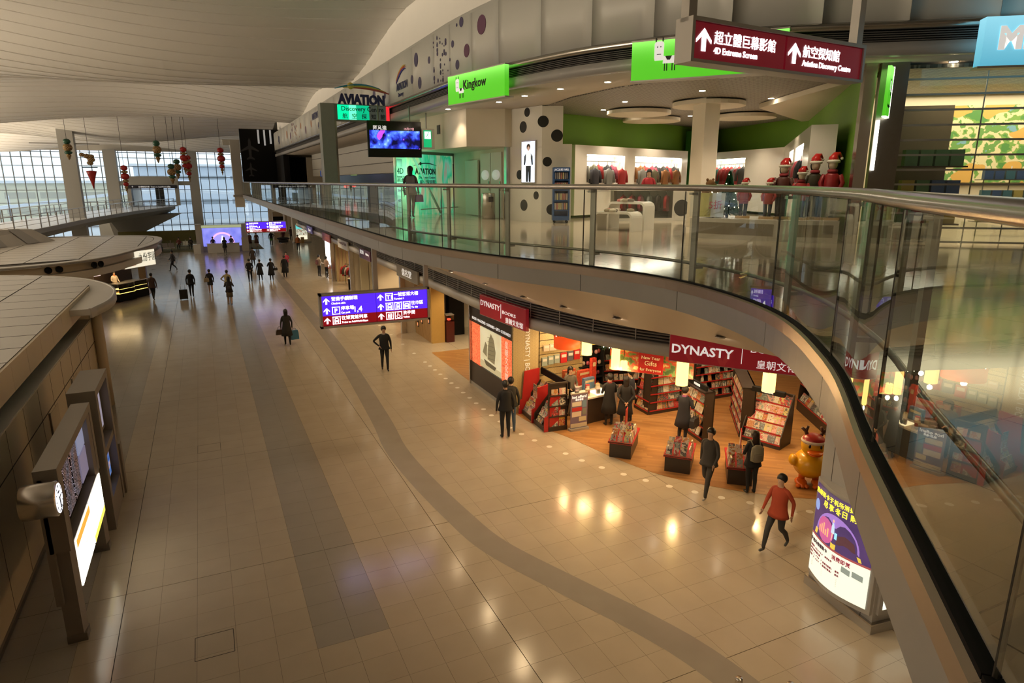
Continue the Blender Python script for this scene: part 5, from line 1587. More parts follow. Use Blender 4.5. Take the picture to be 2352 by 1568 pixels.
for f_, w_, c_, words, lab in ((0.12, 0.34, (0.45, 0.42, 0.12), '', 'plain yellow-green card leaning in the shop window'), (0.27, 0.34, (0.55, 0.60, 0.66), '5折', 'pale blue sale card reading five in the shop window')):
    q = WA + d * f_ + nv * 0.12
    cdp = thing('sale_card', lab, 'sign', (q.x, q.y, ZF + 0.42), fa)
    MB().box((0, 0.04, 0.27), (w_, 0.012, 0.5), 0, 0, -0.15).build('card', cmat(c_, 0.5), cdp)
    if words:
        text(words, cmat((0.45, 0.02, 0.06), 0.5), cdp, (0, -0.01, 0.2), h=0.14, align='C')
# ------------------------------------------------------------------ toy shop behind the roller shutter
ms = struct(link('wall_toy_shop', None))
S0, S1 = Vector((11.95, 8.55)), Vector((16.2, 5.3))
ds = (S1 - S0).normalized(); ns = Vector((-ds.y, ds.x)); sa = math.atan2(ds.y, ds.x)
pst = MB()
MB().prism(ccw([(11.35, 8.95), (11.5, 8.82), (11.62, 8.98), (11.47, 9.12)]), ZF, 9.6).build('steel_post', 'steel', ms)
MB().prism(ccw([(11.55, 8.78), (11.93, 8.5), (12.03, 8.63), (11.65, 8.91)]), ZF, 9.6).build('steel_post', 'steel_dark', ms)
link('strip_lamp', MB().bx(-0.02, -0.02, 7.7, 0.02, 0.02, 8.6).mesh('strip_lamp', emat((1, 0.95, 0.8), 6)), ms, (11.56, 8.72, 0), sa)
t = thing('blade_sign', 'small green blade sign with cow logo on the steel shop post', 'sign', (11.62, 8.62, 8.65), sa + 1.15)
MB().bx(-0.3, -0.03, 0, 0.05, 0.03, 0.85).build('plate', 'green_light', t)
MB().bx(0.05, -0.035, 0, 0.075, 0.035, 0.87).build('lit_edge', emat((1, 0.98, 0.8), 3), t)
MB().bx(-0.3, -0.035, -0.02, 0.075, 0.035, 0.0).build('lit_edge', emat((1, 0.98, 0.8), 3), t)
cow(t, -0.15, 0.45, 0.28, -0.031)
text('Kingkow', 'letter_black', t, (-0.12, -0.035, 0.16), h=0.05, align='C')
sh = thing('roller_shutter', 'closed roller shutter of clear panels and thin metal slats', 'shutter', (S0.x, S0.y, ZF), sa)
for k in range(12):
    z = 0.04 + k * 0.266
    MB().bx(0, -0.02, z, 5.3, 0.02, z + 0.035).build('slat', 'alu', sh)
    MB().bx(0, -0.004, z + 0.035, 5.3, 0.004, z + 0.27).build('clear_panel', 'glass_clear', sh)
for k in range(5):
    MB().bx(1.3 * k + 0.01, -0.012, 0, 1.3 * k + 0.025, 0.012, 3.28).build('link_rod', 'alu', sh)
bk0 = S0 + ns * 4.2
link('toy_back_wall', MB().bx(0.12, 0, ZF, 7, 0.1, 9.6).mesh('toy_back_wall', 'wall_cream'), ms, (bk0.x, bk0.y, 0), sa)
link('toy_ceiling', MB().bx(-0.2, 0.05, 9.5, 7, 4.2, 9.56).mesh('toy_ceiling', 'egg_crate'), ms, (S0.x, S0.y, 0), sa)
link('dark_partition', MB().bx(0.25, 1.6, ZF, 1.45, 1.75, 9.0).mesh('dark_partition', cmat((0.16, 0.13, 0.09), 0.3)), ms, (S0.x, S0.y, 0), sa)
g = G('map_mural')
P, X, Y, Z = g.pos(False)
nz = g.noise(P, 3.0, 3); n2 = g.noise(P, 1.6, 1)
c = g.ramp(nz, [(0.0, (0.10, 0.30, 0.08)), (0.42, (0.22, 0.42, 0.10)), (0.47, (0.80, 0.72, 0.45)), (0.53, (0.80, 0.72, 0.45)), (0.56, (0.16, 0.36, 0.10)), (0.66, (0.20, 0.42, 0.55))], 'CONSTANT')
c = g.mix(g.math('GREATER_THAN', n2, 0.62), c, (0.75, 0.45, 0.12))
g.l(c, g.b.inputs['Base Color'])
q = S0 + ds * 1.75 + ns * 4.1
mr = tag(MB().bx(0, -0.04, 0, 3.2, 0, 1.75).build('wall_mural', 'map_mural', None, (q.x, q.y, ZF + 1.15), sa), 'green and yellow illustrated map mural on the toy shop wall', 'mural')
q2 = S0 + ds * 2.5 + ns * 2.6
tk = thing('toy_stand', 'wire stand with rows of boxed toys below the map mural', 'display stand', (q2.x, q2.y, ZF), sa)
for x in (0.1, 0.6, 1.1, 1.6):
    MB().tube([(x, 0, 0), (x, 0, 1.5)], 0.012, 6).build('wire_upright', 'steel_dark', tk)
for z in (0.3, 0.75, 1.2):
    MB().bx(0, -0.2, z, 1.7, 0.2, z + 0.02).build('wire_shelf', 'steel_dark', tk)
    for k in range(8):
        MB().bx(0.03 + k * 0.205, -0.18, z + 0.02, 0.2 + k * 0.205, -0.05, z + 0.24).build('toy_box', cmat(random.choice([(0.04, 0.08, 0.2), (0.05, 0.14, 0.2), (0.3, 0.06, 0.05), (0.35, 0.3, 0.1)]), 0.4), tk)
q3 = S0 + ds * 0.5 + ns * 1.5
for z, nm in ((0.3, 'lowest'), (0.85, 'middle'), (1.45, 'top')):
    tsx = thing('toy_shelf', nm + ' dark shelf of boxed toys behind the shutter', 'shelf', (q3.x, q3.y, ZF + z), sa)
    MB().bx(0, -0.3, 0, 1.2, 0.0, 0.03).build('board', 'dark_brown', tsx)
    for k in range(4):
        MB().bx(0.05 + k * 0.28, -0.25, 0.03, 0.29 + k * 0.28, -0.05, 0.35).build('toy_box', cmat(random.choice([(0.05, 0.10, 0.28), (0.28, 0.04, 0.04), (0.40, 0.30, 0.08), (0.08, 0.18, 0.10)]), 0.4), tsx)
lamp('toy_shop_light', 'AREA', tuple(S0 + ds * 3.2 + ns * 2.4) + (9.45,), 230, (1, 0.80, 0.52), 5.0, (0, 0, sa), None, 3.4)
# gallery and shop downlights
dlm = MB().lathe([(0.075, 0.0), (0.09, -0.006), (0.09, 0.01), (0.075, 0.02)], (0, 0, 0), 14).mesh('trim_ring', 'steel')
dlg = MB().lathe([(0.072, -0.009), (0.072, -0.006)], (0, 0, 0), 14).mesh('lens', 'lens_lit')
def downlight(label, group, x, y, z, energy, spot=110, color=(1, 0.80, 0.55), cat='lamp'):
    t = thing('downlight', label, cat, (x, y, z), 0, group)
    link('trim_ring', dlm, t)
    link('lens', dlg, t)
    if energy:
        lamp('downlight_beam', 'SPOT', (x, y, z - 0.03), energy, color, 0.07, (0, 0, 0), spot)
for k, f in enumerate((0.09, 0.17, 0.25, 0.33, 0.41, 0.49, 0.57)):
    i = int(f * len(BN))
for (x, y) in ((12.6, 8.15), (10.5, 9.6), (9.0, 11.3), (8.3, 12.9), (7.9, 14.3), (7.7, 15.8), (7.65, 17.3), (7.0, 19.6), (7.2, 26), (7.2, 30)):
    downlight('recessed warm downlight in the gallery soffit', 'gallery downlights', x, y, 9.60, 85)
for (x, y) in ((10.6, 15.6), (11.2, 17.6), (12.8, 18.6), (13.2, 16.4), (14.8, 18.0), (15.1, 19.4), (17.2, 18.4), (13.6, 13.4), (11.0, 13.0), (15.4, 14.8)):
    downlight('recessed bright spot in the perforated clothes shop ceiling', 'clothes shop spots', x, y, 9.575, 140)
# ------------------------------------------------------------------ printed covers: every copy gets its own colours
g = G('cover_print')
oi = g.n('ObjectInfo')
R_ = oi.outputs['Random']
P, X, Y, Z = g.pos(False)
vm = g.n('VectorMath', operation='ADD')
cb = g.n('CombineXYZ')
g.l(g.math('MULTIPLY', R_, 91.7), cb.inputs[0]); g.l(g.math('MULTIPLY', R_, 37.3), cb.inputs[2])
g.l(P, vm.inputs[0]); g.l(cb.outputs[0], vm.inputs[1])
wn = g.n('TexWhiteNoise', noise_dimensions='1D'); g.l(g.math('MULTIPLY', R_, 517.3), wn.inputs['W'])
wn2 = g.n('TexWhiteNoise', noise_dimensions='1D'); g.l(g.math('MULTIPLY', R_, 1313.7), wn2.inputs['W'])
PAL = [(0.0, (0.62, 0.56, 0.46)), (0.14, (0.55, 0.42, 0.30)), (0.26, (0.45, 0.05, 0.05)), (0.36, (0.60, 0.30, 0.28)), (0.46, (0.10, 0.09, 0.09)), (0.56, (0.50, 0.20, 0.06)), (0.66, (0.66, 0.62, 0.54)), (0.76, (0.16, 0.20, 0.20)), (0.84, (0.55, 0.48, 0.18)), (0.92, (0.30, 0.34, 0.30))]
bgc = g.ramp(wn.outputs['Value'], PAL, 'CONSTANT')
fgc = g.ramp(wn2.outputs['Value'], PAL[::-1] and [(p, c) for (p, _), (_, c) in zip(PAL, PAL[::-1])], 'CONSTANT')
blob = g.math('GREATER_THAN', g.noise(vm.outputs[0], 11, 2), 0.52)
c = g.mix(blob, bgc, fgc)
c = g.mix(g.math('GREATER_THAN', g.noise(vm.outputs[0], 28, 2), 0.62), c, (0.62, 0.56, 0.48))
c = g.mix(g.math('GREATER_THAN', g.noise(vm.outputs[0], 21, 1), 0.66), c, (0.05, 0.04, 0.04))
ttl = g.math('MULTIPLY', g.math('GREATER_THAN', Z, 0.205), g.math('GREATER_THAN', g.noise(vm.outputs[0], 45, 0), 0.48))
c = g.mix(ttl, c, g.ramp(wn2.outputs['Value'], [(0, (0.5, 0.03, 0.03)), (0.3, (0.7, 0.65, 0.55)), (0.6, (0.04, 0.04, 0.05)), (0.8, (0.65, 0.5, 0.05))], 'CONSTANT'))
g.l(c, g.b.inputs['Base Color'])
g.b.inputs['Roughness'].default_value = 0.3
mat('paper', (0.62, 0.57, 0.48), 0.7, noise=0.08, nscale=30)
def book_mesh(nm, w, d, h):
    m = MB().bx(-w / 2, 0, 0, w / 2, d, h)
    m.m = [1, 1, 0, 1, 0, 1]
    return m.mesh(nm, ['cover_print', 'paper'])
MAG = [book_mesh('magazine', 0.21, 0.012, 0.28), book_mesh('magazine', 0.20, 0.03, 0.27), book_mesh('magazine', 0.225, 0.02, 0.295)]
PAP = [book_mesh('paperback', 0.14, 0.03, 0.21), book_mesh('paperback', 0.16, 0.04, 0.23), book_mesh('paperback', 0.13, 0.025, 0.19)]
NEWS = [book_mesh('newspaper', 0.30, 0.03, 0.30)]
def place_book(kind, root_m, x, y, z, lean, label, group, rzx=0.0):
    meshes, nm, cat = {'m': (MAG, 'magazine', 'magazine'), 'p': (PAP, 'paperback_book', 'book'), 'n': (NEWS, 'newspaper', 'newspaper')}[kind]
    me = random.choice(meshes)
    o = bpy.data.objects.new(nm, me)
    COL.objects.link(o)
    o.matrix_world = root_m @ Matrix.Translation((x, y, z)) @ Matrix.Rotation(rzx, 4, 'Z') @ Matrix.Rotation(-lean, 4, 'X')
    return tag(o, label, cat, group)
def frame(a, b, z=0.0):
    d = Vector(b) - Vector(a)
    return Matrix.Translation((a[0], a[1], z)) @ Matrix.Rotation(math.atan2(d.y, d.x), 4, 'Z'), d.length
def shelf_unit(label, a, b, dep, h, shelves, book_label, group, kind='m', step=0.23, lean=0.22, slope=0.0, z0=0.12, back='dark_brown', top_sign=None, skip=0.0, edge='shelf_red', cat='bookshelf'):
    """front faces to the right of a->b"""
    mt, L = frame(a, b, 0.006)
    t = thing('book_shelf', label, cat, (a[0], a[1], 0.006), math.atan2(b[1] - a[1], b[0] - a[0]))
    MB().bx(0, 0, 0, L, dep, z0).build('plinth', 'dark_brown', t)
    MB().bx(0, dep - 0.04, z0, L, dep, h).build('back_panel', back, t)
    stepped = slope > 0.035
    for x in (0, L - 0.03):
        if stepped:
            yt = min(dep - 0.06, slope * shelves)
            q = [(0.02, z0), (dep, z0), (dep, h), (yt, h), (0.02, z0 + 0.22)]
            v = [(x, a_, b_) for a_, b_ in q] + [(x + 0.03, a_, b_) for a_, b_ in q]
            MB().add(v, [(4, 3, 2, 1, 0), (5, 6, 7, 8, 9)] + [(i, (i + 1) % 5, 5 + (i + 1) % 5, 5 + i) for i in range(5)]).build('side_panel', 'dark_brown', t)
        else:
            MB().prism([(x, 0.02), (x + 0.03, 0.02), (x + 0.03, dep), (x, dep)], z0, h).build('side_panel', 'dark_brown', t)
    n = shelves
    for k in range(n):
        z = z0 + k * (h - z0 - 0.08) / n
        y0 = slope * k
        MB().bx(0.03, y0, z, L - 0.03, dep - 0.04, z + 0.02).build('shelf_board', 'dark_brown', t)
        MB().bx(0.0, y0 - 0.015, z - 0.01, L, y0, z + 0.026).build('shelf_edge', edge, t)
        m = int((L - 0.1) / step)
        for q in range(m):
            if random.random() < skip:
                continue
            place_book(kind, mt, 0.08 + step * (q + 0.5) + random.uniform(-0.01, 0.01), y0 + 0.02 + random.uniform(0, 0.02), z + 0.022, lean + random.uniform(-0.04, 0.04), book_label, group)
    if not stepped:
        MB().bx(0, 0.0, h - 0.05, L, dep, h).build('top_board', 'dark_brown', t)
    if top_sign:
        MB().bx(L * 0.1, dep * 0.3, h, L * 0.9, dep * 0.5, h + 0.14).build('header_board', 'black', t)
        text(top_sign, 'letter_white', t, (L / 2, dep * 0.3 - 0.01, h + 0.04), h=0.06, align='C')
    return t
# gondola A (end face + long face)
shelf_unit('tall dark gondola with red edged shelves of magazines, beside the hanging gifts banner', (12.72, 16.6), (14.0, 16.58), 0.4, 1.62, 5, 'magazine facing out on the red edged gondola near the gifts banner', 'magazines on the gifts gondola', top_sign='旅遊 TRAVEL')
shelf_unit('stepped end rack of large magazines on the gondola near the gifts banner', (12.70, 17.45), (12.66, 16.62), 0.35, 1.45, 4, 'large magazine on the stepped end rack near the gifts banner', 'magazines on the stepped end rack', slope=0.05, lean=0.3)
shelf_unit('tall magazine stand where a man in a dark coat is reading', (12.88, 15.2), (12.66, 14.0), 0.35, 1.55, 4, 'magazine on the stand read by the man in a dark coat', 'magazines on the reading stand', slope=0.03, lean=0.3, top_sign='時尚雜誌')
shelf_unit('dark gondola with red edged shelves of books behind the round lamp', (14.9, 17.0), (17.0, 16.95), 0.45, 1.6, 5, 'book facing out on the gondola behind the tall lamp', 'books on the rear gondola', kind='p', step=0.17, skip=0.1)
shelf_unit('short end rack with stacked magazines on the rear gondola', (14.86, 17.5), (14.86, 17.02), 0.3, 1.5, 4, 'magazine stacked on the end rack of the rear gondola', 'magazines on the rear end rack', slope=0.04)
shelf_unit('wide slanted rack full of pink women magazines facing the entrance', (13.92, 13.74), (14.32, 12.62), 0.74, 1.5, 5, 'pink women magazine on the slanted rack facing the entrance', 'magazines on the slanted rack', slope=0.13, lean=0.45, step=0.18, top_sign='女性雜誌')
shelf_unit('long dark shelving side with rows of magazines behind the slanted rack', (15.5, 15.9), (14.0, 13.9), 0.4, 1.55, 4, 'magazine on the long dark shelving behind the slanted rack', 'magazines on the long dark shelving', lean=0.35)
shelf_unit('brightly lit wall shelving with slanted books along the pillar side', (17.6, 15.0), (14.9, 9.9), 0.4, 2.1, 3, 'book on the brightly lit slanted wall shelving', 'books on the lit wall shelving', kind='m', step=0.24, lean=0.5, back='white_paint', slope=0.05, z0=0.35)
shelf_unit('dark bookshelf with red shelf edges behind the cashier counter', (11.9, 19.1), (14.3, 18.6), 0.4, 1.75, 4, 'book facing out on the dark shelf behind the cashier counter', 'books behind the counter', kind='p', step=0.18, skip=0.05)
shelf_unit('tall back bookshelf filled with gift boxes and books', (14.6, 20.4), (19.0, 20.0), 0.4, 2.1, 5, 'book on the tall back shelf of the bookshop', 'books on the back shelf', kind='p', step=0.34, skip=0.1)
# toy shelf at the end of the slat wall
ts = thing('toy_shelf', 'dark corner shelf of hanging toys and gift packs beside the slat wall', 'shelf', (11.15, 18.45, 0))
MB().bx(0, 0, 0, 1.1, 0.4, 0.1).build('plinth', 'dark_brown', ts)
MB().bx(0, 0.36, 0.1, 1.1, 0.4, 3.0).build('back_panel', 'black', ts)
MB().bx(0.9, 0, 0.1, 0.95, 0.4, 2.8).build('upright', 'black', ts)
for z in (0.5, 0.9, 1.3):
    MB().bx(0, 0, z, 0.9, 0.4, z + 0.03).build('shelf_board', 'black', ts)
for k in range(34):
    z = 0.58 + (k // 6) * 0.38
    x = 0.09 + (k % 6) * 0.15
    tag(MB().ell((0, 0, 0), (0.065, 0.05, 0.085), 10, 6).build('gift_pack', cmat(random.choice([(0.35, 0.06, 0.09), (0.4, 0.2, 0.2), (0.14, 0.10, 0.11), (0.42, 0.32, 0.24), (0.25, 0.05, 0.04)]), 0.4), None, (11.15 + x, 18.62 + random.uniform(-0.05, 0.05), z + 0.07)), 'small pink or brown gift pack hanging on the dark corner shelf', 'gift', 'gift packs on the corner shelf')
# newspaper rack beside the lit picture wall
shelf_unit('stepped newspaper rack with red ends beside the lightbox wall', (8.98, 18.55), (8.92, 17.62), 0.72, 1.1, 5, 'folded newspaper on the stepped rack by the lightbox wall', 'newspapers by the lightbox wall', kind='n', step=0.30, slope=0.13, lean=0.45, edge='dark_brown', cat='newspaper rack')
shelf_unit('stepped magazine rack with red ends and a hanging red poster', (8.92, 17.55), (8.88, 16.78), 0.72, 1.1, 5, 'magazine on the stepped rack under the red poster', 'magazines under the red poster', kind='m', step=0.23, slope=0.13, lean=0.45, edge='dark_brown', cat='magazine rack')
for i, (y, lab) in enumerate(((18.52, 'tall red end panel of the newspaper rack against the patterned wall'), (17.58, 'red divider panel between the newspaper and magazine racks'), (16.72, 'red outer end panel of the magazine rack'))):
    q = [(0, 0), (0.75, 0), (0.75, 1.5 - 0.25 * (i > 0)), (0.2, 1.45 - 0.3 * (i > 0)), (0.12, 0.5), (0.0, 0.45)]
    tag(MB().prismy(q, -0.02, 0.02).build('rack_end', 'shelf_red', None, (8.86, y, 0.006)), lab, 'panel')
tag(MB().bx(0, -0.01, 0, 0.24, 0.01, 0.42).build('hanging_poster', 'cover_print', None, (8.86, 17.45, 0.95), -PI / 2), 'red and white poster hanging in front of the magazine rack', 'poster')
shelf_unit('narrow black end rack with two columns of cover-out magazines next to the hot offers stand', (9.0, 16.68), (9.62, 16.62), 0.1, 1.55, 4, 'magazine on the narrow black end rack by the hot offers stand', 'magazines on the narrow end rack', lean=0.12, step=0.26, edge='dark_brown')
tag(MB().bx(0, 0, 0, 0.05, 1.9, 0.22).build('counter_rail', 'black', None, (9.7, 16.7, 1.28)), 'black dividing rail between newspaper rack and cashier desk', 'rail')
# pull-up banner
ho = thing('pull_up_banner', 'purple pull-up banner reading hot offers in front of the counter', 'banner', (9.93, 16.45, 0.006), 0.0)
MB().bx(-0.33, -0.08, 0, 0.33, 0.1, 0.07).build('base', 'alu', ho)
MB().bx(-0.30, 0.0, 0.07, 0.30, 0.015, 1.18).build('banner_sheet', mat('banner_purple', (0.17, 0.13, 0.20), 0.5), ho)
MB().bx(-0.31, -0.01, 1.17, 0.31, 0.025, 1.2).build('top_bar', 'alu', ho)
text('hot offers!', 'letter_white', ho, (0, -0.006, 1.04), h=0.085, align='C', bold=0.02)
for (x0, z0, x1, z1, c) in ((-0.25, 0.78, 0.08, 0.92, (0.6, 0.55, 0.48)), (0.11, 0.72, 0.26, 0.95, (0.15, 0.25, 0.35)), (-0.25, 0.62, 0.1, 0.74, (0.45, 0.03, 0.03)), (-0.25, 0.44, 0.08, 0.6, (0.6, 0.52, 0.45)), (0.12, 0.48, 0.26, 0.68, (0.2, 0.22, 0.2)), (0.0, 0.28, 0.26, 0.42, (0.5, 0.45, 0.3)), (-0.29, 0.09, 0.29, 0.22, (0.5, 0.45, 0.35))):
    MB().bx(x0, -0.004, z0, x1, 0.0, z1).build('printed_offer', cmat(c, 0.5), ho)
text('最新優惠', 'letter_white', ho, (0, -0.006, 0.96), h=0.05, align='C')
# cashier counter
cc_ = thing('cashier_counter', 'dark cashier counter with lit glass top crowded with small goods', 'counter', (10.3, 16.75, 0.006), 0.12)
MB().bx(0, 0, 0, 1.15, 0.7, 0.82).build('front_panel', 'dark_brown', cc_)
MB().bx(-0.02, -0.03, 0.82, 1.2, 0.72, 0.87).build('counter_top', 'white_gloss', cc_)
MB().bx(0.55, 0.05, 0.87, 1.1, 0.5, 0.885).build('lit_top', emat((1.0, 0.86, 0.5), 2.2), cc_)
MB().bx(1.15, 0, 0, 1.35, 1.5, 0.85).build('return_panel', 'alu', cc_)
MB().bx(1.15, 0, 0.85, 1.38, 1.55, 0.9).build('return_top', 'glass_clear', cc_)
for k in range(14):
    x, y = 9.75 + 0.13 * k, 16.95 + (k % 3) * 0.22
    b = thing('small_goods', 'small boxed goods standing on the cashier counter', 'goods', (x, y, 0.9), random.uniform(-0.3, 0.3), 'goods on the counter')
    hh = random.uniform(0.1, 0.24)
    MB().bx(-0.06, -0.04, 0, 0.06, 0.04, hh).build('box', cmat(random.choice([(0.5, 0.42, 0.3), (0.45, 0.04, 0.04), (0.55, 0.5, 0.42), (0.35, 0.3, 0.34), (0.5, 0.35, 0.1)]), 0.4), b)
    MB().bx(-0.05, -0.045, hh * 0.3, 0.05, -0.04, hh * 0.8).build('box_label', cmat(random.choice([(0.6, 0.5, 0.4), (0.3, 0.05, 0.04), (0.2, 0.25, 0.2)]), 0.4), b)
# feature wall: lightbox with junk picture, orange panels, dark dado
fw = struct(link('wall_bookshop', None, None, (8.7, 0, 0), -PI / 2))   # local x = -world y, front faces -x world
MB().bx(-22.4, 0, 0, -18.64, 0.3, 0.9).build('dado_panel', 'dark_brown', fw)
MB().bx(-22.4, 0, 2.45, -18.64, 0.3, 3.36).build('head_panel', 'dark_brown', fw)
g = G('orange_scale')
P, X, Y, Z = g.pos(False)
v = g.n('TexVoronoi'); v.inputs['Scale'].default_value = 16; g.l(P, v.inputs['Vector'])
c = g.mix(g.math('GREATER_THAN', v.outputs['Distance'], 0.42), (0.60, 0.085, 0.03), (0.85, 0.20, 0.08))
g.l(c, g.b.inputs['Base Color']); g.l(c, g.b.inputs['Emission Color']); g.b.inputs['Emission Strength'].default_value = 0.75
MB().bx(-22.3, 0.02, 0.9, -21.45, 0.3, 2.45).build('orange_panel', 'orange_scale', fw)
MB().bx(-19.6, 0.02, 0.9, -18.68, 0.3, 2.45).build('orange_panel', 'orange_scale', fw)
for k, ch in enumerate('皇朝文化館'):
    text(ch, emat((0.75, 0.55, 0.42), 0.6), fw, (-19.28, 0.005, 2.12 - k * 0.27), h=0.19)
g = G('sepia_sky')
P, X, Y, Z = g.pos(False)
c = g.mix(g.noise(P, 1.5, 3), (0.50, 0.44, 0.24), (0.82, 0.78, 0.55))
g.l(c, g.b.inputs['Base Color']); g.l(c, g.b.inputs['Emission Color']); g.b.inputs['Emission Strength'].default_value = 0.6
bx_ = MB().bx(-21.45, 0.0, 0.95, -19.6, 0.3, 2.42).build('lit_picture', 'sepia_sky', fw)
SEP = emat((0.10, 0.085, 0.045), 0.5)
SEP2 = emat((0.20, 0.17, 0.09), 0.6)
MB().prismy([(-20.75, 1.35), (-20.15, 1.30), (-20.05, 1.75), (-20.2, 2.15), (-20.45, 2.33), (-20.62, 2.1), (-20.72, 1.75)], -0.008, 0.0).build('junk_sail', SEP2, bx_)
for k in range(6):
    z = 1.42 + k * 0.15
    MB().bar((-20.74, -0.01, z - 0.02), (-20.1 - 0.02 * k, -0.01, z + 0.04), 0.004, 0.012).build('sail_batten', SEP, bx_)
MB().prismy([(-21.2, 1.52), (-20.85, 1.42), (-20.8, 1.85), (-20.95, 1.95)], -0.007, 0.0).build('junk_sail', SEP2, bx_)
MB().prismy([(-21.1, 1.28), (-20.0, 1.22), (-20.1, 1.08), (-20.9, 1.1)], -0.009, 0.0).build('junk_hull', SEP, bx_)
MB().prismy([(-21.45, 1.22), (-19.6, 1.16), (-19.6, 0.95), (-21.45, 0.95)], -0.006, 0.0).build('printed_sea', emat((0.42, 0.36, 0.20), 0.8), bx_)
text('BOOKS • MAGAZINES • SOUVENIRS • GIFTS • STATIONERY', 'letter_white', fw, (-22.2, -0.005, 2.56), h=0.10, w=3.4)
MB().bx(-22.46, -0.06, 0, -22.36, 0.3, 3.36).build('steel_post', 'steel', fw)
MB().bx(-22.36, -0.02, 0.0, -18.64, 0.0, 0.12).build('skirting', 'alu', fw)
# wave-patterned wall facing the corridor end-on and slat wall
g = G('wave_paper')
P, X, Y, Z = g.pos(False)
sx_ = g.math('SUBTRACT', g.math('FRACT', g.math('DIVIDE', X, 0.24)), 0.5)
rowi = g.math('FLOOR', g.math('DIVIDE', Z, 0.06))
half = g.math('MULTIPLY', g.math('MODULO', rowi, 2.0), 0.5)
sx_ = g.math('SUBTRACT', g.math('FRACT', g.math('ADD', g.math('DIVIDE', X, 0.24), half)), 0.5)
zz = g.math('MULTIPLY', g.math('FRACT', g.math('DIVIDE', Z, 0.06)), 0.25)
dd = g.math('SQRT', g.math('ADD', g.math('POWER', sx_, 2.0), g.math('POWER', zz, 2.0)))
rr = g.math('FRACT', g.math('MULTIPLY', dd, 7.0))
c = g.mix(g.math('GREATER_THAN', rr, 0.6), (0.50, 0.40, 0.20), (0.36, 0.27, 0.12))
g.l(c, g.b.inputs['Base Color'])
MB().bx(-0.001, 0, 0, 0.92, 0.12, 3.36).build('patterned_panel', 'wave_paper', fw, (-18.60, 0.0, 0), PI / 2)
wp_ = link('patterned_wall', None, fw, (-18.59, 0, 0), PI / 2)     # local x = world x - 8.7
text('DYNASTY | BOOKS', emat((0.72, 0.66, 0.55), 0.35), wp_, (0.42, -0.012, 2.85), h=0.17, rot=(0, PI / 2, 0), sx=0.9)
sl = link('slat_wall', None, fw, (-18.58, 0, 0), PI / 2)
MB().bx(0.95, 0.05, 0, 2.6, 0.12, 3.36).build('slat_backing', 'grout', sl)
for k in range(14):
    MB().bx(0.95, 0.0, k * 0.24 + 0.012, 2.6, 0.05, k * 0.24 + 0.228).build('slat_board', 'wave_paper', sl)
for (x, z, w, h, c) in ((1.05, 2.05, 0.22, 0.2, 0), (1.28, 2.05, 0.25, 0.22, 0), (1.55, 2.12, 0.22, 0.24, 1), (1.78, 2.15, 0.2, 0.24, 1), (2.0, 2.15, 0.16, 0.24, 2), (2.2, 2.18, 0.2, 0.28, 2), (1.0, 1.55, 0.2, 0.28, 3), (1.23, 1.58, 0.2, 0.28, 3), (1.46, 1.6, 0.2, 0.28, 3), (1.70, 1.58, 0.24, 0.34, 4), (1.97, 1.62, 0.22, 0.32, 5), (2.22, 1.64, 0.22, 0.34, 4)):
    col = [(0.5, 0.4, 0.3), (0.22, 0.40, 0.20), (0.14, 0.09, 0.06), (0.26, 0.32, 0.28), (0.45, 0.02, 0.02), (0.10, 0.10, 0.12)][c]
    nm = ['photo book', 'pale green folder', 'brown leather album', 'grey boxed set', 'red offer poster', 'dark offer poster'][c]
    tt_ = thing('wall_display', nm + ' displayed on the cream slat wall', 'display', (8.7 + x, 18.55, z), 0, nm + 's on the slat wall')
    MB().bx(0, -0.06, 0, w, 0.0, h).build('cover', cmat(col, 0.4), tt_)
    MB().bx(0.03, -0.064, h * 0.55, w - 0.03, -0.06, h * 0.85).build('cover_title', cmat((0.6, 0.55, 0.48), 0.5), tt_)
# red and white gift hamper display on the counter end
for k, (x, y, z, w, h, c) in enumerate(((10.5, 18.1, 0.9, 0.5, 0.55, (0.5, 0.12, 0.05)), (11.0, 18.0, 0.9, 0.5, 0.5, (0.55, 0.08, 0.04)), (11.3, 17.9, 0.9, 0.2, 0.9, (0.5, 0.05, 0.03)), (10.95, 17.6, 0.75, 0.45, 0.5, (0.10, 0.18, 0.30)))):
    hm = thing('gift_hamper', ['orange printed gift box behind the cashier', 'flat red printed gift box beside the tall one', 'tall narrow red printed gift box', 'blue printed doll gift box in front of the red ones'][k], 'gift box', (x, y, z), 0.2)
    MB().bx(-w / 2, -0.06, 0, w / 2, 0.06, h).build('carton', mat('hamper_%d' % k, c, 0.3, noise=0.7, nscale=14), hm)
    MB().bx(-w / 2 + 0.04, -0.065, h * 0.7, w / 2 - 0.04, -0.06, h * 0.85).build('carton_title', cmat((0.6, 0.5, 0.3), 0.4), hm)
tag(MB().bx(-0.55, -0.3, 0, 0.55, 0.3, 0.9).build('back_counter', 'white_gloss', None, (10.9, 18.1, 0.0), 0.05), 'white back counter under the printed gift boxes', 'counter')
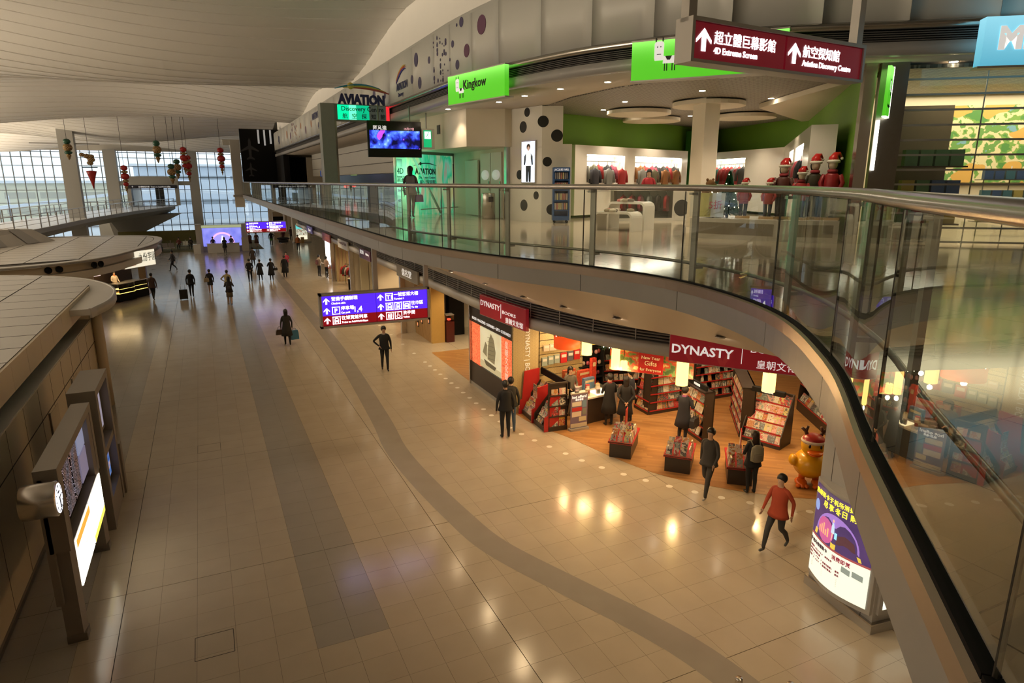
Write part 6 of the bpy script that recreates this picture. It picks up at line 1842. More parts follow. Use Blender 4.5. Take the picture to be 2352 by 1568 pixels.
# hanging banner 'New Year Gifts'
a, b = Vector((10.25, 15.35)), Vector((11.75, 13.5))
d = b - a
hb = thing('hanging_banner', 'printed gift-box banner with red New Year Gifts panel hanging inside the bookshop', 'banner', (a.x, a.y, 2.22), math.atan2(d.y, d.x))
g = G('gift_print')
P, X, Y, Z = g.pos(False)
nz = g.noise(P, 4.2, 3)
c = g.ramp(nz, [(0, (0.05, 0.10, 0.03)), (0.40, (0.12, 0.20, 0.06)), (0.46, (0.40, 0.06, 0.03)), (0.55, (0.50, 0.12, 0.04)), (0.60, (0.50, 0.42, 0.20))], 'CONSTANT')
g.l(c, g.b.inputs['Base Color'])
MB().bx(0, 0, 0, d.length, 0.04, 0.62).build('banner_board', 'gift_print', hb)
MB().bx(0.85, -0.03, 0.02, 1.55, 0.0, 0.60).build('red_panel', 'shelf_red', hb)
for s_, z, hh in (('New Year', 0.43, 0.09), ('Gifts', 0.25, 0.13), ('for Everyone', 0.09, 0.08)):
    text(s_, emat((0.75, 0.60, 0.30), 0.3), hb, (1.2, -0.035, z), h=hh, align='C')
for x in (0.2, d.length - 0.2):
    MB().tube([(x, 0.02, 0.62), (x, 0.02, 1.2)], 0.006, 5).build('wire', 'steel', hb)
# hanging red shop signs
t = thing('shop_sign', 'smaller red bookshop sign beside the lightbox wall', 'sign', (7.92, 19.4, 3.30), math.atan2(-3.0, 0.22))
MB().bx(0, -0.05, 0, 2.95, 0.05, 0.66).build('sign_board', 'sign_red', t)
for q in ((0, 0, 2.95, 0.012), (0, 0.648, 2.95, 0.66)):
    MB().bx(q[0], -0.056, q[1], q[2], 0.055, q[3]).build('frame_edge', 'alu', t)
text('DYNASTY', 'letter_white', t, (0.08, -0.06, 0.33), h=0.17, w=1.3)
text('BOOKS', 'letter_white', t, (1.55, -0.06, 0.29), h=0.10, w=0.82)
text('皇朝文化馆', 'letter_white', t, (1.75, -0.06, 0.06), h=0.13, w=1.05)
MB().bx(1.44, -0.062, 0.12, 1.452, -0.05, 0.56).build('rule', 'letter_white', t)
t = thing('shop_sign', 'large red bookshop sign over the curved entrance', 'sign', (9.92, 12.28, 3.30), math.atan2(-2.6, 2.0))
SW_ = emat((0.34, 0.025, 0.025), 0.28)
MB().bx(0, -0.05, 0, 3.6, 0.05, 0.92).build('sign_board', 'sign_red', t)
MB().bx(-0.012, -0.056, 0, 0.0, 0.055, 0.92).build('frame_edge', 'alu', t)
MB().bx(0, -0.056, -0.012, 3.6, 0.055, 0.0).build('frame_edge', 'alu', t)
for (x0, x1) in ((0.15, 0.55), (0.95, 1.25), (1.5, 1.25)):
    pts = [(x0 + (x1 - x0) * q, -0.051, 0.45 - 0.44 * q ** 1.5) for q in np.linspace(0, 1, 6)]
    MB().add([(p[0] - 0.05, -0.0515, p[2]) for p in pts] + [(p[0] + 0.05, -0.0515, p[2]) for p in pts], [(i, i + 1, 7 + i, 6 + i) for i in range(5)]).build('sign_swirl', SW_, t)
text('DYNASTY', 'letter_white', t, (0.06, -0.06, 0.21), h=0.21, w=1.42, bold=0.02)
MB().bx(1.66, -0.062, 0.12, 1.674, -0.05, 0.62).build('rule', 'letter_white', t)
text('BOOKS', 'letter_white', t, (1.85, -0.06, 0.42), h=0.12, w=0.9)
text('皇朝文化馆', 'letter_white', t, (2.0, -0.06, 0.08), h=0.15, w=1.05)
# drum and cylinder pendant lamps, garlands
mat('shade_yellow', (0.85, 0.62, 0.20), 0.6, emit=(1.0, 0.66, 0.18), es=2.6)
mat('shade_red', (0.55, 0.06, 0.01), 0.6, emit=(0.75, 0.07, 0.008), es=0.8)
mat('shade_olive', (0.50, 0.38, 0.04), 0.6, emit=(0.60, 0.42, 0.03), es=0.7)
def pendant(label, x, y, z0, z1, r, m, en, group=None):
    t = thing('pendant_lamp', label, 'lamp', (x, y, z0), 0, group)
    h = z1 - z0
    MB().lathe([(r, 0), (r, h), (r - 0.01, h), (r - 0.01, 0)], (0, 0, 0), 24).build('shade', m, t)
    MB().lathe([(0.001, 0.01), (r - 0.01, 0.01)], (0, 0, 0), 24).build('diffuser', emat((1.0, 0.75, 0.32), 3.0), t)
    MB().tube([(0, 0, h), (0, 0, 3.42 - z0)], 0.008, 6).build('cord', 'black', t)
    MB().tube([(0.9 * r, 0, h * 0.02), (0.9 * r, 0, h)], 0.004, 4).build('seam', 'dark_brown', t)
    lamp('pendant_glow', 'POINT', (x, y, z0 - 0.12), en, (1.0, 0.64, 0.28), 0.06)
    return t
pendant('wide flat red drum lamp hanging by the slat wall', 9.65, 16.8, 2.60, 2.98, 0.40, 'shade_red', 50)
pendant('tall yellow cylinder lamp hanging beside the red drum lamp', 9.9, 16.05, 2.52, 3.2, 0.15, 'shade_yellow', 40)
pendant('olive cylinder lamp hanging close behind the red drum lamp', 10.3, 16.3, 2.75, 3.2, 0.13, 'shade_olive', 20)
pendant('small yellow cylinder lamp hanging in front of the gifts banner', 10.25, 15.05, 2.30, 2.95, 0.12, 'shade_yellow', 40)
pendant('small stubby yellow lamp joined low beside the gifts banner lamp', 10.42, 14.88, 2.30, 2.55, 0.10, 'shade_yellow', 15)
pendant('tall yellow cylinder lamp hanging below the large red sign', 11.2, 13.3, 2.20, 3.0, 0.16, 'shade_yellow', 55)
pendant('yellow cylinder lamp hanging near the lit wall shelving', 13.25, 12.25, 2.05, 2.65, 0.17, 'shade_yellow', 50)
for k, (x, y, L) in enumerate(((9.6, 16.85, 0.7), (10.1, 15.0, 0.8), (10.9, 14.3, 0.7), (13.2, 12.2, 0.5))):
    t = thing('garland', ['green garland with lights on top of the red drum lamp', 'green garland with lights above the small yellow lamp', 'green garland with lights along the gifts banner', 'green garland on the lamp near the lit shelving'][k], 'garland', (x, y, [2.98, 2.98, 2.95, 2.68][k]))
    m = MB()
    for q in range(160):
        c0 = Vector((random.uniform(-L / 2, L / 2), random.uniform(-0.07, 0.07), random.uniform(-0.03, 0.1)))
        e = c0 + Vector((random.uniform(-1, 1), random.uniform(-1, 1), random.uniform(-0.8, 0.6))).normalized() * 0.09
        o = Vector((0, 0, 0.012))
        m.add([c0 - o, c0 + o, e + o * 0.3, e - o * 0.3], [(0, 1, 2, 3)])
    m.build('needles', cmat((0.02, 0.07, 0.025), 0.6), t)
    for q in range(7):
        MB().ell((random.uniform(-L / 2, L / 2), -0.08, random.uniform(-0.03, 0.1)), (0.012,) * 3, 6, 4).build('fairy_light', emat((1, 0.9, 0.7), 12), t)
# book tables near the entrance
def book_table(label, a, ang, w, l, blab, grp, sign=False):
    t = thing('book_table', label, 'table', (a[0], a[1], 0.006), ang)
    MB().bx(0, 0, 0, w, l, 0.42).build('base', 'dark_brown', t)
    MB().bx(-0.04, -0.04, 0.42, w + 0.04, l + 0.04, 0.47).build('table_top', 'shelf_red', t)
    for q in ((-0.04, -0.045, w + 0.04, -0.04),):
        MB().bx(q[0], q[1], 0.44, q[2], q[3], 0.56).build('front_lip', 'glass_clear', t)
    mt = Matrix.Translation((a[0], a[1], 0.006)) @ Matrix.Rotation(ang, 4, 'Z')
    rows = int(l / 0.22)
    for r_ in range(rows):
        for c_ in range(int(w / 0.17)):
            place_book('p', mt, 0.09 + c_ * 0.185, 0.02 + r_ * 0.2, 0.472 + 0.075 * min(r_, rows - r_ - 1 + 1), 0.35, blab, grp)
    for r_ in range(rows):
        for sx, rzx in ((-0.005, -PI / 2), (w + 0.005, PI / 2)):
            place_book('p', mt, sx, 0.12 + r_ * 0.2, 0.472, 0.2, blab, grp, rzx)
    if sign:
        sg_ = MB().bx(w * 0.5, l * 0.5, 0.47, w * 0.5 + 0.02, l * 0.5 + 0.3, 1.2).build('sign_board', 'shelf_red', t)
        MB().bx(w * 0.5 - 0.006, l * 0.5 + 0.03, 0.8, w * 0.5, l * 0.5 + 0.27, 1.15).build('sign_sheet', cmat((0.55, 0.45, 0.38), 0.5), sg_)
    return t
book_table('low dark book table with a red sign beside the counter', (9.66, 14.32), -0.78, 0.60, 1.25, 'book on the low table beside the cashier counter', 'books on the first table', True)
book_table('low dark book table in the middle of the shop entrance', (10.48, 12.92), -0.80, 0.66, 1.05, 'book on the low table in the middle of the entrance', 'books on the second table')
book_table('low dark book table beside the woman with the backpack', (11.45, 11.62), -0.70, 0.60, 1.25, 'book on the low table beside the backpack woman', 'books on the third table', True)
# white low cabinet with lamp on wheels
cb_ = thing('wheeled_cabinet', 'small red wheeled cabinet below the lamp near the lit shelving', 'cabinet', (15.6, 14.2, 0.05), -0.9)
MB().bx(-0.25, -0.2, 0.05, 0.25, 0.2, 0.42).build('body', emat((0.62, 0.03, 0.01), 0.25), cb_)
MB().bx(-0.26, -0.21, 0.42, 0.26, 0.21, 0.45).build('top', 'alu', cb_)
MB().ell((0, -0.21, 0.32), (0.02, 0.015, 0.02), 8, 6).build('knob', 'steel', cb_)
for x in (-0.2, 0.2):
    for y in (-0.15, 0.15):
        MB().ell((x, y, 0.0), (0.03, 0.02, 0.045), 8, 6).build('caster', 'black', cb_)
# interior walls of the bookshop
bs = struct(link('wall_bookshop_rear', None))
MB().bx(9.05, 20.9, 0, 22, 21.1, 3.4).build('rear_wall', 'wall_cream', bs)
MB().bx(21.8, 6, 0, 22, 21, 3.4).build('side_wall', 'wall_cream', bs)
w0, w1 = Vector((17.95, 15.0)), Vector((15.0, 9.5))
dv = w1 - w0
link('lit_wall', MB().bx(0, 0.06, 0, dv.length, 0.16, 3.4).mesh('lit_wall', 'white_paint'), bs, (w0.x, w0.y, 0), math.atan2(dv.y, dv.x))
link('strip_light', MB().bx(0.2, -0.45, 3.30, dv.length - 0.2, -0.35, 3.36).mesh('strip_light', emat((1.0, 0.80, 0.45), 10)), bs, (w0.x, w0.y, 0), math.atan2(dv.y, dv.x))
# giant yellow duck statue (plain bath duck)
dk_ = thing('duck_statue', 'giant yellow bath duck statue with orange bill and brown antlers', 'statue', (13.36, 10.78, 0.006), math.radians(-38))
YEL = mat('duck_yellow', (0.80, 0.42, 0.015), 0.22)
ORA = mat('duck_orange', (0.75, 0.14, 0.01), 0.25)
MB().ell((0, 0.06, 0.52), (0.40, 0.46, 0.36), 22, 14).build('body', YEL, dk_)
MB().ell((0, -0.10, 1.06), (0.29, 0.28, 0.27), 22, 14).build('head', YEL, dk_)
for sx in (-1, 1):
    MB().ell((sx * 0.40, 0.02, 0.60), (0.12, 0.19, 0.15), 14, 10).build('wing', YEL, dk_)
    ft = MB().ell((sx * 0.2, -0.12, 0.07), (0.15, 0.24, 0.075), 14, 8)
    for tz in (-0.1, 0, 0.1):
        ft.ell((sx * 0.2 + tz, -0.33, 0.05), (0.06, 0.08, 0.05), 10, 6)
    ft.tube([(sx * 0.17, 0.0, 0.05), (sx * 0.16, 0.02, 0.3)], 0.08, 10)
    ft.build('foot', ORA, dk_)
    MB().ell((sx * 0.13, -0.345, 1.12), (0.03, 0.02, 0.05), 10, 8).build('eye', 'black_gloss', dk_)
    MB().tube([(sx * 0.14, -0.06, 1.28), (sx * 0.20, -0.04, 1.42), (sx * 0.30, -0.04, 1.50)], [0.05, 0.045, 0.035], 10).build('antler', cmat((0.09, 0.035, 0.015), 0.6), dk_)
    MB().tube([(sx * 0.20, -0.04, 1.40), (sx * 0.15, -0.04, 1.55)], [0.045, 0.03], 10).build('antler', cmat((0.09, 0.035, 0.015), 0.6), dk_)
MB().ell((0, -0.42, 1.00), (0.20, 0.16, 0.045), 16, 8).build('bill', ORA, dk_)
MB().ell((0, -0.38, 0.93), (0.15, 0.13, 0.035), 16, 8).build('bill', ORA, dk_)
MB().lathe([(0.285, 1.17), (0.30, 1.20), (0.285, 1.24)], (0, -0.10, 0), 22).build('hat_brim', cmat((0.7, 0.62, 0.52), 0.8), dk_)
MB().ell((0, -0.10, 1.19), (0.275, 0.275, 0.2), 20, 8, 0, 0.1).build('hat', 'shelf_red', dk_)
# ------------------------------------------------------------------ advertising pillar at the gallery edge
pa_, pb_, pc_ = Vector((9.83, 7.68)), Vector((9.64, 6.21)), Vector((10.49, 6.36))
ux, uy = (pb_ - pa_), (pc_ - pb_)
pl0 = thing('advert_pillar', 'grey panelled pillar with curved backlit poster under the gallery', 'pillar', (pa_.x, pa_.y, 0), math.atan2(ux.y, ux.x))
Lx = ux.length
MB().bx(0, 0, 0, Lx, 1.4, 5.6).build('core', 'fascia_grey', pl0)
for q in ((-0.05, -0.05, 0, Lx + 0.05, 1.45, 0.17),):
    MB().bx(*q).build('base_trim', 'alu', pl0)
MB().bx(-0.04, -0.06, 0.17, Lx + 0.06, 1.44, 0.2).build('base_rail', 'steel', pl0)
for x in (0.25, Lx - 0.25):
    MB().bx(x, -0.004, 0.2, x + 0.01, 0.0, 5.6).build('panel_joint', 'grout', pl0)
# bowed case: poster bends around a shallow arc
def bow(x):
    return -0.06 - 0.20 * math.sin(PI * x / Lx)
def bowed(name, x0, x1, z0, z1, m, parent, o=0.0, n=14):
    v, f = [], []
    for i in range(n + 1):
        x = x0 + (x1 - x0) * i / n
        v += [(x, bow(x) - o, z0), (x, bow(x) - o, z1)]
    f = [(2 * i, 2 * i + 2, 2 * i + 3, 2 * i + 1) for i in range(n)]
    return MB().add(v, f, 0, True).build(name, m, parent)
cs_ = [(0.02, -0.0)] + [(x, bow(x) + 0.012) for x in np.linspace(0.02, Lx - 0.02, 15)] + [(Lx - 0.02, 0.0)]
MB().prism(ccw(cs_), 0.33, 2.25).build('poster_case', 'fascia_grey', pl0)
g = G('pillar_poster')
P, X, Y, Z = g.pos(False)
nz = g.noise(P, 1.8, 3)
c = g.mix(nz, (0.02, 0.015, 0.06), (0.10, 0.05, 0.16))
g.l(c, g.b.inputs['Base Color']); g.l(c, g.b.inputs['Emission Color']); g.b.inputs['Emission Strength'].default_value = 1.0
x0, x1 = 0.07, Lx - 0.08
pt = bowed('poster', x0, x1, 1.20, 2.18, 'pillar_poster', pl0, 0.004)
bowed('poster', x0, x1, 0.42, 1.17, emat((0.78, 0.80, 0.66), 1.0), pl0, 0.004)
bowed('poster_stripe', x0, x1, 1.165, 1.205, emat((0.35, 0.08, 0.08), 0.8), pl0, 0.005)
def on_bow(name, poly, m, o):
    """fan patch laid on the bowed face"""
    v = [(x, bow(x) - o, z) for x, z in poly]
    cx0 = sum(p[0] for p in poly) / len(poly); cz0 = sum(p[1] for p in poly) / len(poly)
    v.append((cx0, bow(cx0) - o, cz0))
    n = len(poly)
    return MB().add(v, [(i, (i + 1) % n, n) for i in range(n)]).build(name, m, pt)
dome = [(0.72 + 0.50 * math.cos(a), 1.32 + 0.52 * math.sin(a)) for a in np.linspace(0, PI, 18)]
on_bow('dome_picture', dome, emat((0.28, 0.16, 0.50), 1.0), 0.010)
on_bow('dome_picture', [(0.50 + 0.22 * math.cos(a), 1.46 + 0.24 * math.sin(a)) for a in np.linspace(0, 2 * PI, 14, endpoint=False)], emat((0.48, 0.10, 0.28), 0.9), 0.012)
on_bow('dome_picture', [(0.78, 1.34), (1.16, 1.34), (1.12, 1.5), (0.95, 1.56), (0.8, 1.5)], emat((0.10, 0.04, 0.05), 0.7), 0.012)
on_bow('gold_base', [(0.20, 1.36), (0.72, 1.31), (1.24, 1.30), (1.27, 1.22), (0.72, 1.21), (0.17, 1.24)], emat((0.55, 0.40, 0.05), 1.2), 0.014)
on_bow('blue_bubble', [(0.16 + 0.08 * math.cos(a), 1.78 + 0.11 * math.sin(a)) for a in np.linspace(0, 2 * PI, 14, endpoint=False)], emat((0.20, 0.30, 0.62), 1.0), 0.012)
for k in range(5):
    on_bow('skyline_tower', [(0.32 + k * 0.06, 1.36), (0.355 + k * 0.06, 1.36), (0.355 + k * 0.06, 1.48 + 0.05 * (k % 3)), (0.32 + k * 0.06, 1.48 + 0.05 * (k % 3))], emat((0.70, 0.42, 0.20), 0.9), 0.016)
on_bow('printed_dress', [(0.66, 1.5), (0.74, 1.5), (0.73, 1.62), (0.71, 1.70), (0.68, 1.70), (0.665, 1.62)], emat((0.42, 0.55, 0.68), 1.1), 0.018)
on_bow('printed_head', [(0.695 + 0.022 * math.cos(a), 1.735 + 0.03 * math.sin(a)) for a in np.linspace(0, 2 * PI, 10, endpoint=False)], emat((0.65, 0.42, 0.32), 1.0), 0.018)
on_bow('printed_legs', [(0.67, 1.36), (0.69, 1.36), (0.71, 1.5), (0.68, 1.5)], emat((0.65, 0.42, 0.32), 1.0), 0.018)
on_bow('printed_bag', [(0.745, 1.42), (0.80, 1.42), (0.80, 1.54), (0.745, 1.54)], emat((0.25, 0.60, 0.75), 1.2), 0.018)
def bow_text(s_, xs, z, h, m, adv):
    for k, ch in enumerate(s_):
        if ch == ' ':
            continue
        x = xs + k * adv
        sl_ = (bow(x + 0.03) - bow(x)) / 0.03
        text(ch, m, pl0, (x, bow(x + adv / 2) - 0.03, z), h=h, bold=0.01).rotation_euler = (0, 0, math.atan(sl_))
bow_text('用銀联卡于机场消费，', 0.14, 2.05, 0.075, emat((0.72, 0.66, 0.05), 1.3), 0.105)
bow_text('尽享冬日购物', 0.42, 1.90, 0.095, emat((0.72, 0.66, 0.05), 1.3), 0.145)
bow_text('于机场用银联卡', 0.12, 1.08, 0.055, emat((0.08, 0.04, 0.06), 0.3), 0.075)
bow_text('消费即赏', 0.75, 1.05, 0.065, emat((0.35, 0.02, 0.06), 0.4), 0.09)
for k, s_ in enumerate(('消费满 HK$350 即赏礼券', '尊享七折优惠礼遇', '可享 1,000 「亚洲万里通」 里数', '可享 2,000 「亚洲万里通」 里数')):
    bow_text(s_, 0.14, 0.97 - k * 0.065, 0.028, emat((0.30, 0.05, 0.08), 0.3), 0.042)
for k in range(5):
    on_bow('small_print', [(0.16, 0.70 - k * 0.035), (0.9, 0.70 - k * 0.035), (0.9, 0.706 - k * 0.035), (0.16, 0.706 - k * 0.035)], emat((0.4, 0.38, 0.34), 0.5), 0.008)
for (xx, w_) in ((0.95, 0.16), (1.14, 0.18)):
    on_bow('bank_card', [(xx, 0.90), (xx + w_, 0.88), (xx + w_, 0.99), (xx, 1.01)], emat((0.30, 0.36, 0.32), 0.6), 0.012)
# second poster on the adjoining face
sd = link('side_poster_case', MB().bx(Lx, 0.06, 0.35, Lx + 0.05, 1.3, 2.2).mesh('side_poster_case', 'fascia_grey'), pl0)
link('side_poster', MB().bx(Lx + 0.05, 0.14, 0.45, Lx + 0.056, 1.22, 1.15).mesh('side_poster', emat((0.75, 0.80, 0.66), 1.3)), sd)
link('side_poster', MB().bx(Lx + 0.05, 0.14, 1.16, Lx + 0.056, 1.22, 2.12).mesh('side_poster', 'pillar_poster'), sd)
# bollards
for (x, y, lab) in ((6.45, 5.98, 'short steel bollard at the gallery void, farther from the pillar'), (7.05, 5.58, 'short steel bollard at the gallery void, closer to the pillar')):
    t = thing('bollard', lab, 'bollard', (x, y, 0))
    MB().lathe([(0.055, 0.0), (0.055, 0.42), (0.05, 0.44), (0.001, 0.445)], (0, 0, 0), 18).build('tube', 'steel', t)
    MB().lathe([(0.08, 0.0), (0.08, 0.012), (0.055, 0.014)], (0, 0, 0), 18).build('flange', 'steel_dark', t)

# ------------------------------------------------------------------ row of shops beyond the bookshop
def hang_sign(label, y0, y1, z0, z1, m, lines, x=7.95):
    t = thing('shop_sign', label, 'sign', (x, y0, z0), -PI / 2)
    L = y0 - y1
    MB().bx(0, -0.04, 0, L, 0.04, z1 - z0).build('sign_board', m, t)
    MB().bx(0, -0.045, -0.012, L, 0.045, 0.0).build('frame_edge', 'alu', t)
    for (s_, fx, z, h, mm, w) in lines:
        text(s_, mm, t, (fx * L, -0.046, z), h=h, w=w, align='C')
    return t
hang_sign('grey shop sign with outlined characters over the wooden lattice shop', 29.7, 26.4, 3.27, 3.81, cmat((0.20, 0.18, 0.15), 0.5), [('信名堂', 0.5, 0.15, 0.24, 'letter_white', 1.5)])
hang_sign('dark purple shop sign over the yellow lit shop', 37.65, 35.0, 3.30, 3.83, cmat((0.10, 0.03, 0.06), 0.4), [('集古坊', 0.25, 0.26, 0.17, 'letter_white', 0.9), ('Gallery', 0.74, 0.26, 0.13, 'letter_white', 0.8)])
hang_sign('white shop sign reading Oriental Rich over the souvenir shop', 44.2, 41.1, 3.31, 3.85, cmat((0.62, 0.62, 0.60), 0.4), [('Oriental Rich', 0.5, 0.26, 0.2, cmat((0.10, 0.03, 0.05), 0.5), 2.5)])
hang_sign('pinkish red shop sign beside the standing couple', 50.4, 47.2, 3.29, 3.84, cmat((0.28, 0.07, 0.06), 0.5), [('東方 · ORIENTAL', 0.5, 0.22, 0.1, cmat((0.5, 0.2, 0.16), 0.5), 2.4)])
hang_sign('violet shop sign at the far end of the shop row', 58.3, 55.2, 3.35, 3.88, cmat((0.10, 0.08, 0.26), 0.4), [('Travel', 0.5, 0.14, 0.2, 'letter_white', 1.2)])
# steel posts and party walls
for y in (31.75, 37.6, 44.2, 51.3):
    st_ = struct(MB().bx(8.58, y - 0.12, 0, 8.82, y + 0.12, 3.4).build('trim_4', 'steel'))
    MB().bx(8.82, y - 0.05, 0, 16, y + 0.05, 3.4).build('party_wall', 'wall_cream', st_)
rs = struct(MB().bx(15.9, 21.1, 0, 16.1, 66, 3.4).build('wall_shop_rear', 'wall_cream'))
# lattice shop
lt = thing('lattice_wall', 'slatted wooden wall with small square display niches in the shop row', 'lattice wall', (9.3, 31.65, 0), -PI / 2)
MB().bx(0, 0.04, 0, 2.5, 0.4, 3.3).build('backing', 'pale_wood', lt)
for k in range(25):
    MB().bx(k * 0.1, 0, 0, k * 0.1 + 0.055, 0.04, 3.3).build('slat', 'pale_wood', lt)
for (x, z) in ((0.5, 1.3), (1.0, 0.7), (1.4, 1.6), (0.3, 0.4), (2.1, 0.9)):
    nb = MB().bx(x, -0.02, z, x + 0.32, 0.03, z + 0.36).build('niche', 'dark_brown', lt)
    MB().bx(x + 0.1, -0.03, z + 0.05, x + 0.2, -0.02, z + 0.2).build('niche_object', emat((0.9, 0.35, 0.15), 0.8), nb)
yw = struct(MB().bx(9.31, 29.0, 0, 9.95, 29.2, 3.3).build('wall_yellow', cmat((0.60, 0.38, 0.11), 0.5)))
for k in range(14):
    MB().bx(9.3 + k * 0.42, 28.2, 3.05, 9.52 + k * 0.42, 29.0, 3.36).build('ceiling_slat', 'pale_wood', yw)
pd = thing('pedestal_case', 'dark red pedestal with glowing red showcase beside the yellow wall', 'display case', (10.2, 29.1, 0.006))
MB().bx(-0.2, -0.2, 0, 0.2, 0.2, 1.0).build('pedestal', cmat((0.09, 0.015, 0.012), 0.35), pd)
MB().bx(-0.19, -0.19, 1.0, 0.19, 0.19, 1.3).build('glass_box', 'glass_clear', pd)
MB().ell((0, 0, 1.08), (0.1, 0.1, 0.06), 10, 6).build('jewel', emat((0.9, 0.08, 0.04), 1.6), pd)
MB().bx(-0.2, -0.2, 1.3, 0.2, 0.2, 1.34).build('lid', 'alu', pd)
jc = thing('jewellery_counter', 'lit glass jewellery counter inside the shop next to the lattice wall', 'counter', (11.6, 29.6, 0.006), -0.1)
MB().bx(0, 0, 0, 2.6, 0.6, 0.75).build('body', cmat((0.16, 0.14, 0.07), 0.4), jc)
MB().bx(0, 0, 0.75, 2.6, 0.6, 0.82).build('frame', cmat((0.14, 0.03, 0.02), 0.4), jc)
MB().bx(0.02, 0.02, 0.82, 2.58, 0.58, 1.05).build('glass_top', 'glass_clear', jc)
MB().bx(0.05, 0.4, 1.0, 2.55, 0.55, 1.03).build('strip_light', emat((1, 0.85, 0.5), 6), jc)
for k in range(12):
    MB().bx(0.12 + k * 0.2, 0.12, 0.82, 0.24 + k * 0.2, 0.3, 0.88).build('jewellery_tray', cmat(random.choice([(0.3, 0.2, 0.08), (0.05, 0.05, 0.05), (0.4, 0.35, 0.25)]), 0.3, 0.3), jc)
tag(MB().bx(0, 0, 0, 0.8, 0.5, 2.9).build('tall_cabinet', 'black', None, (10.6, 30.2, 0.006)), 'tall black cabinet standing behind the red pedestal', 'cabinet')
rp = thing('hanging_banner', 'orange patterned banner hanging beside the lightbox wall', 'banner', (9.0, 23.4, 2.2), -0.5)
MB().bx(0, 0, 0, 0.9, 0.03, 0.85).build('banner_sheet', 'orange_scale', rp)
text('DYNASTY', 'letter_white', rp, (0.1, -0.01, 0.62), h=0.07)
for x_ in (0.1, 0.8):
    MB().tube([(x_, 0.015, 0.85), (x_, 0.015, 1.2)], 0.006, 5).build('wire', 'steel', rp)
MB().bx(8.72, 23.5, 0.0035, 15.8, 31.6, 0.005).build('pale_inlay', 'floor_upper_stone', fl) if False else None
# yellow-lit shop
rdk = thing('red_display', 'red shop display with gold boxes and small lamp in the yellow lit shop', 'display', (9.6, 33.0, 0.006), -0.35)
MB().bx(0, 0, 0, 1.3, 0.6, 2.4).build('back_panel', cmat((0.28, 0.02, 0.015), 0.4), rdk)
MB().bx(0.0, -0.5, 0, 1.3, 0, 0.6).build('plinth', cmat((0.25, 0.03, 0.02), 0.4), rdk)
for k in range(9):
    MB().bx(0.1 + (k % 5) * 0.22, -0.4 + 0.1 * (k // 5), 0.6 + 0.12 * (k // 5), 0.28 + (k % 5) * 0.22, -0.25 + 0.1 * (k // 5), 0.74 + 0.12 * (k // 5)).build('gold_box', cmat((0.50, 0.30, 0.08), 0.35), rdk)
MB().bx(0.1, -0.04, 1.5, 0.24, -0.01, 2.0).build('wall_lamp', emat((1, 0.8, 0.4), 5), rdk)
drm = thing('gift_drum', 'red and gold round gift drum standing in the yellow lit shop', 'gift', (9.35, 34.6, 0.006))
MB().lathe([(0.3, 0), (0.34, 0.1), (0.34, 0.8), (0.3, 0.9), (0.001, 0.92)], (0, 0, 0), 16).build('body', mat('drum_print', (0.55, 0.20, 0.04), 0.4, noise=0.7, nscale=7), drm)
MB().ell((0, 0, 0.98), (0.25, 0.25, 0.1), 12, 6).build('bow', 'shelf_red', drm)
yb = struct(MB().bx(13, 31.9, 0, 13.1, 37.5, 3.3).build('wall_yellow_back', cmat((0.66, 0.46, 0.15), 0.6)))
# clothes shop with garment on stand and white wardrobe panels
wd_ = struct(link('wall_panelled', None))
for k in range(6):
    MB().bx(9.2 + k * 0.55, 43.7, 0, 9.72 + k * 0.55, 43.95, 3.3).build('panel', cmat((0.62, 0.56, 0.40), 0.5), wd_)
gs = thing('garment_stand', 'dark garment on a tall stand beside an oval mirror in the shop row', 'garment stand', (9.7, 40.2, 0.006))
MB().tube([(0, 0, 0), (0, 0, 1.6)], 0.02, 6).build('pole', 'black', gs)
MB().lathe([(0.2, 0), (0.2, 0.02)], (0, 0, 0), 14).build('base', 'black', gs)
MB().lathe([(0.05, 1.75), (0.2, 1.6), (0.22, 1.3), (0.2, 0.95), (0.05, 0.9)], (0, 0, 0), 12, 0, 1, 0.6).build('robe', cmat((0.06, 0.06, 0.09), 0.8), gs)
om = thing('floor_mirror', 'oval floor mirror in the panelled shop', 'mirror', (9.2, 39.4, 0.006), -0.6)
MB().ell((0, 0, 0.65), (0.3, 0.03, 0.6), 20, 12).build('frame', 'steel_dark', om)
MB().disc((0, -0.035, 0.65), 0.27, 24, 0, sz=2.05).build('mirror_glass', mat('mirror', (0.8, 0.8, 0.78), 0.05, 1.0), om)
# souvenir shop with red goods and masks on the wall
sv = struct(MB().bx(9.0, 51.05, 0, 15, 51.2, 3.3).build('wall_souvenir', cmat((0.60, 0.42, 0.28), 0.6)))
for k in range(6):
    MB().bx(8.9 + k * 0.26, 51.0, 0, 9.05 + k * 0.26, 51.05, 3.3).build('curtain_fold', cmat((0.50, 0.38, 0.20), 0.8), sv)
for k, (x, z, s) in enumerate(((10.9, 2.5, 0.28), (11.7, 2.45, 0.25), (11.0, 1.9, 0.18), (10.2, 2.2, 0.15))):
    tag(MB().ell((0, 0, 0), (s, 0.06, s * 1.2), 12, 8).build('wall_mask', cmat((0.14, 0.08, 0.03), 0.5), None, (x, 50.95, z)), 'brown carved mask on the souvenir shop wall', 'mask', 'masks on the wall')
rr_ = thing('souvenir_rack', 'rack of red and dark robes in the souvenir shop', 'clothes rack', (9.3, 49.6, 0.006), -1.2)
MB().tube([(0, 0, 0), (0, 0, 1.5), (2.6, 0, 1.5), (2.6, 0, 0)], 0.02, 6).build('rack_frame', 'black', rr_)
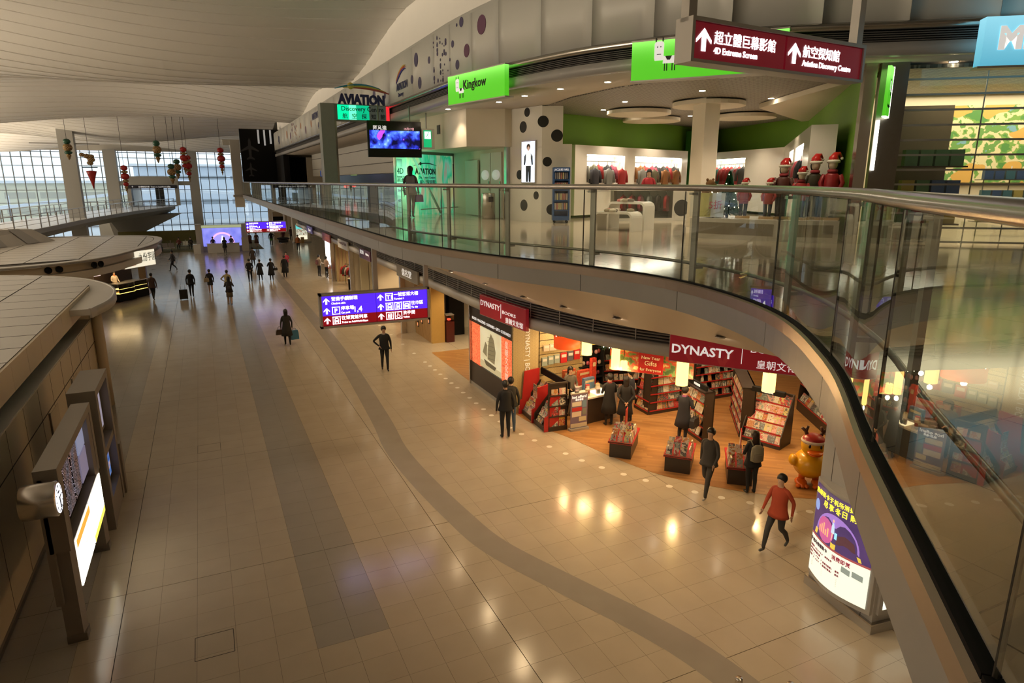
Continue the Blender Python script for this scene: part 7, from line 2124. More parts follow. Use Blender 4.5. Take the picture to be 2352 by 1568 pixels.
for k in range(9):
    garment(['red robe hanging on the souvenir rack', 'dark robe hanging on the souvenir rack', 'pale robe hanging on the souvenir rack'][k % 3], (9.3 + 0.28 * k * math.cos(-1.2), 49.6 + 0.28 * k * math.sin(-1.2), 1.4), -1.2 + 1.3, [(0.40, 0.02, 0.02), (0.05, 0.04, 0.03), (0.5, 0.42, 0.35)][k % 3], ['red', 'dark', 'pale'][k % 3] + ' souvenir robes', 1.4)
sb = thing('souvenir_table', 'dark low souvenir table with a pale cloth near the shop edge', 'table', (9.5, 46.6, 0.006), -0.9)
MB().bx(-0.5, -0.35, 0, 0.5, 0.35, 0.75).build('body', 'black', sb)
MB().bx(-0.55, -0.4, 0.75, 0.3, 0.4, 0.79).build('cloth', cmat((0.6, 0.52, 0.42), 0.8), sb)
MB().lathe([(0.15, 0.79), (0.2, 0.9), (0.1, 0.98)], (0.35, 0.0, 0), 12).build('red_bowl', 'shelf_red', sb)
# bright promotional light column beside the couple
lc = thing('light_column', 'bright white advertising column with red side by the standing couple', 'advertising column', (9.1, 54.6, 0.006), -0.4)
MB().bx(-0.3, -0.25, 0.1, 0.3, 0.25, 2.9).build('lit_face', emat((1.0, 0.97, 0.92), 3.2), lc)
MB().bx(0.3, -0.26, 0, 0.75, 0.26, 3.0).build('red_side', 'shelf_red', lc)
ct_ = thing('promotion_table', 'small red and white promotion table beside the bright column', 'table', (9.0, 53.2, 0.006), -0.4)
MB().bx(-0.3, -0.3, 0, 0.3, 0.3, 0.8).build('body', cmat((0.55, 0.45, 0.38), 0.5), ct_)
MB().bx(-0.33, -0.33, 0.8, 0.33, 0.33, 0.84).build('top', 'shelf_red', ct_)
for k in range(6):
    MB().bx(-0.3 + k * 0.1, -0.1, 0.84, -0.23 + k * 0.1, 0.1, 1.0).build('packet', cmat(random.choice([(0.4, 0.03, 0.03), (0.55, 0.5, 0.45)]), 0.4), ct_)
# advertising pillar far away
ap = thing('advert_pillar', 'cream free-standing advertising pillar with lit group photo far down the concourse', 'pillar', (11.1, 86, 0))
MB().bx(-1.1, -0.2, 0, 0.95, 1.0, 3.4).build('core', 'wall_cream', ap)
MB().bx(-1.15, -0.25, 0, 1.0, 1.05, 0.15).build('base_trim', 'alu', ap)
g = G('crowd_photo')
P, X, Y, Z = g.pos(False)
nz = g.noise(P, 6.5, 3)
c = g.ramp(nz, [(0.3, (0.04, 0.07, 0.04)), (0.42, (0.35, 0.30, 0.22)), (0.5, (0.65, 0.6, 0.5)), (0.58, (0.10, 0.18, 0.10)), (0.7, (0.45, 0.12, 0.10))])
c = g.mix(g.math('GREATER_THAN', Z, 1.75), c, (0.10, 0.52, 0.50))
g.l(c, g.b.inputs['Base Color']); g.l(c, g.b.inputs['Emission Color']); g.b.inputs['Emission Strength'].default_value = 1.2
MB().bx(-0.75, -0.23, 0.95, 0.58, -0.2, 2.25).build('photo', 'crowd_photo', ap)
MB().bx(-0.72, -0.23, 0.45, 0.55, -0.2, 0.93).build('caption_panel', emat((0.85, 0.82, 0.62), 1.0), ap)
MB().bx(-0.3, -0.6, 0, 0.1, -0.3, 0.75).build('lectern_front', 'pale_wood', ap)
vm_ = thing('vending_front', 'dark lit shop front with red display left of the advertising pillar', 'shop front', (9.2, 92, 0))
MB().bx(-0.9, 0, 0, 0.9, 0.6, 3.6).build('body', cmat((0.45, 0.34, 0.22), 0.5), vm_)
MB().bx(-0.8, -0.03, 1.0, 0.5, 0, 2.3).build('lit_window', mat('shop_glow', (0.3, 0.12, 0.08), 0.4, noise=0.8, nscale=4, emit=(0.5, 0.2, 0.12), es=0.6), vm_)
MB().bx(-0.85, -0.04, 2.4, 0.6, 0, 3.0).build('header_board', 'black', vm_)
# far promotion counter with arch picture
pc0 = thing('promotion_counter', 'grey promotion stand with glowing dome picture and white counter', 'counter', (1.75, 78.0, 0))
for x in (-2.3, 2.3):
    MB().bx(x - 0.3, 0.6, 0, x + 0.3, 1.4, 3.0).build('pier', 'alu', pc0)
MB().bx(-2.0, 1.0, 0, 2.0, 1.2, 2.9).build('back_panel', 'alu', pc0)
g = G('dome_print')
P, X, Y, Z = g.pos(False)
c = g.mix(g.noise(P, 1.2, 3), (0.05, 0.07, 0.45), (0.30, 0.30, 0.75))
g.l(c, g.b.inputs['Base Color']); g.l(c, g.b.inputs['Emission Color']); g.b.inputs['Emission Strength'].default_value = 1.4
MB().bx(-1.95, 0.97, 0.6, 1.95, 1.0, 2.55).build('picture', 'dome_print', pc0)
dm = [(1.2 * math.cos(a), 0.85 + 1.25 * math.sin(a)) for a in np.linspace(0, PI, 18)]
MB().prismy(dm, 0.94, 0.96).build('dome_picture', emat((0.75, 0.35, 0.55), 1.5), pc0)
dm2 = [(1.05 * math.cos(a), 0.85 + 1.08 * math.sin(a)) for a in np.linspace(0, PI, 18)]
MB().prismy(dm2, 0.92, 0.939).build('dome_picture', emat((0.25, 0.22, 0.75), 1.5), pc0)
MB().prismy([(-0.2, 0.85), (0.2, 0.85), (0.05, 1.7), (-0.05, 1.7)], 0.90, 0.919).build('figure_picture', emat((0.7, 0.75, 0.95), 1.6), pc0)
MB().bx(-2.0, 0.7, 2.6, 2.0, 1.2, 2.85).build('header_board', emat((0.35, 0.38, 0.22), 0.9), pc0)
MB().bx(-1.6, -0.35, 0, 1.6, 0.25, 0.95).build('counter_front', 'white_gloss', pc0)
MB().bx(-1.65, -0.4, 0.95, 1.65, 0.3, 1.0).build('counter_top', 'white_gloss', pc0)
MB().bx(1.85, -0.55, 0, 2.55, -0.45, 1.5).build('leaning_board', cmat((0.55, 0.5, 0.42), 0.6), pc0).rotation_euler = (-0.12, 0, 0)
tag(MB().bx(-0.35, -0.2, 0, 0.35, 0.2, 1.0).build('lectern', 'white_gloss', None, (-0.85, 77.6, 0)), 'white lectern standing beside the far promotion stand', 'lectern')
# olive screen wall and carpet of the seating area
cp_ = struct(MB().bx(-9, 80.0, 0.002, 6, 93, 0.012).build('floor_carpet', cmat((0.12, 0.10, 0.03), 0.9)))
sw_ = tag(MB().bx(-9.5, 93, 0, -0.6, 93.2, 1.5).build('screen_wall', cmat((0.16, 0.15, 0.05), 0.7)), 'low olive screen wall behind the seating area', 'screen')
gl0 = thing('glass_screen', 'low clear glass screen around the seating area', 'screen', (0, 0, 0))
for k in range(6):
    MB().bx(-8 + k * 1.5, 82.0, 0.05, -6.55 + k * 1.5, 82.02, 1.1).build('glass_panel', 'glass_clear', gl0)
    MB().bx(-8.03 + k * 1.5, 81.98, 0, -7.97 + k * 1.5, 82.04, 1.15).build('post', 'steel', gl0)
def bench(lab, x, y, rz):
    t = thing('bench_seat', lab, 'bench', (x, y, 0.012), rz, 'waiting benches')
    for k in range(3):
        MB().box((k * 0.62, 0, 0.42), (0.56, 0.5, 0.05)).build('seat', 'steel_dark', t)
        MB().box((k * 0.62, 0.27, 0.68), (0.56, 0.04, 0.45), 0, 0, -0.2).build('backrest', 'steel_dark', t)
    for k in (0, 2):
        MB().tube([(k * 0.62, -0.25, 0), (k * 0.62, 0, 0.4), (k * 0.62, 0.25, 0)], 0.02, 5).build('leg', 'steel', t)
    MB().bar((-0.3, 0, 0.36), (1.54, 0, 0.36), 0.05, 0.05).build('beam', 'steel', t)
bench('steel waiting bench with seated traveller near the glass screen', -4.6, 80.9, 0.2)
bench('steel waiting bench with two seated travellers near the lectern', -2.7, 83.0, -0.15)
for k in range(6):
    t = thing('queue_post', 'steel queue barrier post near the promotion stand', 'post', (4.4 + 0.12 * k, 79 + 3.5 * k, 0), 0, 'queue posts')
    MB().tube([(0, 0, 0), (0, 0, 0.95)], 0.03, 8).build('post_tube', 'steel', t)
    MB().lathe([(0.16, 0), (0.16, 0.03)], (0, 0, 0), 14).build('base', 'steel_dark', t)
# ------------------------------------------------------------------ lanterns and kite hanging in the hall
RED, GRN, GLD = mat('lantern_red', (0.42, 0.012, 0.015), 0.25), mat('lantern_green', (0.02, 0.10, 0.06), 0.3), None
g = G('lantern_check')
P, X, Y, Z = g.pos(False)
ck_ = g.n('TexChecker'); ck_.inputs['Scale'].default_value = 12; g.l(P, ck_.inputs['Vector'])
ck_.inputs['Color1'].default_value = (0.45, 0.30, 0.10, 1); ck_.inputs['Color2'].default_value = (0.12, 0.05, 0.03, 1)
g.l(ck_.outputs['Color'], g.b.inputs['Base Color'])
def lantern(label, x, y, ztop, zbot, kind):
    t = thing('lantern_string', label, 'lantern', (x, y, zbot))
    H = ztop - zbot
    if kind == 'g':
        seq = [(0.25, 0.86, 0.14, 'lantern_green'), (0.32, 0.58, 0.19, 'lantern_check'), (0.27, 0.34, 0.09, 'lantern_green'), (0.17, 0.20, 0.09, 'lantern_check'), (0.10, 0.10, 0.07, 'lantern_check'), (0.05, 0.03, 0.04, 'lantern_check')]
    else:
        seq = [(0.25, 0.90, 0.10, 'lantern_red'), (0.24, 0.76, 0.06, 'lantern_check'), (0.31, 0.60, 0.125, 'lantern_red'), (0.22, 0.44, 0.06, 'lantern_check'), (0.20, 0.32, 0.08, 'lantern_red'), (0.13, 0.20, 0.06, 'lantern_check'), (0.08, 0.11, 0.05, 'lantern_check'), (0.04, 0.04, 0.04, 'lantern_check')]
    for r, f, hh, m in seq:
        MB().ell((0, 0, f * H), (r, r, hh * H), 14, 8).build('bulb', m, t)
    MB().tube([(0, 0, 0), (0, 0, ceil_z(x, y) - zbot)], 0.012, 4).build('cord', 'black', t)
lantern('green and gold lantern string hanging in front of the tall grey column', -8.59, 60, 10.58, 9.05, 'g')
lantern('red lantern string hanging beside the dragon kite over the footbridge', -5.12, 60, 8.7, 6.6, 'r')
lantern('green and gold lantern string hanging highest over the portal', -2.70, 60, 10.6, 8.9, 'g')
lantern('green and gold lantern string hanging behind its twin near the grey pier', -1.5, 63, 9.3, 7.7, 'g')
lantern('green and gold lantern string hanging in front of its twin near the grey pier', -1.86, 60, 8.85, 7.3, 'g')
lantern('red lantern string overlapping another red one near the grey pier', -0.86, 60, 10.15, 8.0, 'r')
lantern('red lantern string hanging behind the overlapping pair near the grey pier', -0.65, 62, 9.6, 7.4, 'r')
lantern('red lantern string hanging alone near the black exhibition wall', 1.85, 60, 10.15, 7.95, 'r')
kt = thing('dragon_kite', 'red and gold dragon ornament tapering to a point below the ceiling', 'ornament', (-7.3, 60, 6.88))
MB().lathe([(0.01, 0.0), (0.12, 0.5), (0.28, 1.1), (0.36, 1.35), (0.05, 1.4)], (0, 0, 0), 10).build('cone', 'lantern_red', kt)
MB().bx(-0.55, -0.04, 1.6, 0.45, 0.04, 1.68).build('cross_bar', 'black', kt)
for x, z, r in ((0.0, 1.95, 0.22), (0.1, 2.2, 0.26), (-0.15, 2.45, 0.24), (-0.45, 2.55, 0.2), (0.15, 2.45, 0.18)):
    MB().ell((x, 0, z), (r, 0.15, r * 0.8), 10, 6).build('scale', 'lantern_check', kt)
MB().tube([(0, 0, 2.6), (0, 0, ceil_z(-7.3, 60) - 6.88)], 0.012, 4).build('cord', 'black', kt)
# ------------------------------------------------------------------ lower downlights under the gallery soffit
def soffit_z(o):
    for (a, za), (b, zb) in zip(sec[:-1], sec[1:]):
        if a <= o <= b:
            return za + (zb - za) * (o - a) / (b - a)
    return 4.65
for i, (p, nr) in enumerate(normals(catmull(path[::2], 0.8))):
    pass
cum, lastp, nxt = 0, path[0], 3.0
for (p, nr) in EN:
    cum += math.hypot(p[0] - lastp[0], p[1] - lastp[1])
    lastp = p
    if cum >= nxt and p[1] < 66:
        nxt = cum + (1.75 if p[1] < 30 else 3.5)
        o = 2.9
        x, y = p[0] + nr[0] * o, p[1] + nr[1] * o
        downlight('recessed warm downlight in the sloping gallery underside', 'soffit downlights', x, y, soffit_z(o) - 0.02, 130 if p[1] < 30 else 210, 125, (1, 0.72, 0.40))
for (x, y) in ((10.6, 17.6), (12.2, 15.9), (11.6, 14.6), (13.4, 15.2), (14.6, 16.3), (16.2, 18.4), (13.2, 19.6), (12.6, 12.9), (14.9, 13.2), (15.8, 14.8), (10.2, 18.0), (18.4, 18.6)):
    downlight('recessed warm spot in the bookshop ceiling', 'bookshop spots', x, y, 3.385, 115, 120, (1, 0.70, 0.38))
for (x, y) in ((10.0, 24.5), (10.2, 27.5), (12.5, 28.0), (10.0, 33.5), (10.2, 36.0), (10.4, 40.0), (10.4, 46.5), (10.6, 49.0), (10.2, 53.5)):
    downlight('recessed warm spot in the ceiling of the shop row', 'shop row spots', x, y, 3.385, 230, 130, (1, 0.74, 0.42))
# ------------------------------------------------------------------ people: one skinned body each, clothing and hair as children
BODIES = []
SKIN_T = [(0.50, 0.30, 0.20), (0.56, 0.36, 0.25), (0.45, 0.27, 0.18)]
def loft(rings, n=16):
    v = []
    for (z, rx, ry, yo) in rings:
        for k in range(n):
            a = 2 * PI * k / n
            v.append((rx * math.cos(a), yo + ry * math.sin(a), z))
    f = [(i * n + k, i * n + (k + 1) % n, (i + 1) * n + (k + 1) % n, (i + 1) * n + k) for i in range(len(rings) - 1) for k in range(n)]
    f += [tuple(range(n - 1, -1, -1)), tuple(len(v) - n + k for k in range(n))]
    return MB().add(v, f, 0, True)
ARMS = {
    'down': ((0.25, 0.03, 1.12), (0.255, -0.04, 0.87)),
    'fwd': ((0.25, -0.06, 1.13), (0.23, -0.22, 0.95)),
    'back': ((0.25, 0.14, 1.14), (0.25, 0.11, 0.89)),
    'behind': ((0.27, 0.11, 1.14), (0.07, 0.19, 0.95)),
    'counter': ((0.25, -0.02, 1.12), (0.13, -0.27, 1.06)),
    'hip': ((0.40, 0.06, 1.18), (0.22, -0.06, 1.02)),
    'reach': ((0.29, -0.14, 1.22), (0.20, -0.38, 1.38)),
    'hold': ((0.26, -0.02, 1.12), (0.12, -0.22, 1.20)),
    'strap': ((0.27, 0.00, 1.13), (0.17, -0.16, 1.30)),
    'crate': ((0.25, -0.10, 1.14), (0.16, -0.35, 1.02)),
}
LEGS = {
    'stand': (((0.095, -0.02, 0.50), (0.095, 0.02, 0.09), (0.115, -0.13, 0.04)),) * 2,
    'walk': (((0.09, -0.20, 0.53), (0.09, -0.30, 0.11), (0.095, -0.44, 0.07)), ((0.09, 0.02, 0.50), (0.09, 0.30, 0.17), (0.095, 0.21, 0.04))),
    'step': (((0.09, -0.10, 0.51), (0.09, -0.12, 0.09), (0.10, -0.27, 0.04)), ((0.09, 0.03, 0.50), (0.09, 0.17, 0.12), (0.10, 0.04, 0.04))),
    'sit': (((0.12, -0.42, 0.50), (0.12, -0.40, 0.09), (0.13, -0.54, 0.04)),) * 2,
}
def person(label, x, y, face, top, bottom, h=1.70, z=0.0, legs='stand', arms=('down', 'down'), hair=(0.012, 0.010, 0.009), long_hair=False, shoes=(0.015, 0.013, 0.012), coat=None, skirt=None, bare=False, sleeve=True, collar=None, faced=False, flip=False, lean=0.0, group=None, skin=None):
    s = h / 1.72
    t = thing('person', label, 'person', (x, y, z), math.radians(face) + PI / 2, group)
    t.scale = (s, s, s)
    V, E_, R, BONE, ROOT = [], [], [], [], []
    def node(p, r, par=None, bone=None):
        V.append(p); R.append(r)
        i = len(V) - 1
        if par is not None:
            E_.append((par, i)); BONE.append((par, i, bone))
        else:
            ROOT.append(i)
        return i
    sit = legs == 'sit'
    dz = -0.42 if sit else 0.0
    def T(p):
        k = max(0.0, p[2] - 0.95)
        return (p[0], p[1] - lean * k, p[2] + dz)
    pel = node(T((0, 0.0, 0.95)), 0.115)
    wa = node(T((0, 0, 1.10)), 0.105, pel, 'top')
    ch = node(T((0, 0.0, 1.28)), 0.125, wa, 'top')
    nb = node(T((0, 0.01, 1.43)), 0.075, ch, 'top')
    nk = node(T((0, -0.005, 1.50)), 0.05, nb, 'skin')
    jw = node(T((0, -0.03, 1.565)), 0.066, nk, 'skin')
    sk = node(T((0, -0.005, 1.65)), 0.088, jw, 'skin')
    node(T((0, 0.005, 1.70)), 0.062, sk, 'skin')
    hands = []
    for i, sx in enumerate((1, -1)):
        e, w = ARMS[arms[i]]
        sh_ = node(T((sx * 0.165, 0.0, 1.40)), 0.062, nb, 'top')
        el = node(T((sx * e[0], e[1], e[2])), 0.046, sh_, 'top' if sleeve is not None else 'skin')
        wr = node(T((sx * w[0], w[1], w[2])), 0.03, el, 'top' if sleeve else 'skin')
        d = (Vector(T(w)) - Vector(T(e))).normalized()
        d = Vector((sx * d.x, d.y, d.z))
        side = Vector((sx, 0, 0)) - d * d.dot(Vector((sx, 0, 0)))
        side = side.normalized() if side.length > 0.2 else Vector((0, -1, 0))
        wv = Vector(V[wr])
        pm_ = node(tuple(wv + d * 0.055), 0.030, wr, 'skin')
        node(tuple(wv + d * 0.095), 0.026, pm_, 'skin')
        nrm = d.cross(side)
        fwd = Vector((0, -1, 0)) - d * d.dot(Vector((0, -1, 0)))
        fwd = fwd.normalized() if fwd.length > 0.2 else nrm
        across = d.cross(fwd).normalized()
        for q, L in enumerate((0.075, 0.085, 0.08, 0.062)):
            b0 = wv + d * 0.085 + fwd * (0.024 - q * 0.016)
            bend = across * (-sx * 0.25)
            f0 = node(tuple(b0), 0.009)
            f1 = node(tuple(b0 + (d + bend * 0.3).normalized() * L * 0.5), 0.0085, f0, 'skin')
            node(tuple(b0 + (d + bend * 0.3).normalized() * L * 0.5 + (d + bend * 1.8).normalized() * L * 0.5), 0.007, f1, 'skin')
        b0 = wv + d * 0.03 + fwd * 0.02
        f0 = node(tuple(b0), 0.011)
        f1 = node(tuple(b0 + (d * 0.6 + fwd * 0.8).normalized() * 0.035), 0.010, f0, 'skin')
        node(tuple(b0 + (d * 0.6 + fwd * 0.8).normalized() * 0.035 + (d * 0.9 + fwd * 0.2).normalized() * 0.03), 0.008, f1, 'skin')
        hands.append(wv + d * 0.1)
    for i, sx in enumerate((1, -1)):
        k, a, to = LEGS[legs][i if not flip else 1 - i]
        lb = 'skin' if bare else 'bottom'
        hz = 0.92 + dz
        hp = node((sx * 0.085, 0.0, hz), 0.105, pel, 'bottom')
        th = node((sx * (0.085 + k[0]) / 2, k[1] / 2, (hz + k[2]) / 2), 0.090, hp, 'bottom' if not bare else 'skin')
        kn = node((sx * k[0], k[1], k[2]), 0.066, th, lb)
        cf = node((sx * (k[0] + a[0]) / 2, (k[1] + a[1]) / 2 + 0.015, k[2] + (a[2] - k[2]) * 0.35), 0.062, kn, lb)
        an = node((sx * a[0], a[1], a[2]), 0.042, cf, lb)
        hl = node((sx * a[0], a[1] + 0.025, max(0.035, a[2] - 0.055)), 0.034, an, 'shoe')
        node((sx * to[0], to[1], max(0.032, to[2])), 0.033, hl, 'shoe')
    # nose and ears rooted inside the head
    f0 = node(T((0, -0.07, 1.615)), 0.014); node(T((0, -0.108, 1.598)), 0.012, f0, 'skin')
    for sx in (1, -1):
        f0 = node(T((sx * 0.07, 0.005, 1.63)), 0.012); node(T((sx * 0.092, 0.012, 1.615)), 0.016, f0, 'skin')
    me = bpy.data.meshes.new('body')
    me.from_pydata(V, E_, [])
    o = link('body', me, t)
    md = o.modifiers.new('skin', 'SKIN')
    md.branch_smoothing = 0.3
    md.use_smooth_shade = True
    sv_ = me.skin_vertices[0].data
    for i, r in enumerate(R):
        sv_[i].radius = (r, r)
        sv_[i].use_root = i in ROOT
    sb_ = o.modifiers.new('smooth', 'SUBSURF')
    sb_.levels = sb_.render_levels = 1
    sc = skin or random.choice(SKIN_T)
    mats_ = {'skin': cmat(sc, 0.5), 'top': cmat(top, 0.8), 'bottom': cmat(bottom, 0.8), 'shoe': cmat(shoes, 0.4)}
    BODIES.append((o, V, BONE, mats_, R))
    # hair
    cz, cy = T((0, 0, 1.66))[2], T((0, 0, 1.66))[1]
    m = MB().ell((0, 0, 0), (0.104, 0.121, 0.112), 16, 9, 0, -0.5)
    Rm = Matrix.Translation((0, cy + 0.012, cz + 0.004)) @ Matrix.Rotation(-0.72, 4, 'X')
    m.v = [tuple(Rm @ Vector(p)) for p in m.v]
    if long_hair:
        m2 = loft([(cz - 0.30, 0.05, 0.02, cy + 0.085), (cz - 0.2, 0.085, 0.035, cy + 0.075), (cz - 0.05, 0.10, 0.06, cy + 0.055), (cz + 0.05, 0.09, 0.06, cy + 0.045)], 12)
        m.add(m2.v, m2.f, 0, True)
    m.build('hair', cmat(hair, 0.45), t)
    if faced:
        fm = MB()
        for sx in (1, -1):
            fm.ell((sx * 0.033, cy - 0.082, cz - 0.022), (0.013, 0.008, 0.007), 8, 6, 0)
            fm.box((sx * 0.033, cy - 0.088, cz + 0.0), (0.03, 0.008, 0.006), 0, 0)
        fm.ell((0, cy - 0.090, cz - 0.098), (0.024, 0.008, 0.007), 8, 6, 1)
        fm.build('face', [cmat((0.02, 0.015, 0.012), 0.4), cmat((0.38, 0.10, 0.09), 0.5)], t)
    # clothing shells
    def TT(rings):
        return [(zz + dz, rx, ry, yo - lean * max(0, zz - 0.95)) for zz, rx, ry, yo in rings]
    if coat:
        c_, hem = coat
        fl_ = 0.02 + 0.10 * (0.95 - hem)
        loft(TT([(hem, 0.20 + fl_, 0.16 + fl_, 0.0), ((hem + 0.95) / 2, 0.20 + fl_ / 2, 0.155, 0), (0.97, 0.185, 0.145, 0), (1.12, 0.17, 0.13, 0), (1.28, 0.185, 0.14, 0.0), (1.40, 0.17, 0.115, 0.005), (1.455, 0.09, 0.085, 0.005)])).build('coat', cmat(c_, 0.85), t)
    else:
        loft(TT([(0.90, 0.172, 0.135, 0), (1.0, 0.168, 0.13, 0), (1.12, 0.155, 0.12, 0), (1.28, 0.175, 0.132, 0.0), (1.40, 0.16, 0.105, 0.005), (1.45, 0.085, 0.08, 0.005)])).build('shirt', cmat(top, 0.85), t)
    if skirt:
        c_, hem = skirt
        loft([(hem, 0.19, 0.16, 0), ((hem + 0.98) / 2, 0.19, 0.155, 0), (0.98, 0.165, 0.13, 0)]).build('skirt', cmat(c_, 0.85), t)
    if collar:
        loft(TT([(1.42, 0.10, 0.095, 0), (1.46, 0.085, 0.08, 0), (1.50, 0.07, 0.068, -0.005)]), 14).build('scarf', cmat(collar, 0.8), t)
    bpy.context.view_layer.update() if False else None
    rz = math.radians(face) + PI / 2
    W = Matrix.Translation((x, y, z)) @ Matrix.Rotation(rz, 4, 'Z') @ Matrix.Scale(s, 4)
    return t, [W @ p for p in hands], W
def finish_people():
    dg = bpy.context.evaluated_depsgraph_get()
    for (o, V, BONE, mats_, R) in BODIES:
        ev = o.evaluated_get(dg)
        me = bpy.data.meshes.new_from_object(ev)
        n = len(me.vertices)
        co = np.zeros(n * 3); me.vertices.foreach_get('co', co); co = co.reshape(-1, 3)
        A = np.array([V[a] for a, b, t in BONE]); B = np.array([V[b] for a, b, t in BONE])
        ra = np.array([(R[a] + R[b]) / 2 for a, b, t in BONE])
        def near(p):
            d = B - A
            tt = np.clip(((p[:, None] - A[None]) * d[None]).sum(2) / (d * d).sum(1)[None], 0, 1)
            q = A[None] + tt[..., None] * d[None]
            return (np.linalg.norm(p[:, None] - q, axis=2) / ra[None]).argmin(1)
        keys = ['skin', 'top', 'bottom', 'shoe']
        me.materials.clear()
        for k in keys:
            me.materials.append(mats_[k])
        ce = np.zeros(len(me.polygons) * 3); me.polygons.foreach_get('center', ce)
        nb_ = near(ce.reshape(-1, 3))
        me.polygons.foreach_set('material_index', [keys.index(BONE[i][2]) for i in nb_])
        me.polygons.foreach_set('use_smooth', [True] * len(me.polygons))
        # flatten the trunk a little front to back
        vb = near(co)
        trunk = np.isin(vb, [0, 1, 2])
        ym = co[trunk, 1].mean() if trunk.any() else 0
        co[trunk, 1] = ym + (co[trunk, 1] - ym) * 0.86
        co[trunk, 0] *= 1.12
        me.vertices.foreach_set('co', co.ravel())
        me.name = 'body'
        me.update()
        o.modifiers.clear()
        old = o.data
        o.data = me
        bpy.data.meshes.remove(old)
def bag(label, p, rz, w, d, h, c, handle=0.14, nm='handbag', cat='bag', strap=True):
    t = thing(nm, label, cat, (p[0], p[1], p[2] - handle - h), rz)
    m = MB()
    q = [(-w / 2, 0), (w / 2, 0), (w / 2 * 0.9, h * 0.75), (w / 2 * 0.75, h), (-w / 2 * 0.75, h), (-w / 2 * 0.9, h * 0.75)]
    m.prismy(q, -d / 2, d / 2)
    m.build('bag_body', cmat(c, 0.5), t)
    if strap:
        MB().tube([(-w * 0.25, 0, h * 0.95), (-w * 0.15, 0, h + handle * 0.8), (0, 0, h + handle), (w * 0.15, 0, h + handle * 0.8), (w * 0.25, 0, h * 0.95)], 0.008, 6).build('handle', cmat(c, 0.5), t)
    return t
BLK, NVY, GRY = (0.012, 0.012, 0.014), (0.018, 0.020, 0.030), (0.10, 0.10, 0.10)
# --- near the lightbox wall
person('man in black sweater and trousers standing close to another person by the lightbox wall', 7.62, 16.86, 80, BLK, BLK, 1.75, arms=('down', 'down'), coat=(BLK, 0.86), shoes=(0.02, 0.02, 0.02))
person('person in dark jacket and blue jeans walking beside the man in black', 7.98, 17.25, 70, (0.03, 0.03, 0.028), (0.07, 0.11, 0.17), 1.70, legs='step', arms=('fwd', 'down'), coat=((0.03, 0.03, 0.028), 0.84), shoes=(0.22, 0.09, 0.03))
# --- at the counter
person('woman in black suit with red collar standing at the cashier counter', 11.0, 16.42, 80, BLK, BLK, 1.66, arms=('counter', 'counter'), coat=(BLK, 0.45), bare=False, long_hair=False, collar=(0.20, 0.02, 0.02))
person('woman in long black coat with hands behind her back at the counter', 11.30, 15.98, 65, BLK, BLK, 1.66, arms=('behind', 'behind'), coat=(BLK, 0.5), long_hair=True)
person('man in dark suit standing beside the women at the counter', 11.72, 16.35, 120, NVY, NVY, 1.74, arms=('behind', 'down'), coat=(NVY, 0.80), collar=(0.5, 0.45, 0.4))
person('cashier in grey top standing behind the counter', 10.35, 17.75, -100, (0.12, 0.11, 0.09), BLK, 1.62, arms=('counter', 'counter'), long_hair=True, faced=True)
t, hd, W = person('man in dark coat and purple scarf reading at the magazine stand', 12.15, 14.25, 25, NVY, NVY, 1.72, arms=('reach', 'strap'), coat=(NVY, 0.55), collar=(0.28, 0.08, 0.20))
tag(MB().bx(-0.1, -0.01, 0, 0.1, 0.01, 0.26).build('open_magazine', 'cover_print', None, tuple(hd[0] + Vector((0.02, 0.0, -0.1))), 1.9), 'magazine held open by the man in the purple scarf', 'magazine')
bag('black shoulder bag on the man in the purple scarf', (12.30, 13.95, 1.12), 0.4, 0.36, 0.14, 0.28, BLK, 0.25)
t, hd, W = person('woman in black with long hair seen from behind at the book table', 11.62, 11.0, 70, BLK, BLK, 1.60, arms=('counter', 'counter'), coat=(BLK, 0.80), long_hair=True, hair=(0.03, 0.014, 0.008))
bp_ = thing('backpack', 'grey backpack on the back of the woman in black', 'backpack', tuple((W @ Vector((0, 0.17, 0.98)))), math.radians(70) + PI / 2)
GB = cmat((0.27, 0.25, 0.18), 0.7)
MB().lathe([(0.10, 0), (0.16, 0.03), (0.165, 0.2), (0.15, 0.36), (0.08, 0.42)], (0, 0.03, 0), 16, 0, 1, 0.5).build('pack_body', GB, bp_)
MB().lathe([(0.10, 0.03), (0.125, 0.06), (0.12, 0.2), (0.09, 0.22)], (0, 0.085, 0), 14, 0, 1, 0.45).build('front_pocket', cmat((0.18, 0.16, 0.12), 0.7), bp_)
for sx in (1, -1):
    MB().tube([(sx * 0.09, -0.03, 0.40), (sx * 0.11, -0.14, 0.50), (sx * 0.12, -0.27, 0.42), (sx * 0.13, -0.20, 0.15)], 0.018, 6).build('strap', GB, bp_)
person('thin walker in dark clothes striding past the book tables', 10.55, 11.35, 205, (0.05, 0.045, 0.04), (0.05, 0.045, 0.04), 1.72, legs='walk', arms=('fwd', 'back'), coat=((0.05, 0.045, 0.04), 0.82), shoes=(0.4, 0.38, 0.35))
person('walker in orange red jacket and dark trousers on the tiles', 10.2, 8.85, 190, (0.45, 0.07, 0.03), (0.05, 0.05, 0.05), 1.66, legs='walk', arms=('back', 'fwd'), coat=((0.45, 0.07, 0.03), 0.80), shoes=(0.1, 0.1, 0.1), flip=True)
person('man in dark suit with hand on hip walking under the direction sign', 6.15, 25.5, 262, BLK, BLK, 1.80, legs='step', arms=('down', 'hip'), coat=(BLK, 0.86), collar=(0.35, 0.28, 0.25), faced=True)
t, hd, W = person('woman in long dark coat carrying a handbag and blue shopping bag', 3.05, 31.6, 92, (0.03, 0.028, 0.024), BLK, 1.68, legs='step', arms=('down', 'down'), coat=((0.03, 0.028, 0.024), 0.48), long_hair=True)
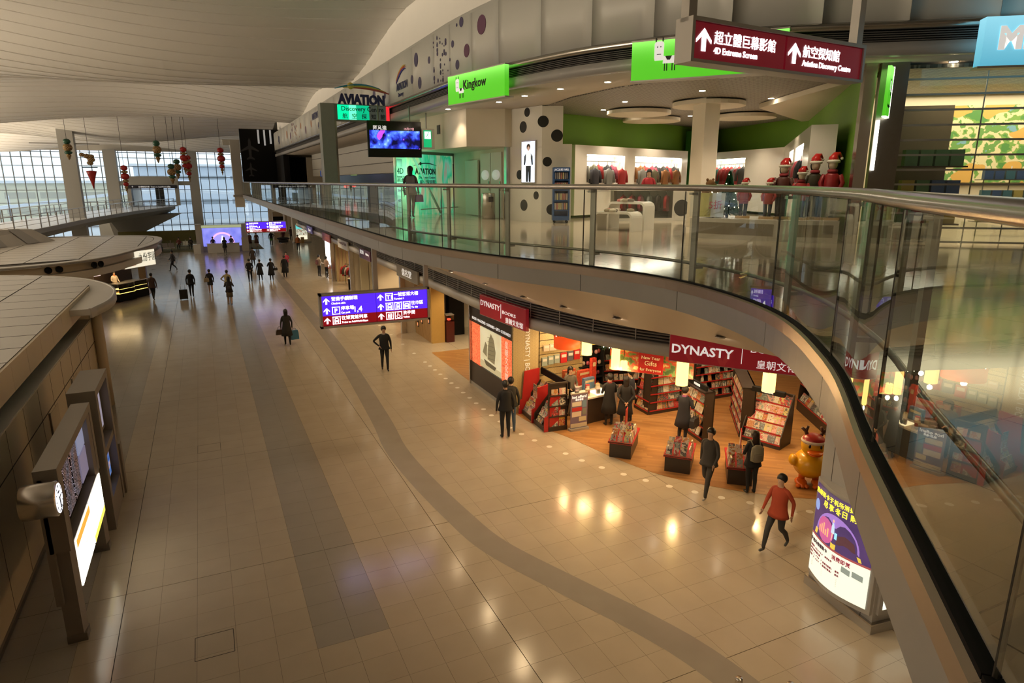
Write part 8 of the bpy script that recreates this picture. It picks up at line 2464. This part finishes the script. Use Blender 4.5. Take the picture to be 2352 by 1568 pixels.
bag('dark brown handbag held by the woman in the long coat', tuple(W @ Vector((0.32, -0.05, 0.95))), 0.1, 0.36, 0.14, 0.24, (0.05, 0.03, 0.02), 0.16)
bag('blue patterned shopping bag held by the woman in the long coat', tuple(hd[1] + Vector((0.1, 0, 0.02))), 0.2, 0.36, 0.14, 0.44, (0.06, 0.22, 0.36), 0.10, 'shopping_bag')
# --- the group walking away
t, hd, W = person('man in black suit pulling a small wheeled suitcase', -1.15, 48.2, 85, BLK, BLK, 1.78, legs='step', arms=('down', 'back'), coat=(BLK, 0.80))
sc0 = thing('suitcase', 'small black wheeled suitcase pulled by the man in the suit', 'suitcase', (-1.62, 47.2, 0.0), 0.1)
MB().bx(-0.24, -0.13, 0.06, 0.24, 0.13, 0.66).build('shell', cmat((0.01, 0.01, 0.011), 0.5), sc0)
MB().tube([(-0.12, 0.08, 0.66), (-0.12, 0.1, 1.0), (0.12, 0.1, 1.0), (0.12, 0.08, 0.66)], 0.012, 6).build('pull_handle', 'steel', sc0)
for sx in (-0.18, 0.18):
    MB().ell((sx, 0, 0.035), (0.02, 0.04, 0.04), 10, 6).build('wheel', 'black', sc0)
t, hd, W = person('woman in dark jacket and short skirt with a pale shoulder bag', 0.02, 49.2, 88, (0.02, 0.02, 0.022), (0.02, 0.02, 0.02), 1.62, legs='step', arms=('strap', 'down'), coat=((0.02, 0.02, 0.022), 0.85), skirt=((0.05, 0.05, 0.055), 0.62), bare=True)
bag('pale canvas shoulder bag on the woman in the short skirt', tuple(W @ Vector((0.22, 0.12, 1.28))), 0.2, 0.34, 0.14, 0.28, (0.40, 0.33, 0.22), 0.12)
person('person in pale yellow shirt walking behind a woman with a backpack', 1.08, 47.6, 85, (0.52, 0.44, 0.22), (0.04, 0.06, 0.08), 1.70, legs='step', arms=('hip', 'down'), coat=((0.52, 0.44, 0.22), 0.84))
t, hd, W = person('woman in brown shorts and dark top carrying a dark backpack', 1.05, 44.0, 88, (0.03, 0.022, 0.022), (0.14, 0.10, 0.06), 1.72, legs='step', arms=('strap', 'strap'), coat=((0.03, 0.022, 0.022), 0.80), skirt=((0.14, 0.10, 0.06), 0.50), bare=True, long_hair=True)
b0 = thing('backpack', 'dark backpack on the woman in brown shorts', 'backpack', tuple(W @ Vector((0, 0.17, 0.98))), math.radians(88) + PI / 2)
MB().lathe([(0.10, 0), (0.16, 0.03), (0.165, 0.2), (0.15, 0.36), (0.08, 0.42)], (0, 0.03, 0), 14, 0, 1, 0.5).build('pack_body', cmat((0.02, 0.015, 0.018), 0.7), b0)
MB().lathe([(0.09, 0.03), (0.12, 0.06), (0.11, 0.2), (0.08, 0.22)], (0, 0.085, 0), 12, 0, 1, 0.45).build('front_pocket', cmat((0.03, 0.02, 0.022), 0.7), b0)
# --- four people in black in a row
person('slim man in black suit at one end of the row of four in black', 2.85, 53.6, 92, BLK, BLK, 1.74, arms=('behind', 'behind'), coat=(BLK, 0.84))
person('woman in knee length black coat next to the slim man', 3.62, 54.0, 95, BLK, BLK, 1.62, legs='step', arms=('down', 'strap'), coat=(BLK, 0.50))
t, hd, W = person('woman in flared black coat with a bag in the row of four', 4.42, 53.9, 90, BLK, BLK, 1.66, arms=('strap', 'down'), coat=(BLK, 0.42))
bag('small black bag hanging from the woman in the flared coat', tuple(W @ Vector((-0.34, 0.0, 1.10))), 0.3, 0.3, 0.12, 0.2, BLK, 0.1)
person('woman in long black coat at the other end of the row of four', 5.55, 55.0, 88, BLK, BLK, 1.74, arms=('down', 'down'), coat=(BLK, 0.40))
person('woman in pink red jacket walking towards the four in black', 6.1, 58.8, 268, (0.45, 0.03, 0.07), (0.05, 0.05, 0.06), 1.64, legs='walk', arms=('hold', 'back'), coat=((0.45, 0.03, 0.07), 0.82), long_hair=True, faced=True)
person('person in dark brown coat walking away alone behind the four in black', 3.75, 63.5, 90, (0.05, 0.035, 0.03), BLK, 1.72, legs='walk', arms=('fwd', 'back'), coat=((0.05, 0.035, 0.03), 0.62))
person('flight attendant in reddish brown coat beside her colleague', 4.7, 82.5, 90, (0.16, 0.07, 0.05), (0.10, 0.06, 0.05), 1.68, arms=('down', 'down'), coat=((0.16, 0.07, 0.05), 0.48), bare=True)
person('second flight attendant in reddish brown coat walking close by', 5.45, 82.5, 90, (0.17, 0.075, 0.055), (0.10, 0.06, 0.05), 1.68, legs='step', coat=((0.17, 0.075, 0.055), 0.48), bare=True)
person('woman in black top and bright green skirt far down the hall', 7.2, 84.0, 90, BLK, BLK, 1.70, arms=('down', 'hip'), coat=(BLK, 0.86), skirt=((0.12, 0.36, 0.06), 0.62), long_hair=True)
person('person in dark red top pushing a luggage trolley far away', 8.8, 86.0, 90, (0.10, 0.02, 0.025), BLK, 1.72, arms=('crate', 'crate'), coat=((0.10, 0.02, 0.025), 0.84))
lt_ = thing('luggage_trolley', 'luggage trolley loaded with dark bags far down the hall', 'trolley', (8.65, 84.8, 0.0), 0.1)
MB().bx(-0.35, -0.5, 0.18, 0.35, 0.5, 0.24).build('platform', 'steel', lt_)
MB().tube([(-0.3, 0.5, 0.2), (-0.3, 0.6, 1.0), (0.3, 0.6, 1.0), (0.3, 0.5, 0.2)], 0.02, 6).build('push_handle', 'steel', lt_)
for sx in (-0.28, 0.28):
    MB().ell((sx, -0.4, 0.08), (0.03, 0.08, 0.08), 10, 6).build('wheel', 'black', lt_)
    MB().ell((sx, 0.4, 0.08), (0.03, 0.08, 0.08), 10, 6).build('wheel', 'black', lt_)
tag(MB().bx(-0.55, -0.3, 0.0, 0.55, 0.3, 0.3).build('suitcase', cmat((0.02, 0.02, 0.02), 0.5), None, (8.65, 84.8, 0.245)), 'wide dark suitcase lying on the far luggage trolley', 'suitcase')
tag(MB().ell((0, 0, 0.0), (0.75, 0.25, 0.17), 14, 8).build('duffel_bag', cmat((0.03, 0.025, 0.03), 0.7), None, (8.65, 84.8, 0.715)), 'long dark duffel bag across the far luggage trolley', 'bag')
person('person in dark jacket standing near the luggage trolley', 10.2, 90.0, 95, (0.08, 0.04, 0.04), BLK, 1.72, legs='step', coat=((0.08, 0.04, 0.04), 0.8))
person('staff member in orange vest with white braces walking forward', 9.3, 76.2, 265, (0.50, 0.16, 0.05), BLK, 1.72, legs='step', arms=('down', 'down'), coat=((0.50, 0.16, 0.05), 0.86), faced=True)
# --- left part of the hall
person('person in dark clothes striding across beside the snack kiosk roof', -2.7, 63.2, 200, (0.03, 0.03, 0.035), (0.03, 0.03, 0.035), 1.72, legs='walk', arms=('back', 'fwd'), coat=((0.03, 0.03, 0.035), 0.84))
person('man in brown jacket walking beside the snack counter', -3.4, 47.9, 80, (0.085, 0.05, 0.04), BLK, 1.72, legs='walk', arms=('down', 'down'), coat=((0.085, 0.05, 0.04), 0.80))
person('server in white and orange top behind the snack counter', -5.7, 50.2, -50, (0.60, 0.50, 0.42), BLK, 1.66, z=0.03, arms=('counter', 'counter'), faced=True, collar=(0.55, 0.16, 0.05))
person('customer in black standing at the white promotion counter', 1.85, 77.0, 88, BLK, BLK, 1.66, legs='step', arms=('counter', 'strap'), coat=(BLK, 0.62), long_hair=True)
person('staff member behind the promotion counter under the dome', 0.75, 78.55, -90, (0.05, 0.04, 0.06), BLK, 1.62, arms=('counter', 'counter'), faced=True)
person('second staff member behind the promotion counter beside the board', 2.6, 78.55, -100, (0.04, 0.04, 0.05), BLK, 1.68, arms=('counter', 'counter'), faced=True)
person('seated traveller in pale shirt on the waiting bench', -4.5, 80.9, 285, (0.35, 0.33, 0.32), (0.04, 0.05, 0.07), 1.70, z=0.06, legs='sit', arms=('hold', 'hold'))
person('seated traveller in red top on the second bench', -2.7, 83.0, 262, (0.22, 0.04, 0.04), BLK, 1.70, z=0.06, legs='sit', arms=('hold', 'hold'))
person('seated traveller in black on the second bench', -1.5, 82.9, 262, BLK, BLK, 1.72, z=0.06, legs='sit', arms=('hold', 'hold'))
person('person in dark coat strolling on the footbridge', -13.3, 57.5, 250, (0.08, 0.05, 0.04), BLK, 1.72, z=4.11, legs='walk', arms=('fwd', 'back'), coat=((0.08, 0.05, 0.04), 0.75))
# --- couple at the bright column
t, hd, W = person('person with a pink backpack standing at the bright column', 8.15, 54.5, 30, (0.40, 0.32, 0.24), BLK, 1.72, arms=('counter', 'counter'))
b1_ = thing('backpack', 'dark pink backpack on the person at the bright column', 'backpack', tuple(W @ Vector((0, 0.17, 0.98))), math.radians(30) + PI / 2)
MB().lathe([(0.10, 0), (0.16, 0.03), (0.165, 0.2), (0.15, 0.36), (0.08, 0.42)], (0, 0.03, 0), 14, 0, 1, 0.5).build('pack_body', cmat((0.14, 0.06, 0.07), 0.7), b1_)
MB().lathe([(0.09, 0.03), (0.12, 0.06), (0.11, 0.2), (0.08, 0.22)], (0, 0.085, 0), 12, 0, 1, 0.45).build('front_pocket', cmat((0.20, 0.08, 0.09), 0.7), b1_)
person('person in pale pink shirt and black trousers at the promotion table', 8.55, 53.4, 35, (0.50, 0.36, 0.30), BLK, 1.68, arms=('counter', 'counter'))
# --- upper level
t, hd, W = person('woman with long dark hair walking on the gallery by the green wall', 6.35, 21.6, 60, (0.05, 0.04, 0.04), (0.05, 0.055, 0.07), 1.62, z=ZF, legs='step', arms=('down', 'down'), coat=((0.16, 0.16, 0.18), 0.78), long_hair=True)
bag('violet handbag carried by the woman on the gallery', tuple(hd[1] + Vector((0, 0, 0.12))), 0.3, 0.30, 0.12, 0.24, (0.10, 0.06, 0.22), 0.10)
person('shop assistant in red top behind the clothes shop counter', 13.2, 17.9, 235, (0.35, 0.02, 0.03), BLK, 1.52, z=ZF, arms=('counter', 'counter'), long_hair=True, faced=True)
finish_people()
bpy.context.view_layer.update()
